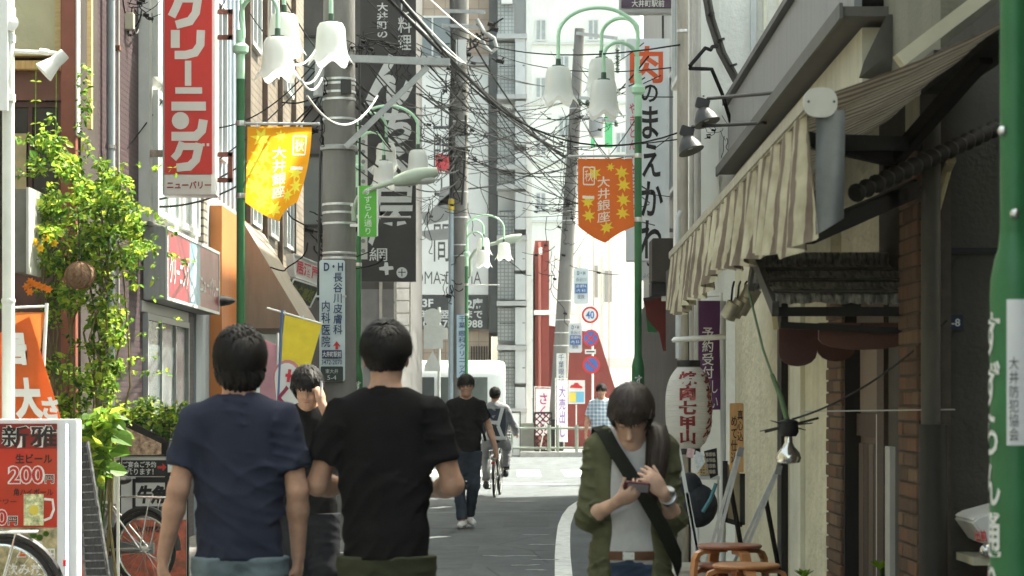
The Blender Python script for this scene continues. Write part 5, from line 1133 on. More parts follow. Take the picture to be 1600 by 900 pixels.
# ------------------------------------------------------------------ people: signed-distance bodies
class SDF:
    def __init__(s, lo, hi, vox):
        s.lo = np.array(lo, np.float32); s.vox = vox
        s.n = np.ceil((np.array(hi)-np.array(lo))/vox).astype(int)+1
        s.g = np.full(tuple(s.n), 1.0, np.float32)
    def _win(s, lo, hi):
        a = np.clip(np.floor((np.array(lo)-s.lo)/s.vox).astype(int), 0, s.n); b = np.clip(np.ceil((np.array(hi)-s.lo)/s.vox).astype(int)+1, 0, s.n)
        if np.any(b <= a): return None
        ax = [(s.lo[i]+s.vox*np.arange(a[i], b[i])).astype(np.float32) for i in range(3)]
        X, Y, Z = np.meshgrid(*ax, indexing='ij', sparse=True)
        return (slice(a[0],b[0]), slice(a[1],b[1]), slice(a[2],b[2])), X, Y, Z
    def cone(s, a, b, r1, r2, k=.02, flat=None, cap=None, mode='add', m=.06):
        """round cone from a to b; flat=(direction, factor) squashes it"""
        a = np.array(a, np.float64); b = np.array(b, np.float64); rr = max(r1, r2)+m+k
        if flat: rr *= max(1.0, flat[1])
        w = s._win(np.minimum(a, b)-rr, np.maximum(a, b)+rr)
        if w is None: return
        sl, X, Y, Z = w
        dx, dy, dz = X-a[0], Y-a[1], Z-a[2]; ba = b-a
        sc = 1.0
        if flat:
            d = np.array(flat[0], float); d /= np.linalg.norm(d); q = 1/flat[1]-1
            t = (dx*d[0]+dy*d[1]+dz*d[2])*q
            dx = dx+t*d[0]; dy = dy+t*d[1]; dz = dz+t*d[2]
            ba = ba+d*(ba@d)*q; sc = min(1.0, flat[1])
        h = np.clip((dx*ba[0]+dy*ba[1]+dz*ba[2])/max(ba@ba, 1e-9), 0, 1)
        D = (np.sqrt((dx-ba[0]*h)**2+(dy-ba[1]*h)**2+(dz-ba[2]*h)**2)-(r1+(r2-r1)*h))*sc
        if cap is not None:
            cp, cn = cap; D = np.maximum(D, (X-cp[0])*cn[0]+(Y-cp[1])*cn[1]+(Z-cp[2])*cn[2])
        s._mix(sl, D, k, mode)
    def ell(s, c, rad, k=.02, mode='add', rot=None, m=.06):
        c = np.array(c, float); R_ = max(rad)+m+k; w = s._win(c-R_, c+R_)
        if w is None: return
        sl, X, Y, Z = w; dx, dy, dz = X-c[0], Y-c[1], Z-c[2]
        if rot is not None:
            q = np.array(rot)      # columns: local axes
            dx, dy, dz = dx*q[0,0]+dy*q[1,0]+dz*q[2,0], dx*q[0,1]+dy*q[1,1]+dz*q[2,1], dx*q[0,2]+dy*q[1,2]+dz*q[2,2]
        k0 = np.sqrt((dx/rad[0])**2+(dy/rad[1])**2+(dz/rad[2])**2); k1 = np.sqrt((dx/rad[0]**2)**2+(dy/rad[1]**2)**2+(dz/rad[2]**2)**2)
        s._mix(sl, (k0*(k0-1)/np.maximum(k1, 1e-6)).astype(np.float32), k, mode)
    def _mix(s, sl, D, k, mode):
        G = s.g[sl]
        if mode == 'add':
            h = np.maximum(k-np.abs(G-D), 0)/k; s.g[sl] = np.minimum(G, D)-h*h*k*.25
        else:
            h = np.maximum(k-np.abs(G+D), 0)/k; s.g[sl] = np.maximum(G, -D)+h*h*k*.25
    def plane(s, p, n):
        """keep the side opposite to n"""
        X, Y, Z = [ (s.lo[i]+s.vox*np.arange(s.n[i])).astype(np.float32).reshape([-1 if j==i else 1 for j in range(3)]) for i in range(3)]
        s.g = np.maximum(s.g, (X-p[0])*n[0]+(Y-p[1])*n[1]+(Z-p[2])*n[2])
    def warp(s, fn):
        X, Y, Z = [ (s.lo[i]+s.vox*np.arange(s.n[i])).astype(np.float32).reshape([-1 if j==i else 1 for j in range(3)]) for i in range(3)]
        s.g = (s.g+fn(X, Y, Z)).astype(np.float32)
    def mesh(s, name):
        g = s.g; g[0], g[-1], g[:,0], g[:,-1], g[:,:,0], g[:,:,-1] = (np.maximum(x, .01) for x in (g[0], g[-1], g[:,0], g[:,-1], g[:,:,0], g[:,:,-1]))
        ins = g < 0; c = [ins[dx:ins.shape[0]-1+dx, dy:ins.shape[1]-1+dy, dz:ins.shape[2]-1+dz] for dx in (0,1) for dy in (0,1) for dz in (0,1)]
        cnt = sum(x.astype(np.int8) for x in c); I = np.argwhere((cnt > 0) & (cnt < 8))
        idx = np.full(cnt.shape, -1, np.int32); idx[I[:,0], I[:,1], I[:,2]] = np.arange(len(I))
        acc = np.zeros((len(I), 3)); num = np.zeros((len(I), 1))
        cor = [(dx,dy,dz) for dx in (0,1) for dy in (0,1) for dz in (0,1)]
        val = [g[I[:,0]+d[0], I[:,1]+d[1], I[:,2]+d[2]] for d in cor]
        for i in range(8):
            for j in range(i+1, 8):
                if sum(abs(a-b) for a, b in zip(cor[i], cor[j])) != 1: continue
                a, b = val[i], val[j]; m = (a < 0) != (b < 0); t = np.where(m, a/np.where(m, a-b, 1), 0)[:,None]
                p = np.array(cor[i])+(np.array(cor[j])-np.array(cor[i]))*t
                acc += p*m[:,None]; num += m[:,None]
        P = (I+acc/np.maximum(num, 1))*s.vox+s.lo
        Q = []
        for ax in range(3):
            u, v = (ax+1)%3, (ax+2)%3
            sl0 = [slice(None)]*3; sl1 = [slice(None)]*3; sl0[ax] = slice(0,-1); sl1[ax] = slice(1,None)
            a, b = ins[tuple(sl0)], ins[tuple(sl1)]; E = np.argwhere(a != b)
            ok = (E[:,u] > 0) & (E[:,v] > 0) & (E[:,u] < cnt.shape[u]) & (E[:,v] < cnt.shape[v]); E = E[ok]
            fl = a[E[:,0], E[:,1], E[:,2]]
            def at(du, dv):
                e = E.copy(); e[:,u] -= du; e[:,v] -= dv; return idx[e[:,0], e[:,1], e[:,2]]
            q = np.stack([at(1,1), at(0,1), at(0,0), at(1,0)], 1); q[~fl] = q[~fl][:,::-1]; Q.append(q)
        Q = np.concatenate(Q); Q = Q[(Q >= 0).all(1)]
        me = bpy.data.meshes.new(name); me.vertices.add(len(P)); me.vertices.foreach_set('co', P.astype(np.float32).ravel())
        me.loops.add(len(Q)*4); me.loops.foreach_set('vertex_index', Q.astype(np.int32).ravel())
        me.polygons.add(len(Q)); me.polygons.foreach_set('loop_start', np.arange(0, len(Q)*4, 4, dtype=np.int32))
        me.polygons.foreach_set('use_smooth', np.ones(len(Q), bool)); me.update(calc_edges=True); me.validate(); return me

def frame_of(loc, heading):
    """heading: degrees, 0 faces away from the camera (+Y), 180 faces it"""
    return Matrix.Translation(Vector(loc))@Matrix.Rotation(R(heading), 4, 'Z')
def put(sd, name, M4, m, parent, smooth=1):
    me = sd.mesh(name)
    if smooth:
        bm = bmesh.new(); bm.from_mesh(me)
        for _ in range(smooth): bmesh.ops.smooth_vert(bm, verts=bm.verts[:], factor=.5, use_axis_x=True, use_axis_y=True, use_axis_z=True)
        bm.to_mesh(me); bm.free()
        me.polygons.foreach_set('use_smooth', [True]*len(me.polygons))
    me.transform(M4); return link_mesh(name, me, m, parent)

def finger(sd, root, d, curl_ax, lens, r, curls):
    p = Vector(root); d = Vector(d).normalized(); ax = Vector(curl_ax).normalized(); k = 0
    for L, c in zip(lens, curls):
        d = (Matrix.Rotation(R(c), 3, ax)@d).normalized(); q = p+d*L
        sd.cone(p, q, r*(1-.07*k), r*(1-.07*(k+1)), k=.004, m=.02); p = q; k += 1
def hand(sd, wrist, d, palm_n, side, curl=25, spread=5, thumb=(12, 22), S=1.0):
    """d: direction wrist->fingers, palm_n: way the palm faces, side: +1 when the thumb lies on d x palm_n's side"""
    wrist, d, pn = Vector(wrist), Vector(d).normalized(), Vector(palm_n); pn = (pn-d*pn.dot(d)).normalized()
    t = d.cross(pn).normalized()*side
    sd.cone(wrist, wrist+d*.05*S, .026*S, .034*S, k=.015, flat=(pn, .55))
    sd.cone(wrist+d*.05*S, wrist+d*.082*S, .036*S, .036*S, k=.015, flat=(pn, .45))
    ax = d.cross(pn)      # rotating d about ax by +angle bends it towards the palm
    for i, (o, L) in enumerate(((.029,.072),(.010,.080),(-.010,.075),(-.028,.058))):
        dd = (d+t*(o*spread*.35)).normalized()
        finger(sd, wrist+d*.085*S+t*o*S, dd, ax, [L*.45*S, L*.32*S, L*.26*S], .0088*S, [curl*(.7+.1*i), curl*1.1, curl*.7])
    td = (t*math.sin(R(thumb[0]+15))+d*math.cos(R(thumb[0]+15))+pn*math.sin(R(thumb[1]))).normalized()
    finger(sd, wrist+d*.028*S+t*.022*S, td, ax, [.040*S, .032*S, .026*S], .0105*S, [0, thumb[1]*.6, thumb[1]*.6])

def head_sdf(sd, c, face=True, S=1.0, rot=None, ears=True, soft=False):
    """c: centre of the skull; rot: 3x3 turning the head; local +y is the face"""
    Rm = rot if rot is not None else Matrix.Identity(3)
    q = [[Rm[i][j] for j in range(3)] for i in range(3)]
    P = lambda x, y, z: Vector(c)+Rm@Vector((x*S, y*S, z*S))
    sd.ell(P(0,-.012,.03), (.076*S,.096*S,.092*S), k=.01, rot=q)
    sd.ell(P(0,.022,-.045), (.058*S,.066*S,.075*S), k=.035, rot=q)
    sd.ell(P(0,.06,-.098), (.030*S,.026*S,.022*S), k=.03, rot=q)
    if face:
        sd.cone(P(0,.084,.005), P(0,.104,-.032), .008*S, .0135*S, k=.012)
        for sx in (-1,1):
            sd.ell(P(sx*.031,.098,.006), (.016*S,.014*S,.010*S), k=.012, mode='sub', rot=q)
            sd.ell(P(sx*.030,.074,.004), (.014*S,.014*S,.010*S), k=.004, rot=q)
            if not soft: sd.ell(P(sx*.036,.068,-.035), (.022*S,.022*S,.022*S), k=.02, rot=q)
            sd.cone(P(sx*.014,.089,.022), P(sx*.048,.077,.022), .007*S, .006*S, k=.012)
        if not soft:
            sd.ell(P(0,.084,-.062), (.021*S,.010*S,.006*S), k=.006, rot=q); sd.ell(P(0,.082,-.074), (.018*S,.010*S,.006*S), k=.006, rot=q)
    if ears:
        for sx in (-1,1): sd.ell(P(sx*.078,-.012,-.012), (.010*S,.020*S,.032*S), k=.006, rot=q)
def face_parts(root, c, M4, rot, S=1.0, skin_lip=None, glasses=False, closed=False):
    Rm = rot if rot is not None else Matrix.Identity(3)
    P = lambda x, y, z: M4@(Vector(c)+Rm@Vector((x*S, y*S, z*S)))
    dk = mat('eye_dark', (.012,.010,.009), .25, 0); wh = mat('eye_white', (.6,.58,.55), .3, 0)
    lip = mat('lip', (.42,.16,.13), .45, .1, 60)
    for sx in (-1,1):
        if not closed:
            a = MB(); a.sphere(P(sx*.031,.0845,.005), .0075*S, 10, 6, (1.5,.55,.55)); a.build('eye', wh, root)
            a = MB(); a.sphere(P(sx*.031,.0875,.005), .0046*S, 8, 6); a.build('iris', dk, root)
        a = MB(); a.tube([P(sx*.018,.0885,.0095), P(sx*.031,.0905,.0115), P(sx*.045,.083,.0085)], .0014*S, 5); a.build('eyelash', dk, root)
        a = MB(); a.tube([P(sx*.013,.0955,.0265), P(sx*.032,.0905,.031), P(sx*.050,.078,.027)], [.0028*S,.0036*S,.0016*S], 5); a.build('eyebrow', dk, root)
    if closed:
        a = MB(); a.tube([P(-.015,.085,-.0705), P(-.006,.0895,-.067), P(.006,.0895,-.067), P(.015,.085,-.0705)], [.0012*S,.0036*S,.0036*S,.0012*S], 6); a.build('lips', lip, root)
    else: a = MB(); a.tube([P(-.021,.087,-.068), P(-.008,.0945,-.0655), P(0,.0945,-.0665), P(.008,.0945,-.0655), P(.021,.087,-.068)], [.0015*S,.0038*S,.0036*S,.0038*S,.0015*S], 6); a.build('lips', lip, root)
    if glasses:
        g = mat('glasses_frame', (.015,.014,.014), .3, 0)
        a = MB()
        for sx in (-1,1):
            pts = [P(sx*(.034+.024*math.cos(t)), .103-.010*abs(math.cos(t)), .002+.016*math.sin(t)) for t in [2*math.pi*i/16 for i in range(17)]]
            a.tube(pts, .0017*S, 5); a.tube([P(sx*.058,.092,.006), P(sx*.079,.0,.004)], .0016*S, 5)
        a.tube([P(-.010,.103,.004), P(.010,.103,.004)], .0016*S, 5); a.build('glasses', g, root)

def hair_strands(root, M4, c, rot, S, m, n, style, seed=1, width=.0055):
    """ribbons combed over the skull; style(dir) -> (length, lift) or None where no hair grows"""
    rng = random.Random(seed); Rm = rot if rot is not None else Matrix.Identity(3); mb = MB()
    er = Vector((.083,.103,.099))*S; cc = Vector((0,-.012,.03))*S
    whorl = Vector((.012,-.055,.09)).normalized()
    for _ in range(n):
        z = rng.uniform(-.75, 1); a = rng.uniform(0, 2*math.pi); s_ = math.sqrt(1-z*z)
        d = Vector((s_*math.cos(a), s_*math.sin(a), z)); st = style(d)
        if st is None: continue
        Ln, lift = st; Ln *= rng.uniform(.7, 1.15)
        p = Vector((d.x*er.x, d.y*er.y, d.z*er.z))
        away = (d-whorl*d.dot(whorl)); away = away.normalized() if away.length > .05 else Vector((rng.uniform(-1,1), rng.uniform(-1,1), 0)).normalized()
        dirn = (away*.8+Vector((0,0,-.55))+Vector((rng.gauss(0,.4), rng.gauss(0,.4), rng.gauss(0,.2)))); up0 = d
        pts = []; k = 5; base_r = rng.uniform(.93, 1.0)
        for i in range(k+1):
            t = i/k
            nn = Vector((p.x/er.x**2, p.y/er.y**2, p.z/er.z**2)).normalized()
            dd = (dirn-nn*dirn.dot(nn)); dd = dd.normalized() if dd.length > 1e-4 else dirn.normalized()
            if i: p = p+dd*(Ln/k)
            # keep to the skull, lifting towards the tip
            q = Vector((p.x/er.x, p.y/er.y, p.z/er.z)); L0 = q.length
            tgt = base_r+lift*t+.03
            if st[1] >= 0 and p.z > -.10*S: p = Vector((q.x*er.x, q.y*er.y, q.z*er.z))*(tgt/L0) if L0 > 1e-5 else p
            dirn = dirn+Vector((0,0,-.35/k*3)); pts.append((p.copy(), nn))
        w = width*S*rng.uniform(.7, 1.3); vs = []
        for i, (q, nn) in enumerate(pts):
            t = (pts[min(i+1,k)][0]-pts[max(i-1,0)][0])
            sd_ = t.cross(nn); sd_ = sd_.normalized() if sd_.length > 1e-6 else Vector((1,0,0))
            ww = w*(1 if i < k-1 else (.6 if i == k-1 else .08))
            for e in (-1,1): vs.append(M4@(Vector(c)+Rm@(cc+q+sd_*ww*e+nn*.002*S*(1-abs(e)))))
        mb.add(vs, [(2*i,2*i+1,2*i+3,2*i+2) for i in range(k)], True)
    me = mb.mesh('hair_strands'); return link_mesh('hair_strands', me, m, root)
def hair_shell(root, M4, c, rot, S, m, cut, noise=.004, extra=None, vox=.006):
    Rm = rot if rot is not None else Matrix.Identity(3); q = [[Rm[i][j] for j in range(3)] for i in range(3)]
    P = lambda x, y, z: Vector(c)+Rm@Vector((x*S, y*S, z*S))
    sd = SDF(Vector(c)-Vector((.17,.2,.26))*S, Vector(c)+Vector((.17,.2,.2))*S, vox)
    sd.ell(P(0,-.014,.032), (.080*S,.100*S,.096*S), k=.01, rot=q)
    if extra: extra(sd, P, q)
    sd.warp(lambda X,Y,Z: noise*np.sin(X*170+3*np.sin(Z*40))*np.sin(Y*150+Z*60+2*np.sin(X*50))+noise*.6*np.sin(X*330+Z*90))
    for p, n in cut: sd.plane(P(*p), Rm@Vector(n).normalized())
    return put(sd, 'hair', M4, m, root, 0)

def folds(amp, seeds, freq=(14, 9, 11)):
    """soft cloth folds as a sum of warped waves"""
    rng = random.Random(seeds); T = [(rng.uniform(-1,1), rng.uniform(-1,1), rng.uniform(.25,1)*rng.choice((-1,1)), rng.uniform(0,6.3), rng.uniform(.5,1.5)) for _ in range(6)]
    def fn(X, Y, Z):
        s = 0
        for a, b, c, ph, fq in T:
            w = a*X*freq[0]+b*Y*freq[1]+c*Z*freq[2]
            v = np.sin(w*fq+ph+1.8*np.sin((X*9+Z*8)*fq+ph)+.8*np.sin(Y*14+ph)); e = np.clip(np.sin(X*7*fq+Z*6+ph*2)*.8+.4, 0, 1); s = s+(1-2*np.sqrt(np.abs(v)))*e
        return (-amp*s*.6).astype(np.float32)
    return fn
SKIN = mat('skin', (.44,.25,.17), .55, .22, 14, .12, 220, sheen=.05)
SKIN_PALE = mat('skin_pale', (.53,.33,.24), .52, .16, 16, .1, 220)
HAIR = mat('hair_black', (.010,.0082,.0075), .62, .35, 90, spec=.18)
HAIR_BROWN = mat('hair_dark_brown', (.026,.016,.012), .55, .35, 90, spec=.3)
def cloth(name, col, rough=.85, var=.14, scale=9): return mat(name, col, rough, var, scale, .35, 420, sheen=.0, spec=.06)
def fade_denim(name, col):
    return mat(name, col, .8, .45, 5, .4, 500, spec=.2)

def person(name, label, cat_, loc, heading, H, arms, legs, clothes, hair, head=(0,0,0), head_c=None, lean=0.0, vox=.0075,
           group=None, skin=SKIN, face=True, glasses=False, hands=None, fem=False, shoes=None, foot_dir=((0,1,0),(0,1,0)), closed=False):
    """arms: {'R':(shoulder?,elbow,wrist,fingers_dir,palm)}, all in metres for a 1.72 m figure, +x = the person's right, +y = forward"""
    S = H/1.72; M4 = frame_of(loc, heading)@Matrix.Scale(S, 4)
    root = thing(name, loc, label, cat_, group)
    hr = (Matrix.Rotation(R(-head[2]), 3, 'Z')@Matrix.Rotation(R(head[0]), 3, 'X')@Matrix.Rotation(R(head[1]), 3, 'Y'))
    hc = Vector(head_c) if head_c else Vector((0, .02+lean*.5, 1.598))
    sh = .145 if fem else .168
    shr = {'R': Vector((sh, -.01+lean*.35, 1.385)), 'L': Vector((-sh, -.01+lean*.35, 1.385))}
    allp = [hc+Vector((.16,.2,.22)), hc-Vector((.16,.2,.22))]+[Vector(a[i]) for a in arms.values() for i in (0,1)]+[Vector(legs[q][i]) for q in 'RL' for i in (0,1)]
    lo = [min(p[i] for p in allp)-.2 for i in range(3)]; hi = [max(p[i] for p in allp)+.2 for i in range(3)]
    lo[0] = min(lo[0], -.32); hi[0] = max(hi[0], .32); lo[1] = min(lo[1], -.22); hi[1] = max(hi[1], .24); lo[2] = -.02; hi[2] = min(hi[2], 1.85)
    # --- the body, one continuous surface
    b = SDF(lo, hi, vox)
    hips = legs.get('hip', Vector((0,0,.93))); hips = Vector(hips)
    b.ell(hips+Vector((0,0,.0)), (.150,.10,.11), k=.03)
    b.cone(hips+Vector((0,0,.05)), (0, lean*.2, 1.22), .135, .14, k=.04, flat=((0,1,0),.66))
    b.cone((0, lean*.22, 1.22), (0, lean*.32-.005, 1.33), .145, .15, k=.04, flat=((0,1,0),.66))
    for sx in (-1,1): b.cone((sx*.03,-.02+lean*.35,1.42), (sx*(sh-.02),-.012+lean*.35,1.385), .048, .047, k=.05)
    torso = b.g.copy()
    nb = Vector((0,-.02+lean*.36,1.42)); nt = hc+hr@Vector((0,-.025,-.075))
    b.cone(nb, nt, .058 if not fem else .048, .053 if not fem else .045, k=.03)
    head_sdf(b, hc, face, 1.04 if fem else 1.0, hr, soft=fem)
    for sd_ in ('R','L'):
        e, w = Vector(arms[sd_][0]), Vector(arms[sd_][1]); f = .86 if fem else 1
        b.cone(shr[sd_], e, .050*f, .040*f, k=.03)
        mid = e.lerp(w, .3)
        b.cone(e, mid, .040*f, .041*f, k=.02); b.cone(mid, w, .041*f, .027*f, k=.02)
        fd = Vector(arms[sd_][2]) if len(arms[sd_]) > 2 else (w-e)
        pn = Vector(arms[sd_][3]) if len(arms[sd_]) > 3 else Vector((-1 if sd_ == 'R' else 1, 0, 0))
        side = arms[sd_][4] if len(arms[sd_]) > 4 else 1
        curl = arms[sd_][5] if len(arms[sd_]) > 5 else 24
        hand(b, w, fd, pn, side, curl, S=.92 if fem else 1.0)
        k, a = Vector(legs[sd_][0]), Vector(legs[sd_][1]); hx = .088 if sd_ == 'R' else -.088
        hp = hips+Vector((hx,0,-.03))
        b.cone(hp, k, .064, .056, k=.03); c = k.lerp(a, .3)+Vector((0,-.012,0))
        b.cone(k, c, .055, .057, k=.02); b.cone(c, a, .056, .036, k=.02)
        fdir = Vector(foot_dir[0 if sd_ == 'R' else 1]).normalized()
        b.cone(a+fdir*(-.03)-Vector((0,0,.035)), a+fdir*.14-Vector((0,0,.05)), .036, .028, k=.02)
    body = put(b, 'body', M4, skin, root)
    if face: face_parts(root, hc, M4, hr, 1.0, glasses=glasses, closed=closed)
    # --- clothes
    for cl in clothes:
        kind, nm, m = cl['kind'], cl['name'], cl['mat']
        d = SDF(lo, hi, vox)
        if kind == 'top':
            g = cl.get('grow', .018); hem = cl['hem']; wid = cl.get('w', 1.0); fl = cl.get('flat', .62)
            d.cone((0, lean*.1-.005, hem-.08), (0, lean*.2, 1.16), (.172+g*.6)*wid*cl.get('hemw',1), (.172+g*.6)*wid, k=.02, flat=((0,1,0),fl+.06))
            d.cone((0, lean*.2, 1.16), (0, lean*.3-.006, 1.29), (.176+g*.6)*wid, (.170+g*.6)*wid, k=.05, flat=((0,1,0),fl))
            for sx in (-1,1): d.cone((sx*.03,-.02+lean*.35,1.418), (sx*(sh-.02),-.012+lean*.35,1.382), .050+g*.6, .046+g*.6, k=.05)
            d.cone((0,-.03+lean*.35,1.385), nb+Vector((0,0,.045)), .075, .066+g*.2, k=.05)
            for sd_ in ('R','L'):
                e, w = Vector(arms[sd_][0]), Vector(arms[sd_][1]); sl = cl['sleeve']; s0 = shr[sd_]
                if sl <= 1:
                    end = s0.lerp(e, sl); dr = (e-s0).normalized(); f = cl.get('sw', 1.0)
                    d.cone(s0, s0.lerp(e, sl+.12), (.050+g*.7)*f, (.053+g)*f, k=.04, cap=(end, dr))
                else:
                    t = sl-1; f = cl.get('sw', 1.0)
                    d.cone(s0, e, (.046+g*.7)*f, (.043+g)*f, k=.04)
                    end = e.lerp(w, t); dr = (w-e).normalized()
                    d.cone(e, e.lerp(w, t+.1), (.046+g)*f, (.040+g)*f, k=.02, cap=(end, dr))
            d.warp(folds(cl.get('fold', .0055), cl.get('seed', 3), cl.get('freq', (26,24,44))))
            d.g = np.minimum(d.g, torso-.009) if not cl.get('over') else np.minimum(d.g, prev-.006)
            prev = d.g.copy()
            d.plane((0,0,hem), (0,0,-1))
            # neck opening
            d.cone(nb+Vector((0,.012,.0)), nb+Vector((0,.02,.16)), cl.get('neck', .064), .085, k=.006, mode='sub')
            for cp in cl.get('cut', []): d.cone(*cp, k=.008, mode='sub')
            if 'plane' in cl:
                for pp in cl['plane']: d.plane(*pp)
        elif kind == 'legs':
            g = cl.get('grow', .014); top = cl['top']; low = cl['low']
            ff = .82 if fem else 1
            d.ell(hips, ((.158+g)*ff,.108+g,.125+g), k=.03); d.cone(hips, (0,lean*.1,top), .158*ff, (.150+g*.6)*ff, k=.03, flat=((0,1,0),.68))
            for sd_ in ('R','L'):
                k, a = Vector(legs[sd_][0]), Vector(legs[sd_][1]); hx = (.088 if sd_ == 'R' else -.088)*ff; hp = hips+Vector((hx,0,-.03))
                kr = cl.get('knee', .068)
                if low > 0:
                    end = k.lerp(a, low); d.cone(hp, k, (.092+g)*ff, kr+g*.6, k=.03)
                    d.cone(k, k.lerp(a, low+.06), kr+g*.6, cl.get('ank', .056)+g*.5, k=.03, cap=(end, (a-k).normalized()))
                else:
                    end = hp.lerp(k, 1+low); d.cone(hp, hp.lerp(k, 1+low+.06), .096+g, kr+.02+g*.6, k=.03, cap=(end, (k-hp).normalized()))
            d.warp(folds(cl.get('fold', .005), cl.get('seed', 5), (22,22,48)))
            d.plane((0,0,top), (0,0,1))
        elif kind == 'shoes':
            for i, sd_ in enumerate(('R','L')):
                a = Vector(legs[sd_][1]); fdir = Vector(foot_dir[i]).normalized(); d = SDF(a-Vector((.26,.26,.12)), a+Vector((.26,.26,.1)), vox)
                d.cone(a+fdir*(-.045)-Vector((0,0,.035)), a+fdir*.155-Vector((0,0,.042)), .045, .038, k=.02)
                d.cone(a+fdir*(-.02), a+fdir*(-.02)-Vector((0,0,.03)), .047, .048, k=.02)
                d.plane((0,0,min(legs['R'][1][2], legs['L'][1][2])-.082), (0,0,-1)); put(d, 'shoe', M4, m, root)
            continue
        put(d, nm, M4, m, root, cl.get('smooth', 1))
    if hair: hair(root, M4, hc, hr)
    return root, M4, hc, hr

# ---- hair styles
def short_hair(m, n=2600, seed=1, front=True, long_=1.0, noise=.004, lift=.10):
    def f(root, M4, hc, hr):
        cut = [((0,.062,.045), (0,1,-.62)), ((0,-.03,-.075), (0,.45,-1))]
        h = hair_shell(root, M4, hc, hr, 1.0, m, cut, noise)
        def style(d):
            if d.z < -.72: return None
            if d.y > .30 and d.z < .38: return None
            if d.y > .05 and d.z < -.05: return None
            L = (.075 if d.z > .3 else .045 if d.z > -.25 else .022)*long_
            return (L, lift*(1.3 if d.z > .3 else .6))
        hair_strands(root, M4, hc, hr, 1.0, m, n, style, seed, .0040)
    return f
def bushy_hair(m, n=3200, seed=2):
    def f(root, M4, hc, hr):
        def ex(sd, P, q):
            sd.ell(P(0,-.02,.04), (.098,.112,.108), k=.02, rot=q); sd.ell(P(0,-.055,-.045), (.088,.062,.075), k=.03, rot=q)
            for sx in (-1,1): sd.ell(P(sx*.066,-.008,-.03), (.030,.042,.055), k=.02, rot=q)
        hair_shell(root, M4, hc, hr, 1.0, m, [((0,.058,.04), (0,1,-.62))], .0055, ex)
        def style(d):
            if d.z < -.74 or (d.y > .35 and d.z < .42): return None
            return (.10 if d.z > .2 else .07, .22)
        hair_strands(root, M4, hc, hr, 1.06, m, n, style, seed, .0042)
    return f

# ---- two men walking away in the foreground
def Y9(px, py, Y=9.0): return W(px, py, Y)
NAVY = cloth('navy_cotton', (.030,.034,.055)); BLACK = cloth('black_cotton', (.011,.011,.0112)); OLIVE_T = cloth('olive_twill', (.055,.058,.034))
JEAN_L = fade_denim('washed_denim', (.14,.18,.20)); JEAN_D = fade_denim('dark_denim', (.030,.042,.062))
SHOE_W = mat('white_shoe', (.62,.62,.60), .6, .1, 20); SHOE_K = mat('black_shoe', (.02,.02,.02), .5, .1, 20)
Yn = 9.0
person('person', 'man in navy t-shirt and washed jeans seen from behind, arms hanging', 'person', (XX(374,Yn), Yn, 0), 3, 1.715,
       {'R': ((.222,-.02,1.115), (.222,.055,.865), (-.05,.25,-1), (-1,.2,0), -1, 30), 'L': ((-.228,-.035,1.12), (-.288,.02,.865), (-.10,.22,-1), (1,.2,0), 1, 34)},
       {'R': ((.095,.03,.48), (.10,-.06,.10)), 'L': ((-.095,.06,.48), (-.10,.12,.085))},
       [dict(kind='top', name='t_shirt', mat=NAVY, hem=.850, sleeve=.72, w=.92, seed=11, fold=.0072, sw=1.1, hemw=1.03),
        dict(kind='legs', name='jeans', mat=JEAN_L, top=.865, low=.93), dict(kind='shoes', name='shoes', mat=SHOE_K)],
       bushy_hair(HAIR, 7000, 4), head=(-4,2,-6), face=False, vox=.0075)
person('person', 'man in black t-shirt and olive trousers seen from behind, elbows bent', 'person', (XX(603,Yn), Yn, 0), -2, 1.745,
       {'R': ((.250,.02,1.115), (.145,.215,1.085), (-1,.35,.1), (0,-.3,-1), -1, 30), 'L': ((-.262,.03,1.115), (-.150,.23,1.10), (1,.35,.1), (0,-.3,-1), 1, 30)},
       {'R': ((.10,.07,.48), (.11,.12,.085)), 'L': ((-.10,.02,.48), (-.11,-.07,.10))},
       [dict(kind='top', name='t_shirt', mat=BLACK, hem=.838, sleeve=.66, w=.90, seed=23, fold=.0070, sw=1.1, hemw=.98),
        dict(kind='legs', name='trousers', mat=OLIVE_T, top=.853, low=.95), dict(kind='shoes', name='shoes', mat=SHOE_K)],
       short_hair(HAIR, 8000, 9, noise=.004, lift=.17), head=(0,0,4), face=False, vox=.0075)

# ---- person on the phone between them
Yp = 14.0
PH = mat('phone_silver', (.32,.33,.35), .35, .05)
root, M4, hc, hr = person('person', 'person in black top and dark shorts facing camera with phone held to the ear', 'person', (XX(483,Yp), Yp, 0), 176, 1.66,
       {'R': ((.235,.02,1.12), (.245,.12,.88), (0,.2,-1), (-1,.2,0), -1, 25), 'L': ((-.235,.15,1.20), (-.105,.155,1.475), (.25,.05,1), (.8,-.5,0), -1, 40)},
       {'R': ((.10,.08,.48), (.11,.02,.09)), 'L': ((-.10,.02,.48), (-.11,-.10,.10))},
       [dict(kind='top', name='shirt', mat=BLACK, hem=.80, sleeve=.55, seed=31, w=.98), dict(kind='legs', name='shorts', mat=cloth('charcoal_twill', (.020,.020,.024)), top=.815, low=.12, knee=.088, ank=.088, grow=.02),
        dict(kind='shoes', name='shoes', mat=SHOE_K)],
       None, head=(-14,0,-4), head_c=(0,.075,1.575), skin=SKIN, vox=.0085)
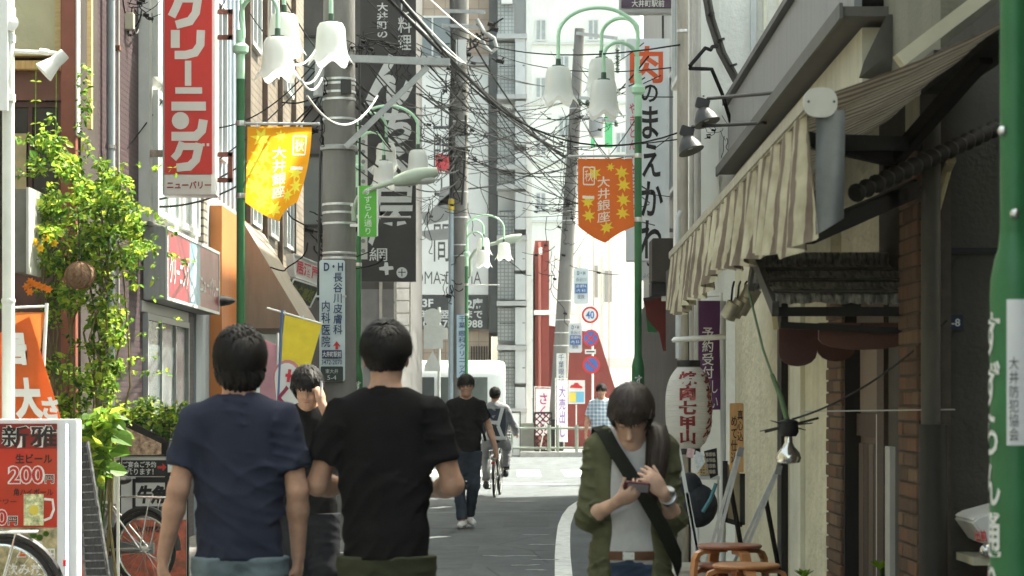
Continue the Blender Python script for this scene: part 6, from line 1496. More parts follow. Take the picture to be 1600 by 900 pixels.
def mop(root, M4, hc, hr):
    def ex(sd, P, q):
        sd.ell(P(0,-.015,.045), (.095,.112,.100), k=.02, rot=q); sd.ell(P(0,.062,.055), (.078,.040,.040), k=.03, rot=q)
        for sx in (-1,1): sd.ell(P(sx*.080,.018,-.010), (.026,.052,.062), k=.02, rot=q)
    hair_shell(root, M4, hc, hr, 1.0, HAIR, [((0,.10,.034),(0,1,-2.4))], .005, ex)
    def style(d):
        if d.z < -.6 or (d.y > .5 and d.z < .25): return None
        return (.10 if d.y < .3 else .055, .2)
    hair_strands(root, M4, hc, hr, 1.05, HAIR, 2600, style, 8, .006)
mop(root, M4, hc, hr)
ph = thing('mobile_phone', M4@Vector((-.10,.13,1.56)), 'small silver phone held to the ear of the person between the two men', 'phone')
mb = MB(); mb.obox(M4@Vector((-.098,.145,1.565)), M4.to_3x3()@Vector((.005,-.002,.002)), M4.to_3x3()@Vector((0,.022,.008)), M4.to_3x3()@Vector((.002,-.02,.05))); mb.build('case', PH, ph, bevel=.002)

# ---- man walking towards the camera
Yw = 26.7
root, M4, hc, hr = person('person', 'man in glasses, black t-shirt and dark jeans walking towards the camera', 'person', (XX(728,Yw), Yw, 0), 184, 1.725,
       {'R': ((.245,.00,1.12), (.225,.09,.88), (0,.3,-1), (-1,.2,0), -1, 28), 'L': ((-.262,-.04,1.13), (-.335,.03,.885), (-.1,.2,-1), (1,.2,0), 1, 28)},
       {'R': ((.085,.05,.49), (.045,.10,.085)), 'L': ((-.085,.055,.49), (-.045,-.14,.13))},
       [dict(kind='top', name='t_shirt', mat=BLACK, hem=.855, sleeve=.66, seed=41, w=.98), dict(kind='legs', name='jeans', mat=JEAN_D, top=.87, low=.97, fold=.006),
        dict(kind='shoes', name='sneakers', mat=SHOE_W)],
       short_hair(HAIR, 1800, 12, long_=1.25, lift=.2), head=(2,3,6), glasses=True, vox=.010, foot_dir=((.2,1,0),(-.25,1,-.2)))
mb = MB(); c_ = [(.10,-.10,1.47),(.02,.115,1.38),(-.10,.135,1.22),(-.195,.10,1.06),(-.22,0,.98)]
for i in range(len(c_)-1): mb.bar(M4@Vector(c_[i]), M4@Vector(c_[i+1]), .03, .006, up=M4.to_3x3()@Vector((0,1,.3)))
mb.build('bag_strap', cloth('black_webbing', (.012,.012,.012)), root)

# ---- man in a checked shirt on the far right
def check_mat():
    m = bpy.data.materials.new('blue_check'); m.use_nodes = True; N = m.node_tree.nodes; L = m.node_tree.links; b = N['Principled BSDF']
    b.inputs['Roughness'].default_value = .85
    g = N.new('ShaderNodeNewGeometry'); s = N.new('ShaderNodeSeparateXYZ'); L.new(g.outputs['Position'], s.inputs[0]); prev = None
    for ax in (0, 2):
        a = N.new('ShaderNodeMath'); a.operation = 'MULTIPLY'; a.inputs[1].default_value = 2*math.pi/.062; L.new(s.outputs[ax], a.inputs[0])
        q = N.new('ShaderNodeMath'); q.operation = 'SINE'; L.new(a.outputs[0], q.inputs[0])
        t = N.new('ShaderNodeMath'); t.operation = 'GREATER_THAN'; t.inputs[1].default_value = .35; L.new(q.outputs[0], t.inputs[0])
        if prev:
            ad = N.new('ShaderNodeMath'); ad.operation = 'ADD'; L.new(prev.outputs[0], ad.inputs[0]); L.new(t.outputs[0], ad.inputs[1]); prev = ad
        else: prev = t
    r = N.new('ShaderNodeValToRGB'); e = r.color_ramp.elements; e[0].position = 0; e[0].color = (.20,.30,.42,1); e[1].position = 1; e[1].color = (.62,.68,.72,1)
    md = N.new('ShaderNodeMath'); md.operation = 'MULTIPLY'; md.inputs[1].default_value = .5; L.new(prev.outputs[0], md.inputs[0]); L.new(md.outputs[0], r.inputs[0])
    L.new(r.outputs[0], b.inputs['Base Color']); return m
Yc = 40.0
person('person', 'man in light blue checked short-sleeved shirt near the far kerb', 'person', (XX(940,Yc), Yc, 0), 172, 1.71,
       {'R': ((.245,-.03,1.13), (.265,.04,.88), (0,.2,-1), (-1,.2,0), -1, 28), 'L': ((-.245,-.03,1.13), (-.265,.06,.88), (0,.2,-1), (1,.2,0), 1, 28)},
       {'R': ((.095,.03,.48), (.10,.06,.085)), 'L': ((-.095,.06,.48), (-.10,.0,.09))},
       [dict(kind='top', name='checked_shirt', mat=check_mat(), hem=.84, sleeve=.85, seed=51, w=1.03, fold=.006), dict(kind='legs', name='trousers', mat=cloth('grey_twill', (.10,.10,.10)), top=.855, low=.95),
        dict(kind='shoes', name='shoes', mat=SHOE_K)],
       short_hair(HAIR, 1200, 15, long_=1.2, lift=.15), head=(-3,0,-8), vox=.012)

# ---- woman with a phone, front right
Yl = 9.2
WHITE_T = cloth('heather_grey_jersey', (.46,.45,.44), var=.08, scale=30); OLIVE = cloth('olive_knit', (.098,.100,.054), var=.2, scale=14)
root, M4, hc, hr = person('person', 'woman in olive cardigan and pale grey t-shirt looking down at her phone', 'person', (XX(985,Yl), Yl, 0), 180, 1.575,
       {'R': ((.180,.02,1.09), (.070,.235,1.165), (-.75,.55,.42), (-.25,-.55,.85), 1, 34), 'L': ((-.190,.02,1.08), (-.125,.235,1.205), (.62,.35,.70), (.6,-.75,.25), -1, 30)},
       {'R': ((.085,.03,.48), (.10,.05,.085)), 'L': ((-.085,.05,.48), (-.09,-.03,.09))},
       [dict(kind='top', name='t_shirt', mat=WHITE_T, hem=.895, sleeve=.35, w=.80, seed=61, fold=.0075, grow=.010, neck=.080, freq=(22,22,60), flat=.66,
             cut=[((0,.10,1.46),(0,.17,1.44),.062,.075)]),
        dict(kind='top', name='cardigan', mat=OLIVE, over=True, hem=.80, sleeve=1.40, w=.83, seed=67, fold=.0085, grow=.020, neck=.10, sw=.88, hemw=1.38, flat=.64,
             cut=[((0,.13,1.52),(0,.17,.60),.088,.122), ((0,.02,1.50),(0,.14,1.40),.08,.088)]),
        dict(kind='legs', name='jeans', mat=fade_denim('blue_denim', (.045,.065,.11)), top=.955, low=.95, grow=.008), dict(kind='shoes', name='shoes', mat=SHOE_K)],
       None, head=(-36,0,10), head_c=(.0,.088,1.520), skin=SKIN_PALE, fem=True, closed=True, vox=.0062)
def woman_hair(root, M4, hc, hr):
    def ex(sd, P, q):
        sd.ell(P(0,-.012,.038), (.085,.105,.098), k=.02, rot=q); sd.ell(P(0,.064,.062), (.068,.034,.038), k=.03, rot=q)
        sd.ell(P(-.080,.030,-.035), (.024,.050,.095), k=.02, rot=q); sd.ell(P(.080,.022,-.030), (.022,.048,.085), k=.02, rot=q)
        sd.ell(P(0,-.06,-.03), (.075,.055,.07), k=.03, rot=q)
    hair_shell(root, M4, hc, hr, 1.06, HAIR_BROWN, [((0,.10,.046),(0,1,-2.6))], .0022, ex, .005)
    def style(d):
        if d.z < -.62 or (d.y > .5 and d.z < .32): return None
        return (.11 if d.y < .25 else .05, .12)
    hair_strands(root, M4, hc, hr, 1.09, HAIR_BROWN, 5200, style, 18, .0038)
    # pony tail brought forward over her left shoulder
    rng = random.Random(5); mb = MB()
    path = [Vector((-.05,-.02,1.50)), Vector((-.104,.045,1.48)), Vector((-.112,.115,1.42)), Vector((-.105,.145,1.34)), Vector((-.088,.155,1.22)), Vector((-.082,.15,1.13))]
    rad = [.042,.046,.052,.050,.040,.010]
    for _ in range(900):
        a = rng.uniform(0, 6.28); rr = math.sqrt(rng.random()); e = rng.uniform(.55, 1); vs = []; tw = rng.uniform(-.6,.6)
        for i, p in enumerate(path):
            o = Vector((math.cos(a+tw*i*.3)*rad[i]*rr, math.sin(a+tw*i*.3)*rad[i]*rr*.7, 0)); q = p+o
            if e < 1 and i == len(path)-1: q = path[-2]+(q-path[-2])*e
            w = .0035 if i < len(path)-1 else .0006
            for s_ in (-1,1): vs.append(M4@(q+Vector((math.sin(a),-math.cos(a),0))*w*s_*rng.uniform(.8,1.2)))
        mb.add(vs, [(2*i,2*i+1,2*i+3,2*i+2) for i in range(len(path)-1)], True)
    link_mesh('pony_tail', mb.mesh('pony_tail'), HAIR_BROWN, root)
woman_hair(root, M4, hc, hr)
A3 = M4.to_3x3()
def L4(*a): return M4@Vector(a)
# the shoulder strap, from her right shoulder across to the left hip
mb = MB(); c_ = [(.14,-.105,1.40),(.135,-.04,1.478),(.115,.045,1.462),(.075,.118,1.385),(.01,.155,1.28),(-.06,.172,1.17),(-.13,.165,1.05),(-.19,.10,.93),(-.21,.0,.86)]
vs = []
for i, p in enumerate(c_):
    t = Vector(c_[min(i+1,len(c_)-1)])-Vector(c_[max(i-1,0)]); nn = Vector((p[0]*.4, p[1]+.05, .25 if p[2] > 1.35 else 0)).normalized(); s_ = t.cross(nn).normalized()
    for e in (-1,1): vs.append(L4(*(Vector(p)+s_*.030*e)))
    for e in (1,-1): vs.append(L4(*(Vector(p)+s_*.030*e-nn*.004)))
fs = []
for i in range(len(c_)-1):
    for k in range(4): fs.append((i*4+k, i*4+(k+1)%4, i*4+4+(k+1)%4, i*4+4+k))
mb.add(vs, fs, True); mb.build('bag_strap', cloth('dark_olive_webbing', (.018,.019,.014)), root)
mb = MB(); mb.lathe(L4(-.147,.20,1.183), [(.0345,-.011),(.0355,0),(.0345,.011)], 18, axis=A3@Vector((.35,.92,.5))); mb.build('watch_band', mat('steel', (.55,.55,.53), .3, .1, metal=1), root)
mb = MB(); mb.lathe(L4(-.152,.222,1.218), [(.017,-.004),(.018,.004),(.010,.006)], 16, axis=A3@Vector((-.3,.5,.9))); mb.build('watch_face', mat('watch_white', (.6,.6,.58), .2, 0), root)
mb = MB(); mb.lathe(L4(0,.005,.935), [(.143,-.017),(.145,0),(.143,.017)], 28, rf=lambda a,i: (1-.26*abs(math.sin(a))**1.5, 0)); mb.build('belt', mat('brown_leather', (.10,.045,.022), .5, .25, 20), root)
mb = MB(); mb.obox(L4(.012,.118,.935), A3@Vector((.026,0,0)), A3@Vector((0,.004,0)), A3@Vector((0,0,.019))); mb.build('belt_buckle', mat('steel', (0,0,0)), root, bevel=.003)
ph = thing('mobile_phone', L4(-.005,.275,1.235), 'small dark red phone held in the hands of the woman in the olive cardigan', 'phone')
cP = L4(-.012,.285,1.232); u_ = (A3@Vector((1,.15,.10))).normalized(); v_ = (A3@Vector((-.05,.75,.62))).normalized()
mb = MB(); mb.obox(cP, u_*.050, v_*.027, u_.cross(v_)*.006); mb.build('case', mat('dark_red_plastic', (.10,.012,.018), .3, .1), ph, bevel=.003)
mb = MB(); mb.obox(cP-u_.cross(v_)*.0066+u_*-.004, u_*.040, v_*.022, u_.cross(v_)*.001); mb.build('screen', mat('phone_screen', (.30,.28,.30), .15, .05), ph)
# ------------------------------------------------------------------ right side clutter
WP, BKP = mat('white_paint', (0,0,0)), mat('black_paint', (0,0,0))
YL = 16.0; LC = W(1076,637,YL); LH, LR = .275, .158
ln = thing('paper_lantern', (LC.x,YL,LC.z-LH), 'large white paper lantern with dark red brush kanji on the right', 'lantern')
def lr(z):
    t = max(-1, min(1, (z-LC.z)/LH)); return LR*(1-.52*abs(t)**3.2)
prof = []; N_ = 132
for i in range(N_+1):
    z = -LH+2*LH*i/N_; prof.append((lr(LC.z+z)-(.0022 if i % 4 in (1,) else 0), z))
mb = MB(); mb.lathe_open(LC, prof, 48); mb.build('paper', mat('lantern_paper', (.68,.66,.62), .7, .06, 8, trans=.4), ln)
for z0, z1 in ((LH,LH+.045),(-LH-.04,-LH)): mb = MB(); mb.lathe((LC.x,YL,LC.z), [(.076,z0),(.080,z0),(.080,z1),(.072,z1)], 24); mb.build('hoop', BKP, ln)
DR = mat('lantern_red', (.17,.020,.022), .6, .2, 20); DRO = mat('lantern_outline', (.42,.13,.12), .6, .15, 20)
for body, ang, w in (('焼肉七甲山', R(-97), .115), ('本格炭火焼', R(-22), .115)):
    lettering_round(ln, body, DRO, (LC.x,YL), LR, ang, LC.z-.0, w, .49, .050, lr, proud=.002, name='lettering_outline'); lettering_round(ln, body, DR, (LC.x,YL), LR, ang, LC.z, w, .49, .028, lr, proud=.0035)
mb = MB(); mb.tube([(LC.x,YL,LC.z+LH+.04),(LC.x,YL,ZZ(532,YL))], .004, 6); mb.build('cord', BKP, ln)
br = thing('lantern_bracket', W(1130,680,YL), 'white tube bracket and post carrying the paper lantern', 'bracket')
mb = MB(); mb.tube([W(1050,533,YL), W(1054,531,YL), W(1133,526,YL)], [.010,.019,.019], 10); mb.build('arm', WP, br)
mb = MB(); mb.tube([(XX(1130,YL+.02),YL+.02,0),(XX(1130,YL+.02),YL+.02,ZZ(470,YL))], .018, 10); mb.build('post', mat('pale_pipe', (0,0,0)), br)
# purple flag behind
pf, _S = nobori(1127, 470, 640, 36, 17.6, mat('purple_cloth', (.085,.028,.085), .8, .12, 8, trans=.2), 'dark purple flag with white lettering behind the lantern', None, None, 0, -1)
px_text(pf, '予約受付', 1097, 1115, 510, 592, 17.53, WLET, .01, True); px_text(pf, 'しい', 1110, 1122, 592, 640, 17.53, WLET, .0, True)
# wooden plaque
pq = thing('wood_plaque', W(1151,735,14.6), 'narrow pale wooden plaque with black brush lettering on the eatery wall', 'plaque')
px_box('board', 1140.5, 1162, 630, 738, 14.6, .025, mat('plaque_wood', (.52,.29,.12), .55, .2, 7, .2, 50, stretch=(6,6,.5)), pq, .003)
px_text(pq, '真心込', 1152, 1161, 640, 690, 14.6, INK, .01, True); px_text(pq, 'めて仕込', 1142, 1152, 648, 725, 14.6, INK, .01, True)
# framed board low on the wall
fm = thing('framed_board', W(1155,820,14.8), 'dark framed notice board leaning under the wooden plaque', 'board')
f = MB()
for a, b in (((1133,720),(1133,815)),((1160,740),(1160,820)),((1133,812),(1160,820))): f.bar(W(*a,14.7), W(*b,14.7), .03, .03)
f.build('frame', mat('black_wood', (0,0,0)), fm); mb = MB(); mb.prism([W(1134,722,14.72),W(1159,742,14.72),W(1159,818,14.72),W(1134,811,14.72)], Vector((0,.012,0))); mb.build('panel', mat('tan_panel', (.36,.29,.18), .7, .15), fm)
# folding sign frames (bare aluminium easels)
ALU = mat('aluminium', (.52,.52,.50), .35, .12, 30, metal=.6)
for i, (a, b, lab) in enumerate((((1113,846),(1154,704),'bare aluminium easel frame, left of the crossed pair by the stools'), ((1160,850),(1214,732),'bare aluminium easel frame, right of the crossed pair by the stools'))):
    t = thing('folding_easel', W(a[0],900,12.5), lab, 'easel', 'aluminium easels by the stools'); Y = 12.5+.15*i
    for dx in (0,9):
        A = W(a[0]+dx,a[1],Y); B = W(b[0]+dx*.35,b[1],Y); d = (A-B).normalized(); mb = MB(); mb.bar(A+d*.75, B, .022, .016); mb.build('rail', ALU, t)
    mb = MB(); mb.bar(W(b[0]-2,b[1]+1,Y-.01), W(b[0]+7,b[1]+3,Y-.01), .03, .05); mb.build('head_clip', mat('grey_plastic', (.22,.22,.22), .5, .1), t)
    s0 = W(b[0]+3,b[1]+6,Y).lerp(W(a[0]+5,a[1],Y), .38); mb = MB(); mb.bar(s0+Vector((0,.02,0)), Vector((s0.x+.20,Y+.30,0)), .018, .02); mb.build('back_leg', mat('arm_bronze', (0,0,0)), t)
t = thing('folding_easel', W(1095,880,13.4), 'white easel legs leaning below the lantern', 'easel')
for dx, q in ((0,0),(7,24)): mb = MB(); mb.bar(W(1060+dx+q*.28,698+q*3,13.4), W(1094+dx*.5,842,13.4)+Vector((.03,0,-.35)), .02, .016); mb.build('rail', mat('white_aluminium', (0,0,0)), t)
# stacked bentwood stools
BENT = mat('bentwood', (.46,.20,.075), .4, .18, 6, .1, 60, stretch=(3,3,1), coat=.2); BENT2 = mat('bentwood_dark', (.27,.095,.045), .4, .18, 6, coat=.2)
def stool(c, zt, label, ms, ml, rot=0):
    t = thing('stacking_stool', (c[0],c[1],zt-.44), label, 'stool', 'stacked bentwood stools')
    mb = MB(); mb.lathe((c[0],c[1],zt), [(0,-.022),(.150,-.022),(.162,-.014),(.164,-.006),(.158,0),(0,.001)], 30); mb.build('seat', ms, t)
    for k in range(4):
        a = R(45+90*k+rot); d = Vector((math.cos(a), math.sin(a), 0)); b = Vector((c[0],c[1],zt))
        pts = [b+d*.08-Vector((0,0,.034)), b+d*.150-Vector((0,0,.034)), b+d*.178-Vector((0,0,.046)), b+d*.192-Vector((0,0,.075)), b+d*.197-Vector((0,0,.12)), b+d*.212-Vector((0,0,.44))]
        mb = MB(); e = Vector((-d.y,d.x,0))
        for i in range(len(pts)-1):
            q = (pts[i+1]-pts[i]).normalized(); mb.bar(pts[i]-q*.004, pts[i+1]+q*.004, .050, .020, up=d if i > 1 else (0,0,1))
        o = mb.build('leg', ml, t)
    return t
# two stacks, each a few stools nested into each other (only the top ones rise into view)
ca, cb = (XX(1166,11.4), 11.4), (XX(1140,11.95), 11.95)
for k in range(4): stool(ca, .44+k*.075, ['lowest','second','third','topmost'][k]+' light bentwood stool of the nearer stack', BENT, BENT, 8+k*13)
for k in range(4): stool(cb, .44+k*.095, ['lowest','second','third','topmost'][k]+' red brown bentwood stool of the farther stack', BENT2, BENT if k % 2 else BENT2, 20+k*15)
# white trays beside the stools
for k in range(5):
    o = thing('crate_tray', (XX(1089,12.4),12.4,.12*k), ['lowest','second','third','fourth','topmost'][k]+' of the pale trays stacked left of the stools', 'tray', 'pale trays beside the stools')
    c = XX(1090,12.4); mb = MB(); z = .12*k+.003
    mb.box(c-.13,c+.13,12.25,12.262,z,z+.105); mb.box(c-.13,c+.13,12.6,12.612,z,z+.105); mb.box(c-.13,c-.118,12.263,12.599,z,z+.105); mb.box(c+.118,c+.13,12.263,12.599,z,z+.105); mb.box(c-.117,c+.117,12.263,12.599,z,z+.01)
    mb.build('box', mat('tray_white', (.52,.50,.44), .5, .1, 10, dirt=.2) if k != 2 else mat('tray_yellow', (.45,.36,.12), .5, .1), o)
    mb = MB(); mb.box(c-.135,c+.135,12.238,12.249,z+.085,z+.112); mb.build('rim', mat('tray_white', (0,0,0)), o)
# basket, dark menu and paper scraps below the lantern
bk3 = thing('wicker_basket', W(1108,745,15.6), 'pale wicker basket on a shelf below the lantern', 'basket'); f = MB()
for i in range(6): f.box(XX(1092,15.6),XX(1120,15.6),15.6,15.75,ZZ(742-i*5,15.6),ZZ(738.5-i*5,15.6))
for i in range(7): f.box(XX(1093+i*4,15.59),XX(1094.6+i*4,15.59),15.585,15.6,ZZ(743,15.6),ZZ(710,15.6))
o = f.build('weave', mat('wicker', (.45,.32,.15), .7, .25, 30), bk3); o['kind'] = 'stuff'; wbox('shelf', XX(1088,15.6), XX(1124,15.6), 15.55, 15.9, ZZ(749,15.6), ZZ(744,15.6), mat('pale_pipe', (0,0,0)), bk3)
for px in (1090,1121): wbox('shelf_leg', XX(px,15.7), XX(px+2.5,15.7), 15.7, 15.73, 0, ZZ(749,15.7)-.001, mat('pale_pipe', (0,0,0)), bk3)
mn = thing('menu_card', W(1108,740,15.2), 'black menu card with rows of small pictures below the lantern', 'menu'); mb = MB(); mb.prism([W(1100,705,15.2),W(1120,700,15.2),W(1122,742,15.2),W(1110,748,15.2)], Vector((0,.01,0))); mb.build('card', BKP, mn)
for i in range(3):
    for j in range(4): mb = MB(); p = W(1105+i*5.2,710+j*9,15.192); mb.obox(p, (.009,0,.002), (0,.001,0), (-.003,0,.012)); mb.build('picture', mat('picture_tan', (.30,.26,.22), .5, .4, 60), mn)
pp = thing('paper_notes', W(1090,735,15.1), 'white and pink paper notes hanging under the lantern', 'notes')
for pts, c in (([(1074,700),(1086,702),(1083,716),(1072,714)],(.60,.42,.45)), ([(1087,704),(1098,708),(1102,722),(1090,738),(1086,722)],(.58,.62,.66))):
    mb = MB(); mb.prism([W(x,y,15.1) for x,y in pts], Vector((0,.003,0))); mb.build('sheet', mat('note_%d' % int(c[0]*100), c, .7, .25, 60), pp)
ht = thing('hanging_cloth', W(1085,760,15.3), 'dark blue cloth bundle hanging in the shade below the lantern', 'cloth')
mb = MB(); mb.sphere(W(1090,790,15.3), .13, 14, 10, (1,.8,1.1)); mb.sphere(W(1078,770,15.3), .09, 12, 8, (1,.8,1.5)); mb.build('bundle', mat('dark_bundle', (.018,.020,.026), .8, .3, 12, .5, 20), ht)
mb = MB(); mb.tube([W(1098,800,15.1), W(1110,780,15.1), W(1119,755,15.1)], .012, 8); mb.build('handle', mat('teal_handle', (.05,.17,.20), .4, .1), ht)
# tin cups hanging under the awning
for i, (px, py, r_) in enumerate(((1142,486,.045),(1152,482,.042),(1162,478,.042),(1171,462,.05))):
    t = thing('hanging_cup', W(px,py+14,13.6), ['leftmost','second','third','rightmost'][i]+' pale metal cup hanging under the awning edge', 'cup', 'cups hanging under the awning'); c = W(px,py,13.6)
    mb = MB(); mb.lathe(c, [(r_*.8,-.05),(r_,-.045),(r_*1.02,.05),(r_*.9,.052)], 14, axis=(.45,-.2,.85)); mb.build('cup', mat('pale_tin', (.40,.38,.30), .35, .2, 20, metal=.4), t)
    mb = MB(); mb.tube([c+Vector((0,0,.03)), c+Vector((.01,.01,.13)), W(px+5,440,13.65)], .006, 6); mb.build('hook', DKMET, t)
tg = thing('wood_tag', W(1211,516,11.2), 'small pale wooden tag hanging from the thatched hood corner', 'tag')
mb = MB(); mb.obox(W(1211,502,11.0), (.013,0,.002), (0,.006,0), (-.005,0,.040)); mb.build('tag', mat('plaque_pale', (.50,.42,.24), .6, .15), tg, bevel=.002); mb = MB(); mb.tube([W(1213,490,11.0), W(1216,474,11.0)], .002, 5); mb.build('string', BKP, tg)
# hanging reflector bulb with twigs and green cord
hb = thing('hanging_bulb', W(1233,726,11.0), 'silver reflector bulb in a black twiggy fitting on a green cord', 'lamp')
C = W(1232,665,11.0)
mb = MB(); mb.lathe(C, [(.02,.03),(.045,.02),(.048,-.03),(.036,-.05)], 16); mb.build('socket', BKP, hb)
mb = MB(); mb.lathe(C-Vector((0,0,.05)), [(.018,0),(.020,-.03),(.030,-.05),(.052,-.075),(.060,-.10),(.052,-.122),(.0,-.130)], 22); mb.build('bulb', mat('mirror_glass', (.62,.60,.54), .12, .1, 12, metal=.9), hb)
rng = random.Random(4); f = MB()
for i in range(14):
    a = rng.uniform(0,6.28); d = Vector((math.cos(a), math.sin(a)*.5, rng.uniform(-.25,.35))); f.tube([C+d*.01, C+d*rng.uniform(.05,.14)], [.006,.002], 5)
f.tube([C+Vector((-.11,0,-.03)), C+Vector((.14,0,.035))], .006, 5); o = f.build('twigs', mat('dark_twig', (.03,.022,.02), .8, .3, 30), hb); o['kind'] = 'stuff'
mb = MB(); mb.tube([C, W(1220,620,11.0), W(1206,585,11.05)], [.013,.012,.010], 8); mb.tube([W(1206,585,11.05), W(1192,545,11.2), W(1170,455,11.6)], .006, 6); mb.build('cord', mat('green_cord', (.10,.16,.075), .6, .2), hb)
wr = thing('wall_cable', W(1250,660,10.9), 'thin dark cable running from the bulb across the door to the drainpipe', 'cable'); mb = MB(); mb.tube(sag(W(1238,655,11.0), W(1480,500,10.2), .06, 20), .005, 6); mb.build('wire', BKP, wr)
mb = MB(); mb.tube(sag(W(1250,643,11.0), W(1492,640,10.05), .0, 4), .003, 5); mb.build('string', mat('grey_conduit', (0,0,0)), wr)
# small plants at the foot
def leaf_mesh_add(mb, c, d, n, L, w):
    d = Vector(d).normalized(); n = Vector(n); s_ = d.cross(n); s_ = s_.normalized() if s_.length > 1e-4 else Vector((1,0,0)); up = s_.cross(d)
    mb.add([c, c+d*L*.35+s_*w*.5+up*w*.12, c+d*L*.72+s_*w*.36+up*w*.05, c+d*L-up*w*.15, c+d*L*.72-s_*w*.36+up*w*.05, c+d*L*.35-s_*w*.5+up*w*.12], [(0,1,2,3),(0,3,4,5)])
LEAF = [mat('leaf_%s' % n, c, .5, .25, 30, trans=.6, spec=.3) for n, c in (('deep',(.05,.115,.018)),('mid',(.10,.20,.026)),('bright',(.20,.33,.030)),('lime',(.36,.44,.045)))]
for px, py, Y, lab in ((1375,884,11.3,'tiny bright green sprout at the door foot on the right'),(1256,897,12.6,'small green plant at the foot of the pale stucco wall')):
    t = thing('small_plant', (XX(px,Y),Y,0), lab, 'plant'); mb = MB(); rng = random.Random(px)
    mb.tube([(XX(px,Y),Y,0),(XX(px,Y)+.01,Y,ZZ(py,Y)+.02)], .008, 6); mb.build('stem', LEAF[0], t)
    for i in range(7): mb = MB(); leaf_mesh_add(mb, Vector((XX(px,Y),Y,ZZ(py,Y)-.02)), (math.cos(i*2.4),math.sin(i*2.4)*.7,.8), (0,0,1), .07, .03); mb.build('leaf', LEAF[2], t)
# delivery scooter in the gap by the grey wall
sc = thing('delivery_scooter', (2.12,9.9,0), 'delivery scooter with white top box and red lettering by the grey wall', 'scooter')
WB = mat('box_white', (.62,.62,.60), .4, .06, 6); Yb = 9.9
mb = MB(); q = [W(1518,815,Yb),W(1528,806,Yb),W(1600,786,Yb),W(1640,792,Yb),W(1640,850,Yb),W(1545,853,Yb)]; mb.prism(q, Vector((0,.42,0))); bxo = mb.build('top_box', WB, sc, bevel=.01)
px_text(bxo, '出前', 1523, 1541, 828, 846, Yb-.002, mat('brush_red', (0,0,0)), .03, slant=-.2)
mb = MB(); mb.box(XX(1522,Yb),XX(1640,Yb),Yb+.02,Yb+.4,ZZ(884,Yb),ZZ(872,Yb)); mb.build('carrier', mat('beige_plastic', (0,0,0)), sc)
mb = MB(); mb.sphere(W(1541,860,Yb), .03, 12, 8); mb.build('indicator', STEEL, sc)
mb = MB(); mb.box(2.02,2.5,Yb+.1,Yb+.34,.28,.72); mb.build('rear_body', mat('scooter_red', (.35,.03,.03), .3, .05, coat=.5), sc, bevel=.03)
for x in (2.15,3.25): mb = MB(); mb.lathe((x,Yb+.16,.24), [(.15,0),(.24,.01),(.24,.09),(.15,.10)], 20, axis=(0,1,0)); mb.build('wheel', mat('tyre', (0,0,0)), sc)
mb = MB(); mb.box(2.45,2.95,Yb+.1,Yb+.34,.25,.34); mb.build('footboard', mat('grey_plastic', (0,0,0)), sc, bevel=.01)
mb = MB(); mb.tube([(3.22,Yb+.21,.3),(3.05,Yb+.21,1.0)], .04, 10); mb.tube([(3.05,Yb-.1,1.0),(3.05,Yb+.5,1.0)], .015, 8); mb.build('steering', mat('scooter_red', (0,0,0)), sc)
# black spotlights on long arms
for i, (a, b, h, lab) in enumerate((((1232,143,15.6),(1106,154,17.2),(1100,178),'upper black spotlight on a long arm against the white wall'), ((1196,192,16.4),(1082,198,17.4),(1075,222),'lower black spotlight on a long arm beside the thin pole'))):
    t = thing('spotlight', W(h[0],h[1],b[2]), lab, 'spotlight', 'black spotlights'); mb = MB(); A = W(*a); B = W(*b); mb.tube([A, B], .013, 8); mb.build('arm', BKP, t)
    H = W(h[0],h[1],b[2]); d = Vector((.35,-.25,-1)).normalized()
    mb = MB(); mb.bar(B-Vector((.03,0,0)), H+Vector((-.02,0,.04)), .05, .10); mb.build('housing', mat('spot_black', (.03,.031,.032), .45, .15, 10), t, bevel=.006)
    mb = MB(); mb.lathe(H, [(.025,-.05),(.05,-.03),(.085,.03),(.098,.075),(.092,.076),(.0,.05)], 20, axis=d); sh_ = mb.build('shade', mat('spot_black', (0,0,0)), t)
    mb = MB(); mb.lathe(H+d*.0545, [(0,0),(.07,.001)], 16, axis=d); mb.build('lens', mat('lens_glass', (0,0,0)), sh_)
# ------------------------------------------------------------------ left side clutter
YP = 14.6
wp = thing('white_post', (XX(13,YP),YP,0), 'thin white steel post at the far left edge with a panel and spotlight', 'post')
WPM = mat('post_white', (.66,.68,.63), .45, .08, 6, dirt=.2)
mb = MB(); mb.tube([(XX(13,YP),YP,0),(XX(13,YP),YP,ZZ(470,YP))], .040, 14); mb.tube([(XX(13,YP),YP,ZZ(470,YP)-.01),(XX(13,YP),YP,6)], .038, 14); mb.build('shaft', WPM, wp)
mb = MB(); mb.lathe((XX(13,YP),YP,ZZ(470,YP)), [(.041,-.014),(.045,0),(.041,.014)], 14); mb.build('collar', WPM, wp)
px_box('panel', -40, 11.5, -60, 172, YP-.09, .03, mat('panel_white', (.72,.73,.72), .5, .04), wp)
mb = MB(); mb.lathe(W(16,36,YP-.05), [(.0,-.05),(.045,-.045),(.05,.02),(.0,.03)], 14, axis=(.3,-1,.1)); mb.build('round_fitting', WP, wp)
for y in (18,60,153): mb = MB(); mb.box(XX(16,YP),XX(23,YP)+.0,YP-.045,YP+.03,ZZ(y+6,YP),ZZ(y-6,YP)); mb.build('clip', WPM, wp)
sp = thing('white_spotlight', W(85,105,YP), 'white bell-shaped spotlight on a horizontal arm at upper left', 'spotlight')
mb = MB(); mb.tube([W(22,80,YP), W(88,83,YP)], .0125, 8); mb.build('arm', WPM, sp); mb = MB(); mb.tube([W(62,80,YP), W(76,82,YP)], .019, 8); mb.build('sleeve', WPM, sp)
d = (W(72,112,YP)-W(100,86,YP)).normalized(); Hh = W(92,92,YP)
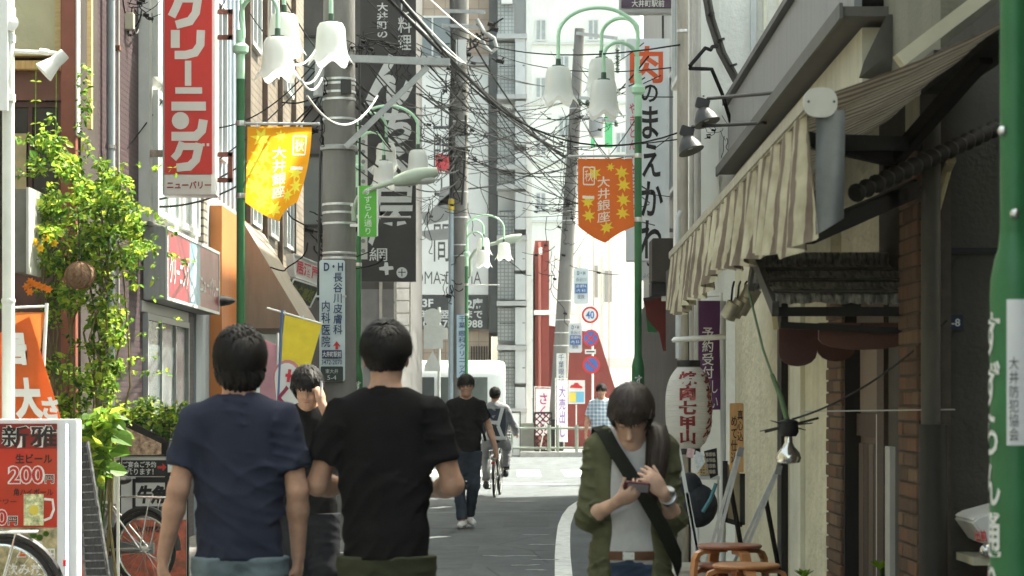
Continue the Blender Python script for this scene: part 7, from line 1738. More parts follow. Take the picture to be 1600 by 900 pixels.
mb = MB(); mb.lathe(Hh, [(.0,-.052),(.036,-.05),(.040,.0),(.040,.032),(.046,.05),(.064,.11),(.070,.128),(.066,.129),(.0,.09)], 22, axis=d+Vector((0,-.15,0))); mb.build('shade', mat('spot_white', (.60,.60,.56), .45, .06, 8, dirt=.1), sp)
# LED menu sign
YM_ = 14.2
me_ = thing('menu_lightbox', (XX(55,YM_),YM_,0), 'red and white standing beer menu lightbox at lower left', 'menu sign')
px_box('casing', -70, 120, 655, 1000, YM_, .16, mat('lightbox_white', (.66,.68,.70), .4, .05, 5), me_, .006)
px_box('face', -66, 89, 662, 824, YM_-.006, .005, mat('menu_red', (.50,.026,.016), .35, .12, 4, hue=(.46,.05,.016)), me_)
px_box('header', -66, 89, 662, 701, YM_-.010, .0035, mat('menu_dark_red', (.22,.016,.012), .35, .3, 5), me_)
px_box('food_panel', -66, 89, 825, 1000, YM_-.008, .007, mat('menu_food', (.42,.34,.20), .35, .6, 14, hue=(.10,.16,.05)), me_)
mWH, mBK = mat('menu_white', (.70,.70,.66), .5, .03), mat('menu_black', (.02,.015,.015), .5, .05)
yq = YM_-.011
px_text(me_, '新雅', 2, 90, 664, 700, yq, mWH, .05, proud=.001); px_text(me_, '新雅', 3, 89, 665, 699, yq, mBK, .012, proud=.003)
yq = YM_-.006
px_text(me_, '生ビール', 24, 82, 709, 724, yq, mBK, .025); px_text(me_, '200', 12, 70, 727, 757, yq, mWH, .06, proud=.002); px_text(me_, '200', 15, 67, 729, 755, yq, mat('menu_price', (.50,.025,.02), .5, .05), .012, proud=.0045)
px_text(me_, '円', 70, 85, 741, 756, yq, mWH, .05, proud=.002); px_text(me_, '円', 71, 84, 742, 755, yq, mBK, .01, proud=.004)
px_text(me_, '角ハイボール', 21, 83, 763, 775, yq, mBK, .015); px_text(me_, 'サワー', -8, 26, 780, 788, yq, mBK, .015); px_text(me_, '180', -34, 12, 795, 822, yq, mWH, .05, proud=.002); px_text(me_, '180', -33, 11, 797, 820, yq, mat('menu_price', (0,0,0)), .012, proud=.0045); px_text(me_, '円', 12, 28, 806, 821, yq, mWH, .05, proud=.002); px_text(me_, '円', 13, 27, 807, 820, yq, mBK, .01, proud=.004)
mug = px_box('mug_print', 37, 68, 772, 821, YM_-.010, .003, mat('mug_print', (.62,.62,.36), .4, .5, 40, hue=(.30,.34,.16)), me_)
mb = MB(); mb.tube([W(69,780,YM_-.012), W(82,781,YM_-.012), W(84,796,YM_-.012), W(79,809,YM_-.012), W(69,813,YM_-.012)], .008, 6); mb.build('mug_handle_print', mWH, me_)
mb = MB(); mb.lathe(W(53,797,YM_-.0115), [(0,-.0005),(.03,-.0005),(.03,.0005)], 12, axis=(0,1,0)); mb.build('mug_label_print', mat('yellow_flat', (0,0,0)), me_)
px_text(me_, '290', 26, 68, 845, 872, YM_-.009, mWH, .05, proud=.001); px_text(me_, '290', 28, 66, 847, 870, YM_-.009, mat('menu_orange', (.55,.11,.02), .5, .05), .02, proud=.003)
px_text(me_, '円', 72, 86, 857, 875, YM_-.009, mWH, .02); px_text(me_, '飲み放題', 8, 88, 880, 900, YM_-.009, mWH, .02)
for px, py, r_ in ((62,840,.02),(52,836,.022),(72,834,.018)): mb = MB(); mb.lathe(W(px,py,YM_-.0105), [(0,-.001),(r_,-.001),(r_,.001)], 9, axis=(0,1,0)); mb.build('herb_print', LEAF[1], me_)
led = px_box('led_strip', 101, 108, 661, 1000, YM_-.008, .007, mat('led_backing', (.55,.57,.66), .3, .05), me_)
for i in range(60):
    mb = MB(); c = W(104.5,664+i*4.2,YM_-.011); mb.box(c.x-.005,c.x+.005,c.y-.002,c.y+.002,c.z-.004,c.z+.004); mb.build('led', mat('led_lit', (.8,.85,1), .3, 0, emit=(.75,.82,1,1.6)), led)
# orange shop flag
nf, S_ = nobori(47, 488, 676, 52, 15.4, mat('orange_flag', (.68,.20,.05), .8, .1, 8, trans=.5), 'orange flag with white brush lettering behind the white post', None, None, 26, -1)
mb = MB(); mb.prism([W(0,520,15.36),W(46,494,15.36),W(94,650,15.36),(W(94,664,15.36)),W(-2,664,15.36)], Vector((0,.004,0))); mb.build('cloth', mat('orange_flag', (0,0,0)), nf)
for txt, x0, x1, y0, y1 in (('居',2,42,520,572),('大',22,66,590,656),('さ',66,92,620,655)): px_text(nf, txt, x0, x1, y0, y1, 15.355, WLET, .06, slant=-.12)
# black ribbed panel leaning
bp = thing('ribbed_panel', (XX(150,14.9),14.9,0), 'narrow black ribbed plastic panel leaning beside the menu lightbox', 'panel')
RB = mat('scuffed_black', (.018,.018,.019), .4, .6, 9, hue=(.006,.006,.006), dirt=.0); SCUF = mat('scuffed_edge', (.10,.10,.10), .5, .7, 25, hue=(.02,.02,.02))
tl, tr, blx, brx = W(121,692,14.9), W(137,690,14.9), W(136,960,14.7), W(180,960,14.7)
mb = MB(); mb.prism([tl,tr,brx,blx], Vector((0,.03,0))); mb.build('backing', RB, bp)
for i in range(22):
    t = (i+.6)/22.6; a = tl.lerp(blx, t); b = tr.lerp(brx, t); mb = MB(); mb.bar(a+Vector((.004,-.008,0)), b+Vector((-.004,-.008,0)), .012, .008); mb.build('rib', SCUF, bp)
    for q in range(5): mb = MB(); s0 = a.lerp(b, (q+.5)/5); mb.bar(s0+Vector((0,-.004,0)), s0+Vector((.0,-.004,-.03)), .004, .005); mb.build('stud', RB, bp)
for a, b in ((tl,blx),(tr,brx)): mb = MB(); mb.bar(a+Vector((0,-.006,0)), b+Vector((0,-.006,0)), .014, .02); mb.build('edge', SCUF, bp)
rf = thing('red_flag_end', (XX(124,15.6),15.6,0), 'strip of red orange flag hanging between the lightbox and black panel', 'flag'); mb = MB(); mb.prism([W(118,700,15.6),W(126,700,15.6),W(130,905,15.6),W(116,905,15.6)], Vector((0,.006,0))); mb.build('cloth', mat('red_cloth', (.55,.08,.03), .8, .1), rf)
# white magazine rack
mr = thing('leaflet_rack', (XX(164,17.2),17.2,0), 'white wire leaflet rack in front of the creeper', 'rack')
for xa, xb, ya, yb in ((143,186,719,723),(143,147,719,1000),(182,186,719,1000),(147,182,783,787),(176,181,723,783)): px_box('bar', xa, xb, ya, yb, 17.2, .03, WP, mr)
for i, c in enumerate(((.62,.60,.55),(.20,.11,.09),(.55,.42,.36),(.14,.12,.12))): px_box('leaflet', 149+i*6.5, 154.5+i*6.5, 726, 782, 17.24, .02, mat('leaflet_%d' % i, c, .6, .2, 12), mr)
# tilted board with noodle picture
tb_ = thing('photo_board', (XX(225,19.55),19.55,0), 'dark framed board with sloping top and food photo above the white sign', 'sign'); Yt = 19.55
mb = MB(); mb.prism([W(190,657,Yt),W(196,654,Yt),W(264,690,Yt),W(258,716,Yt),W(190,716,Yt)], Vector((0,.05,0))); mb.build('board', mat('black_wood', (0,0,0)), tb_)
FOOD = mat('noodle_photo', (.62,.45,.30), .4, .5, 22, hue=(.22,.07,.05)); mb = MB(); mb.prism([W(196,667,Yt-.004),W(252,693,Yt-.004),W(252,710,Yt-.004),W(196,713,Yt-.004)], Vector((0,.003,0))); mb.build('photo', FOOD, tb_)
px_box('post', 204, 209, 717, 1000, Yt+.01, .04, BKP, tb_); px_box('post', 240, 245, 717, 1000, Yt+.01, .04, BKP, tb_)
# white barbecue-house sign
yk = thing('grill_sign', (XX(241,19.3),19.3,0), 'white standing sign with boxed black kanji behind the bicycle', 'sign'); Yk = 19.3
px_box('board', 188, 293, 712, 985, Yk, .05, mat('board_white', (.66,.65,.62), .45, .04), yk); f = MB()
for xa, xb, ya, yb in ((187,189,711,985),(292,294,711,985),(189,292,711,713)): f.box(XX(xa,Yk-.01),XX(xb,Yk-.01),Yk-.012,Yk+.06,ZZ(yb,Yk),ZZ(ya,Yk))
f.build('frame', BKP, yk)
hdz = px_box('header', 191, 291, 719, 744, Yk-.005, .004, mat('header_black', (.02,.02,.02), .5, .1), yk)
px_text(hdz, 'ご宴会ご予約', 192, 244, 721, 730.5, Yk-.006, WLET, .02); px_text(hdz, '承ります！', 198, 240, 732, 742, Yk-.006, WLET, .02)
mb = MB(); mb.prism([W(x,y,Yk-.008) for x,y in ((246,728),(254,728),(254,724),(260,730),(254,736),(254,732),(246,732))], Vector((0,.003,0))); mb.build('arrow', TRED, yk)
px_box('white_panel', 262, 277, 720, 738, Yk-.007, .002, mWH, yk)
lg = MB(); 
for xa, xb, ya, yb in ((207,212,748,800),(258,265,744,798),(212,262,745.5,754),(210,262,791,802)): lg.box(XX(xa,Yk),XX(xb,Yk),Yk-.004-.0002*xa%.002,Yk-.001,ZZ(yb,Yk),ZZ(ya,Yk))
lg.build('brush_box', BKP, yk); px_text(yk, '牛角', 214, 258, 758, 788, Yk, INK, .06, slant=.12)
px_box('food_panel', 190, 291, 812, 985, Yk-.005, .004, mat('grill_photo', (.52,.11,.06), .35, .7, 16, hue=(.62,.34,.24)), yk); px_text(yk, '食べ放題', 212, 252, 822, 832, Yk-.006, INK, .02)
# yellow health flag (mascots left out), pink flag beside it
yf = thing('health_flag', (XX(436,19.6),19.6,0), 'yellow and white flag with a red cross beside the clinic pole', 'flag'); Yy = 19.6
mb = MB(); mb.tube([W(424,700,Yy)-Vector((0,0,.9)), W(441,484,Yy)], .012, 8); mb.build('pole', mat('pole_blue', (.10,.16,.30), .5, .1), yf); mb = MB(); mb.tube([W(417,481,Yy), W(503,506,Yy)], .008, 6); mb.build('crossbar', WP, yf)
Qf = [W(445,492,Yy), W(503,507,Yy), W(477,600,Yy), W(466,690,Yy), W(424,690,Yy)]
mb = MB(); mb.prism(Qf, Vector((0,.005,0))); mb.build('cloth', mat('yellow_cloth', (.85,.74,.10), .8, .08, 10, trans=.5), yf)
pts = [(426,690)]+[(430+2,640)]+[(451+22*math.cos(R(a))-2+(a-90)*.0, 588-26*math.sin(R(a))) for a in range(180,-1,-20)]+[(470,690)]
mb = MB(); mb.prism([W(x,y,Yy-.003) for x,y in pts], Vector((0,.002,0))); mb.build('arch_border', mat('arch_pink', (.55,.22,.24), .8, .05), yf)
pts = [(428,690)]+[(433,640)]+[(450+19*math.cos(R(a))-2, 590-23*math.sin(R(a))) for a in range(180,-1,-20)]+[(466,690)]
mb = MB(); mb.prism([W(x,y,Yy-.007) for x,y in pts], Vector((0,.002,0))); mb.build('arch', mat('arch_white', (.64,.64,.62), .8, .05), yf)
mb = MB(); mb.bar(W(446,586,Yy-.011), W(457,588,Yy-.011), .003, .026, up=(0,0,1)); mb.bar(W(453,577,Yy-.012), W(450,597,Yy-.012), .003, .026, up=(1,0,0)); mb.build('red_cross', mat('cross_red', (.50,.03,.05), .7, .05), yf)
px_text(yf, 'く', 434, 452, 602, 642, Yy-.008, mat('kana_plum', (.25,.03,.07), .7, .05), .04)
for q in (0,.5,1): mb = MB(); p = Qf[0].lerp(Qf[1], q); mb.bar(p+Vector((0,-.004,.0)), p+Vector((0,-.004,.035)), .008, .02); mb.build('loop', WP, yf)
pk = thing('pink_flag', (XX(418,20.8),20.8,0), 'pale pink flag half hidden behind the yellow flag', 'flag'); mb = MB(); mb.prism([W(408,528,20.8),W(433,540,20.8),W(428,700,20.8),W(404,700,20.8)], Vector((0,.006,0))); mb.build('cloth', mat('pink_flag', (.62,.36,.42), .8, .1, trans=.35), pk); mb = MB(); mb.tube([(XX(434,20.8),20.8,0),(XX(434,20.8),20.8,ZZ(520,20.8))], .011, 6); mb.build('pole', WP, pk)
# green and white stand sign behind the navy man, trolley with castors
gs_ = thing('stand_sign', (XX(441,17.6),17.6,.1), 'pale green and white stand sign seen between the two men', 'sign'); px_box('board', 430, 447, 740, 833, 17.6, .03, mat('pale_mint_board', (.60,.68,.58), .5, .06), gs_); px_text(gs_, '16', 434, 445, 812, 820, 17.6, mat('leaf_green', (0,0,0)), .02)
px_box('foot', 428, 449, 834, 838, 17.55, .2, DKMET, gs_)
for px in (432,445): mb = MB(); mb.tube([(XX(px,17.62),17.62,0),(XX(px,17.62),17.62,ZZ(837,17.62))], .012, 6); mb.build('leg', DKMET, gs_)
tr_ = thing('hand_trolley', (XX(478,18.5),18.5,0), 'small trolley with pale tubes and black castors near the two men', 'trolley')
for px in (478,483): mb = MB(); mb.tube([W(px,805,18.5), W(px+.5,857,18.5)], .012, 8); mb.build('tube', WPM, tr_)
px_box('deck', 462, 492, 855, 859, 18.4, .35, mat('plaque_pale', (0,0,0)), tr_); px_box('bag', 480, 492, 790, 822, 18.6, .12, mat('cobalt_bag', (.04,.06,.34), .6, .1), tr_)
for px in (468,486):
    for y in (18.42,18.7): mb = MB(); mb.lathe((XX(px,18.5),y,ZZ(866,18.5)), [(.035,0),(.035,.025)], 12, axis=(1,0,0)); mb.build('castor', mat('tyre', (0,0,0)), tr_)
# ------------------------------------------------------------------ bicycles
TY = mat('tyre', (0,0,0)); CHR = mat('chrome', (.60,.60,.58), .22, .1, 20, metal=.9)
def bicycle(base, heading, frame_m, label, wheel_r=.30, basket=False, rack=True, front=True, group='bicycles'):
    t = thing('bicycle', base, label, 'bicycle', group); M = frame_of(base, heading); P = lambda x,y,z: M@Vector((x,y,z)); r_ = wheel_r; wb_ = 1.04
    ax = M.to_3x3()@Vector((1,0,0))
    for yy in ((0, wb_) if front else (0,)):
        mb = MB(); c = P(0,yy,r_); e1 = M.to_3x3()@Vector((0,1,0)); n = 40; pts = [c+(e1*math.cos(2*math.pi*i/n)+ZU*math.sin(2*math.pi*i/n))*(r_-.018) for i in range(n+1)]
        mb.tube(pts, .018, 8, cap=False); w = mb.build('wheel', TY, t)
        mb = MB(); mb.tube([c+(e1*math.cos(2*math.pi*i/n)+ZU*math.sin(2*math.pi*i/n))*(r_-.042) for i in range(n+1)], .010, 6, cap=False); mb.build('rim', CHR, w)
        mb = MB()
        for i in range(28):
            a = 2*math.pi*i/28; s_ = .028 if i % 2 else -.028; b = a+(.5 if i % 4 < 2 else -.5)
            mb.tube([c+ax*s_+(e1*math.cos(b)+ZU*math.sin(b))*.02, c+(e1*math.cos(a)+ZU*math.sin(a))*(r_-.045)], .0016, 4, cap=False)
        o = mb.build('spokes', CHR, w); o['kind'] = 'stuff'
        mb = MB(); mb.tube([c-ax*.05, c+ax*.05], .022, 10); mb.build('hub', CHR, w)
        mb = MB(); a0, a1 = (20,200) if yy == 0 else (-20,150); n2 = 20
        mb.tube([c+(e1*-math.cos(R(a0+(a1-a0)*i/n2-20))+ZU*math.sin(R(a0+(a1-a0)*i/n2-20)))*(r_+.022) for i in range(n2+1)], .022, 6); mb.build('mudguard', frame_m if yy else DKMET, t)
    BB = P(0,.44,.28); ST = P(0,.30,.72); HT = P(0,.86,.80); HB = P(0,.90,.62)
    for nm, a, b, q in (('seat_tube',BB,ST,.016),('down_tube',BB,HB,.018),('top_tube',P(0,.34,.58),P(0,.87,.72),.016),('chain_stay',BB,P(.05,0,r_),.011),('chain_stay',BB,P(-.05,0,r_),.011),('seat_stay',P(.02,.32,.62),P(.06,0,r_),.009),('seat_stay',P(-.02,.32,.62),P(-.06,0,r_),.009),('head_tube',HT,HB,.019),('fork',HB,P(.05,wb_,r_),.012),('fork',HB,P(-.05,wb_,r_),.012)):
        mb = MB(); mb.tube([a,b], q, 8); mb.build(nm, frame_m, t)
    mb = MB(); mb.tube([HT, P(0,.84,.95)], .013, 8); mb.tube([P(.29,.66,.96),P(.22,.78,.98),P(0,.85,.96),P(-.22,.78,.98),P(-.29,.66,.96)], .011, 8); h = mb.build('handlebar', CHR, t)
    for s_ in (-1,1): mb = MB(); mb.tube([P(s_*.30,.62,.955),P(s_*.27,.70,.968)], .016, 8); mb.build('grip', BKP, h)
    mb = MB(); mb.tube([ST, P(0,.28,.80)], .012, 8); mb.build('seat_post', CHR, t)
    mb = MB(); mb.sphere(P(0,.24,.83), .1, 14, 8, (.95,1.2,.4)); mb.sphere(P(0,.36,.82), .05, 10, 6, (.7,1.6,.5)); mb.build('saddle', BKP, t)
    if rack:
        mb = MB()
        for s_ in (-.07,0,.07): mb.tube([P(s_,-.22,.70),P(s_,.26,.70)], .006, 6)
        for yy in (-.2,0,.2): mb.tube([P(-.07,yy,.70),P(.07,yy,.70)], .005, 6)
        for s_ in (-.07,.07): mb.tube([P(s_,-.1,.70),P(s_*.9,0,r_)], .006, 6)
        o = mb.build('rear_rack', CHR, t)
    mb = MB(); mb.lathe(P(.06,.44,.28), [(.09,-.004),(.09,.004)], 20, axis=ax); mb.build('chain_ring', CHR, t); mb = MB(); mb.obox(P(.075,.22,.30), ax*.008, M.to_3x3()@Vector((0,.26,0)), ZU*.045); mb.build('chain_guard', frame_m, t, bevel=.006)
    for s_ in (-1,1): mb = MB(); e = P(s_*.09,.44-s_*.0,.28+s_*.16); mb.tube([P(s_*.09,.44,.28),e], .008, 6); c_ = mb.build('crank', CHR, t); mb = MB(); mb.obox(e+ax*s_*.05, ax*.045, M.to_3x3()@Vector((0,.03,0)), ZU*.01); mb.build('pedal', BKP, c_)
    mb = MB(); mb.obox(P(0,-r_-.035,.52), ax*.025, M.to_3x3()@Vector((0,.008,0)), ZU*.018); mb.build('reflector', mat('reflector_red', (.60,.02,.02), .2, 0), t)
    if basket:
        f = MB(); nx = 8
        for i in range(nx+1):
            x = -.17+.34*i/nx; f.tube([P(x,.96,.98),P(x*.8,.98,.74)], .003, 4); f.tube([P(x,1.22,.98),P(x*.8,1.18,.74)], .003, 4)
        for j in range(6):
            z = .74+.24*j/5; s_ = .8+.2*j/5; f.tube([P(-.17*s_,.97,z),P(.17*s_,.97,z),P(.17*s_,1.2,z),P(-.17*s_,1.2,z),P(-.17*s_,.97,z)], .003, 4)
        o = f.build('basket', CHR, t); o['kind'] = 'stuff'
    return t, M
bicycle((XX(226,18.3),18.3,0), 62, mat('silver_frame', (.40,.41,.42), .3, .1, metal=.5), 'parked silver bicycle with rear rack and big mudguard before the white sign', .295)
bicycle((XX(-2,13.5),13.5,0), 98, mat('black_frame', (.02,.02,.02), .3, .1), 'black bicycle at the lower left corner, only its rear wheel in view', .335)
tb1, MC = bicycle((XX(773,34.9),34.9,0), -4, mat('black_frame', (0,0,0)), 'dark bicycle ridden away down the street by the cyclist in a safety vest', .30, basket=True)
# ---- the cyclist, seen from behind
PAN = cloth('pale_grey_work', (.30,.31,.32)); VEST = cloth('navy_grey_vest', (.055,.065,.085))
root, M4, hc, hr = person('person', 'cyclist in grey work clothes with white reflective safety straps riding away', 'person', (XX(773,35.1),35.18,-.02), -4, 1.66,
       {'R': ((.30,.10,1.10), (.29,.38,.98), (0,1,-.1), (0,0,-1), -1, 50), 'L': ((-.30,.10,1.10), (-.29,.38,.98), (0,1,-.1), (0,0,-1), 1, 50)},
       {'hip': (0,-.02,.93), 'R': ((.17,.36,.80), (.15,.24,.40)), 'L': ((-.17,.36,.66), (-.15,.22,.22))},
       [dict(kind='top', name='work_shirt', mat=PAN, hem=.86, sleeve=1.8, w=1.06, seed=71), dict(kind='legs', name='trousers', mat=PAN, top=.92, low=.9, grow=.02), dict(kind='shoes', name='shoes', mat=SHOE_K)],
       short_hair(HAIR, 900, 21), head=(4,0,4), head_c=(0,.08,1.59), lean=.10, face=False, vox=.012)
m3 = M4.to_3x3()
mb = MB(); pr = [(-.17,-.085,1.38),(.17,-.085,1.38),(.18,-.125,1.15),(.17,-.13,.90),(-.17,-.13,.90),(-.18,-.125,1.15)]; mb.prism([M4@Vector(p) for p in pr], m3@Vector((0,.03,0))); mb.build('safety_vest', VEST, root)
RFL = mat('reflective_white', (.62,.63,.62), .4, .05)
for a, b in (((-.13,-.10,1.40),(-.06,-.145,1.12)),((.13,-.10,1.40),(.06,-.145,1.12)),((-.06,-.145,1.12),(-.14,-.15,.92)),((.06,-.145,1.12),(.14,-.15,.92)),((-.06,-.146,1.17),(.06,-.146,1.17)),((-.19,-.14,.93),(.19,-.14,.93))):
    mb = MB(); mb.bar(M4@Vector(a), M4@Vector(b), .045, .012, up=m3@Vector((0,1,0))) if False else mb.bar(M4@Vector(a), M4@Vector(b), .010, .05, up=m3@Vector((1,0,0)) if abs(a[2]-b[2]) > .05 else (0,0,1)); mb.build('reflective_strap', RFL, root)
# ------------------------------------------------------------------ vegetation on the left
def foliage(parent, name, blobs, dens, size, seed, mats, shell=.35):
    """blobs: (centre, radii); leaf-sized faces spread through their volume, one mesh per leaf tone"""
    rng = random.Random(seed); mbs = [MB() for _ in mats]
    for c, rad in blobs:
        n = int(dens*rad[0]*rad[1]*rad[2]*4.2)
        for _ in range(n):
            while True:
                p = Vector((rng.uniform(-1,1), rng.uniform(-1,1), rng.uniform(-1,1)))
                if p.length <= 1 and p.length > shell*rng.random(): break
            q = Vector(c)+Vector((p.x*rad[0], p.y*rad[1], p.z*rad[2]))
            d = Vector((p.x*.6+rng.gauss(0,.6), p.y*.6+rng.gauss(0,.6), rng.gauss(-.25,.55))); nrm = Vector((rng.gauss(0,.5), rng.gauss(-.3,.5), 1))
            L = size*(rng.uniform(.5, 1.2) if rng.random() < .85 else rng.uniform(1.2, 1.9)); leaf_mesh_add(mbs[min(len(mats)-1, int(rng.random()**1.2*len(mats)))], q, d, nrm, L, L*rng.uniform(.6,.85))
    for mb, m in zip(mbs, mats):
        if mb.v: o = link_mesh(name, mb.mesh(name), m, parent); o['kind'] = 'stuff'
vn = thing('creeper', (XX(110,17),17.1,0), 'lush sunlit green creeper climbing over the shop corner on the left', 'plant')
B = lambda px, py, rx_, rz_, Y=17.0, ry=.25: (W(px,py,Y), (rx_*Y/FPX, ry, rz_*Y/FPX))
rv = random.Random(77); blobs = []
for cx, cy, sx, sy, n in ((75,325,34,50,12),(140,320,52,42,18),(190,345,32,36,11),(165,285,40,24,8),(120,400,66,46,22),(175,415,40,46,13),(60,400,26,42,9),(90,490,42,46,12),(150,500,40,50,15),(70,575,30,40,8),(140,585,46,48,15),(110,655,52,44,15),(165,645,30,50,9),(55,250,26,30,6),(95,240,16,20,3),(150,700,30,34,8),(212,375,16,30,6)):
    for _ in range(int(n*.85)): blobs.append(B(cx+rv.gauss(0,.55)*sx, cy+rv.gauss(0,.55)*sy, rv.uniform(9,24), rv.uniform(8,20), 17.05+rv.gauss(0,.14), rv.uniform(.08,.16)))
foliage(vn, 'foliage', blobs, 21000, .042, 5, LEAF+[LEAF[2],LEAF[3]])
foliage(vn, 'foliage', [B(130+rv.gauss(0,3),110+i*22,8+rv.uniform(-2,3),15,17.75,.05) for i in range(10)], 30000, .045, 6, LEAF)
for k in range(26):      # trailing shoots that break the outline
    x, y = rv.choice(((205,350),(215,380),(190,290),(60,260),(170,560),(185,600),(45,520),(190,450),(100,230),(150,270))); x += rv.gauss(0,12); y += rv.gauss(0,14); dx, dy = rv.gauss(1.2 if x > 120 else -1, 1.5), rv.gauss(.3,1.6)
    foliage(vn, 'foliage', [B(x+dx*6*q, y+dy*6*q+q*q*.8, 5, 5, 17.1, .04) for q in range(5)], 60000, .040, 100+k, LEAF[1:])
rng = random.Random(8); 
for i in range(16):
    x0 = rng.uniform(50,180); mb = MB(); pts = [W(x0+rng.uniform(-12,12)+k*rng.uniform(-3,6), 900-k*95+rng.uniform(-20,20), 17.05+rng.uniform(-.1,.1)) for k in range(7)]; mb.tube(pts, [.012-.0012*k for k in range(7)], 6); mb.build('stem', mat('vine_stem', (.12,.10,.045), .8, .3, 20), vn)
for px, pys in ((56,(128,157,193,228)),(88,(205,240))):
    mb = MB(); mb.tube([W(px,95,17.6), W(px-1,250,17.6)], .003, 5); mb.build('tendril', LEAF[2], vn)
    for py in pys:
        mb = MB()
        for s_ in (-1,1): leaf_mesh_add(mb, W(px,py,17.6), (s_,-.2,rng.uniform(-.3,.4)), (0,-.4,1), .045, .04)
        o = mb.build('leaf_pair', LEAF[3], vn); o['kind'] = 'stuff'
ORF = mat('orange_petal', (.80,.25,.02), .6, .2, 30, trans=.4); YLF = mat('yellow_petal', (.80,.50,.02), .6, .2, 30, trans=.4)
for i, (px, py) in enumerate(((52,443),(47,456),(68,449),(76,452),(55,378),(64,388),(72,372),(48,440),(60,446),(85,380),(42,448))):
    mb = MB(); c = W(px,py,16.65)
    for k in range(6): a = k*math.pi/3; leaf_mesh_add(mb, c, (math.cos(a),-.5,math.sin(a)), (0,-1,.2), .035, .022)
    o = mb.build('flower', YLF if i in (4,5,6,9) else ORF, vn); o['kind'] = 'stuff'
hbk = thing('hanging_basket', W(125,452,16.7), 'round brown coir hanging basket among the creeper leaves', 'basket')
mb = MB(); mb.sphere(W(125,430,16.7), .105, 18, 12, (1,1,.88)); mb.build('coir', mat('coir', (.16,.10,.06), .95, .35, 25, .9, 60), hbk)
mb = MB()
for k in range(5):
    a = math.pi*k/5; mb.tube([W(125,430,16.7)+Vector((math.cos(a)*.108*math.cos(t), math.sin(a)*.108*math.cos(t), .096*math.sin(t))) for t in [2*math.pi*i/24 for i in range(25)]], .0035, 5)
o = mb.build('wire_cage', mat('rust', (0,0,0)), hbk); o['kind'] = 'stuff'
mb = MB(); mb.tube([W(125,412,16.7), W(122,330,16.75)], .004, 5); mb.build('hanger', DKMET, hbk)
# potted shrub behind the boards
ps_ = thing('potted_shrub', (XX(250,19.8),19.8,0), 'leafy potted shrub behind the food photo board', 'plant'); Yq = 19.8
px_box('planter', 236, 284, 690, 1000, Yq-.1, .4, mat('planter_white', (.52,.52,.50), .6, .1, 6, dirt=.2), ps_, .01)
Bq = lambda px, py, a, b: (W(px,py,Yq+.05), (a*Yq/FPX,.25,b*Yq/FPX))
foliage(ps_, 'foliage', [Bq(215,645,26,20), Bq(245,655,34,24), Bq(278,650,26,26), Bq(255,672,36,18), Bq(295,662,14,20), Bq(230,630,16,16)], 11000, .05, 9, LEAF)
for k in range(8): mb = MB(); mb.tube([W(258,700,Yq), W(258+(k-4)*5,670,Yq), W(258+(k-4)*11,630+abs(k-4)*4,Yq)], [.008,.006,.003], 5); mb.build('branch', mat('vine_stem', (0,0,0)), ps_)
p2 = thing('broadleaf_plant', (XX(150,16.2),16.2,0), 'broad-leaved plant low behind the black ribbed panel', 'plant')
foliage(p2, 'foliage', [(W(150,690,16.2),(.12,.18,.22)), (W(165,665,16.2),(.12,.15,.14)), (W(140,720,16.2),(.14,.15,.16))], 5200, .10, 12, LEAF[1:])
for k in range(6): mb = MB(); mb.tube([(XX(150,16.2),16.2,0), W(140+k*5,760,16.2), W(130+k*8,700,16.2)], [.01,.007,.003], 5); mb.build('stem', LEAF[0], p2)

# ------------------------------------------------------------------ overhead cables
CAB = mat('cable_black', (.008,.008,.009), .85, .1, spec=.08); CABG = mat('cable_grey', (.33,.34,.33), .5, .1); CABW = mat('cable_white', (.60,.61,.58), .5, .05)
def cable(a, b, s_, r_, m, lab, grp='overhead cables'):
    mb = MB(); mb.tube(sag(a, b, s_, 18), r_, 6); o = mb.build('cable', m, None); return tag(o, lab, 'cable', grp)
LB = 'thin black overhead wire sagging across the street'; LT = 'thick black overhead cable slanting between the poles'; LW = 'pale grey overhead wire slanting before the black banner'
p1 = lambda y: W(532,y,25); p2_ = lambda y: W(718,y,54); p3 = lambda y, dx=0: W(895+dx,y,61)
# the heavy diagonals from the upper middle down to the leaning pole
for a, b, s_, r_ in ((W(590,-20,30),W(880,228,60),.25,.028),(W(610,-20,30),W(884,236,60),.35,.022),(W(700,90,53.8),W(882,246,60.8),.12,.035),(W(700,100,53.8),W(880,240,60.8),.2,.02),(W(735,60,53.8),W(890,262,60.8),.3,.02)): cable(a, b, s_, r_, CAB, LT)
for a, b, s_, r_ in ((W(600,-10,31),W(722,98,53),.05,.014),(W(625,-5,31),W(728,100,53),.05,.012),(W(668,-5,40),W(750,62,53),.04,.014)): cable(a, b, s_, r_, CABW, LW)
rng = random.Random(21)
for i in range(13):      # between the two left poles and onwards
    a = W(535+rng.uniform(-8,20), rng.uniform(60,240), 25); b = W(716+rng.uniform(-6,6), rng.uniform(120,300), 53.8); cable(a, b, rng.uniform(.1,.7), rng.choice((.006,.008,.012)), CAB, 'thin black wire between the thick clinic pole and the middle pole')
for i in range(12):      # middle pole to leaning pole and beyond
    a = W(722, rng.uniform(15,300), 53.8); b = W(890+rng.uniform(-5,10), rng.uniform(150,330), 60.8); cable(a, b, rng.uniform(.1,.6), rng.choice((.009,.012,.018)), CAB, 'thin black wire between the middle pole and the leaning far pole')
for i in range(9):       # leaning pole to the right-hand buildings
    a = W(895, rng.uniform(60,300), 60.8); b = W(rng.uniform(1000,1060), rng.uniform(40,330), rng.uniform(24,30)); cable(a, b, rng.uniform(.1,.5), rng.choice((.006,.008,.010)), CAB, 'thin black wire from the leaning far pole to the right-hand buildings')
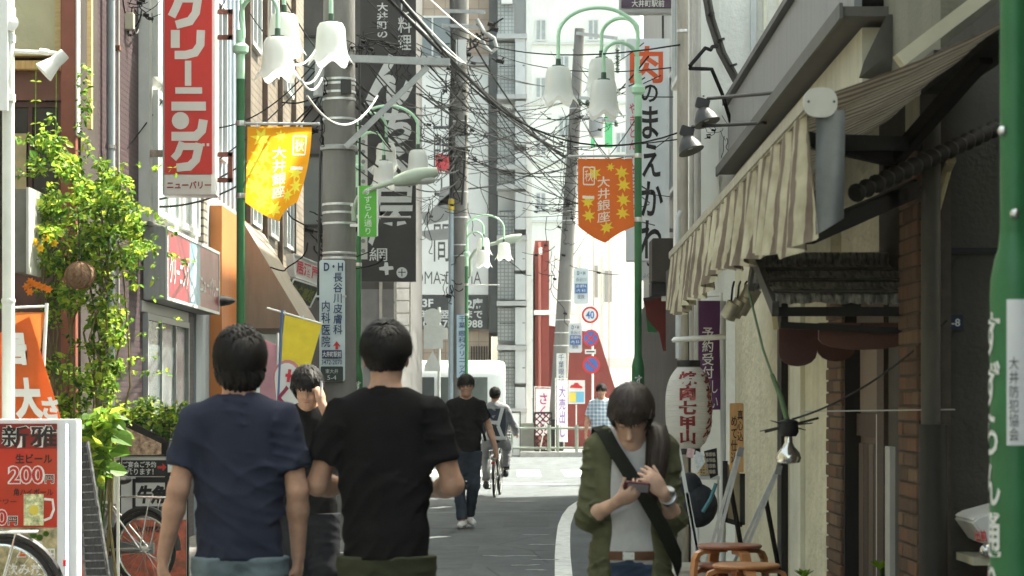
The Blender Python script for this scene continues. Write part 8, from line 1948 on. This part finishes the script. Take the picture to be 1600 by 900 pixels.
for a, b, s_, r_ in ((W(255,300,22.5),W(510,90,25),.15,.008),(W(222,316,21.7),W(500,150,25),.22,.010),(W(222,322,21.7),W(505,172,25),.30,.010),(W(150,290,20),W(352,0,24.5),.1,.006),
                     (W(340,200,24),W(520,60,25),.2,.007),(W(690,88,25),W(1120,180,20.4),.55,.008),(W(700,40,54),W(1185,85,20.4),.5,.007),(W(640,12,40),W(1062,70,19.4),.35,.007),(W(690,170,54),W(1110,210,20.3),.4,.006),
                     (W(440,-10,27),W(545,130,25),.1,.008),(W(390,20,27),W(505,110,25),.15,.006),(W(860,80,70),W(1100,150,20.4),.4,.006)): cable(a, b, s_, r_, CAB, LB)
for a, b, s_ in ((W(455,100,20.3),W(502,60,25),.10),(W(460,115,20.3),W(505,100,25),.14),(W(470,124,20.3),W(505,118,25),.12),(W(480,150,21),W(590,150,25),.28)): cable(a, b, s_, .011, CABW, 'white twisted light cable looping from the left lamp to the concrete pole')
cd = thing('conduit_bundle', W(1180,160,20.3), 'thick dark corrugated conduit curving down the white plaster wall', 'cable')
mb = MB(); mb.tube([W(1098,-30,20.35),W(1108,30,20.35),W(1124,80,20.35),W(1148,125,20.35),W(1172,155,20.35),W(1182,168,20.3)], .026, 10); mb.build('conduit', mat('conduit_grey', (.075,.072,.065), .6, .2, 20), cd); mb = MB(); mb.tube([W(1104,-30,20.32),W(1115,30,20.32),W(1132,82,20.32),W(1156,127,20.32),W(1182,160,20.3)], .016, 8); mb.build('conduit', mat('conduit_grey', (0,0,0)), cd)
for i, f_ in enumerate((.2,.45,.7)): p = W(1102+70*f_**1.3,-10+160*f_,20.3); mb = MB(); mb.lathe(p, [(.034,-.008),(.034,.008)], 10, axis=(.35,0,-1)); mb.build('tie', BKP, cd)
for a, b, c_, lab in ((W(1078,103,19.6),W(1102,75,19.8),W(1120,72,20.2),'short kinked black cable from the thin pole to the white wall'),(W(1078,107,19.6),W(1112,108,19.9),W(1160,240,20.2),'drooping black cable from the thin pole down the white wall')):
    t = thing('drop_cable', a, lab, 'cable'); mb = MB(); mb.tube([a, a.lerp(b,.6), b, b.lerp(c_,.25)+Vector((.02,0,-.02)), b.lerp(c_,.6), c_], .016, 8); mb.build('wire', CAB, t)
for i in range(16):      # the web between the left shops, the poles and the right-hand roofs
    a = W(rng.uniform(560,700), rng.uniform(-10,210), rng.uniform(26,38)); b = W(rng.uniform(860,900), rng.uniform(120,330), 60.6); cable(a, b, rng.uniform(.1,.8), rng.choice((.006,.008,.010)), CAB, 'long thin black wire running down the street towards the leaning pole')
for i in range(12):
    a = W(rng.uniform(640,720), rng.uniform(60,330), rng.uniform(44,54)); b = W(rng.uniform(990,1060), rng.uniform(80,420), rng.uniform(26,34)); cable(a, b, rng.uniform(.05,.5), rng.choice((.005,.006,.008)), CAB, 'very thin black wire crossing the street to the right-hand shops')
# tangles of wire where the cables meet the poles
def tangle(parent, c, rad, n, r_, seed, m=None):
    """loose drop wires looping about a pole"""
    rng = random.Random(seed); mb = MB()
    for _ in range(n):
        a = Vector(c)+Vector((rng.gauss(0,.42)*rad[0], rng.gauss(0,.35)*rad[1], rng.gauss(0,.42)*rad[2])); L_ = (rad[0]+rad[2])*rng.uniform(.2,.9); t = rng.choice((0,0,1,2))
        d = Vector((rng.choice((-1,1)), rng.gauss(0,.3), rng.gauss(-.15,.35))) if t == 0 else Vector((rng.gauss(0,.25), rng.gauss(0,.2), -1)) if t == 1 else Vector((rng.gauss(0,.7), rng.gauss(0,.3), rng.gauss(0,.7)))
        pts = sag(a, a+d.normalized()*L_, L_*rng.uniform(.02,.32), 9); w = rng.uniform(-.1,.1)*L_; pts = [p+Vector((w*math.sin(i*1.1), 0, 0)) for i, p in enumerate(pts)]
        mb.tube(pts, r_*rng.uniform(.45,1.0), 5)
        if rng.random() < .3: q = pts[rng.randrange(2,8)]; mb.tube([q-Vector((r_*4,0,0)), q+Vector((r_*4,0,-r_*2))], r_*2.4, 6)
    o = mb.build('cable_tangle', m or CAB, parent); o['kind'] = 'stuff'
tangle(up1, W(565,62,24.9), (.28,.2,.16), 26, .007, 1); tangle(up1, W(625,78,24.9), (.22,.15,.14), 16, .006, 2); tangle(up1, W(505,160,24.9), (.10,.15,.7), 12, .009, 3); tangle(up1, W(490,370,25.4), (.25,.2,.5), 14, .011, 4)
tangle(up2, W(715,222,53.7), (.5,.3,.7), 46, .013, 5); tangle(up2, W(716,120,53.7), (.45,.3,.7), 26, .014, 6); tangle(up2, W(668,190,53), (.8,.3,.6), 20, .010, 7); tangle(up2, W(672,320,53), (.8,.3,.5), 18, .010, 8); tangle(up2, W(752,60,53.7), (.3,.2,.6), 14, .022, 9); tangle(up2, W(704,440,53.7), (.18,.15,.5), 8, .016, 17)
tangle(up3, W(890,240,60.7), (.45,.3,1.1), 30, .012, 10); tangle(up3, W(885,330,60.7), (.6,.3,.6), 24, .011, 11); tangle(up3, W(930,170,60.7), (.6,.3,.4), 14, .011, 12); tangle(up3, W(868,410,60.9), (.5,.2,1.0), 18, .012, 13)
tangle(jb, W(205,8,21), (.16,.1,.14), 18, .006, 14); tangle(up4, W(1128,200,20.2), (.14,.1,.12), 8, .004, 15)
mb = MB(); mb.tube([W(745,30,53.7),W(756,50,53.7),W(772,60,53.7),W(776,75,53.7),W(768,82,53.7),W(757,72,53.7),W(752,58,53.7)], .045, 8); mb.build('cable_coil', CABG, up2)
# ------------------------------------------------------------------ summer air over the whole street
hz = MB(); hz.box(-40, 40, -12, 130, -1.0, 26)
m = bpy.data.materials.new('haze_air'); m.use_nodes = True; N = m.node_tree.nodes; N.remove(N['Principled BSDF'])
pv_ = N.new('ShaderNodeVolumePrincipled'); pv_.inputs['Color'].default_value = (.96,.98,.94,1); pv_.inputs['Density'].default_value = .00025; pv_.inputs['Anisotropy'].default_value = .2
m.node_tree.links.new(pv_.outputs[0], N['Material Output'].inputs['Volume'])
o = hz.build('haze', m, loc=(0,0,0)); o['kind'] = 'stuff'
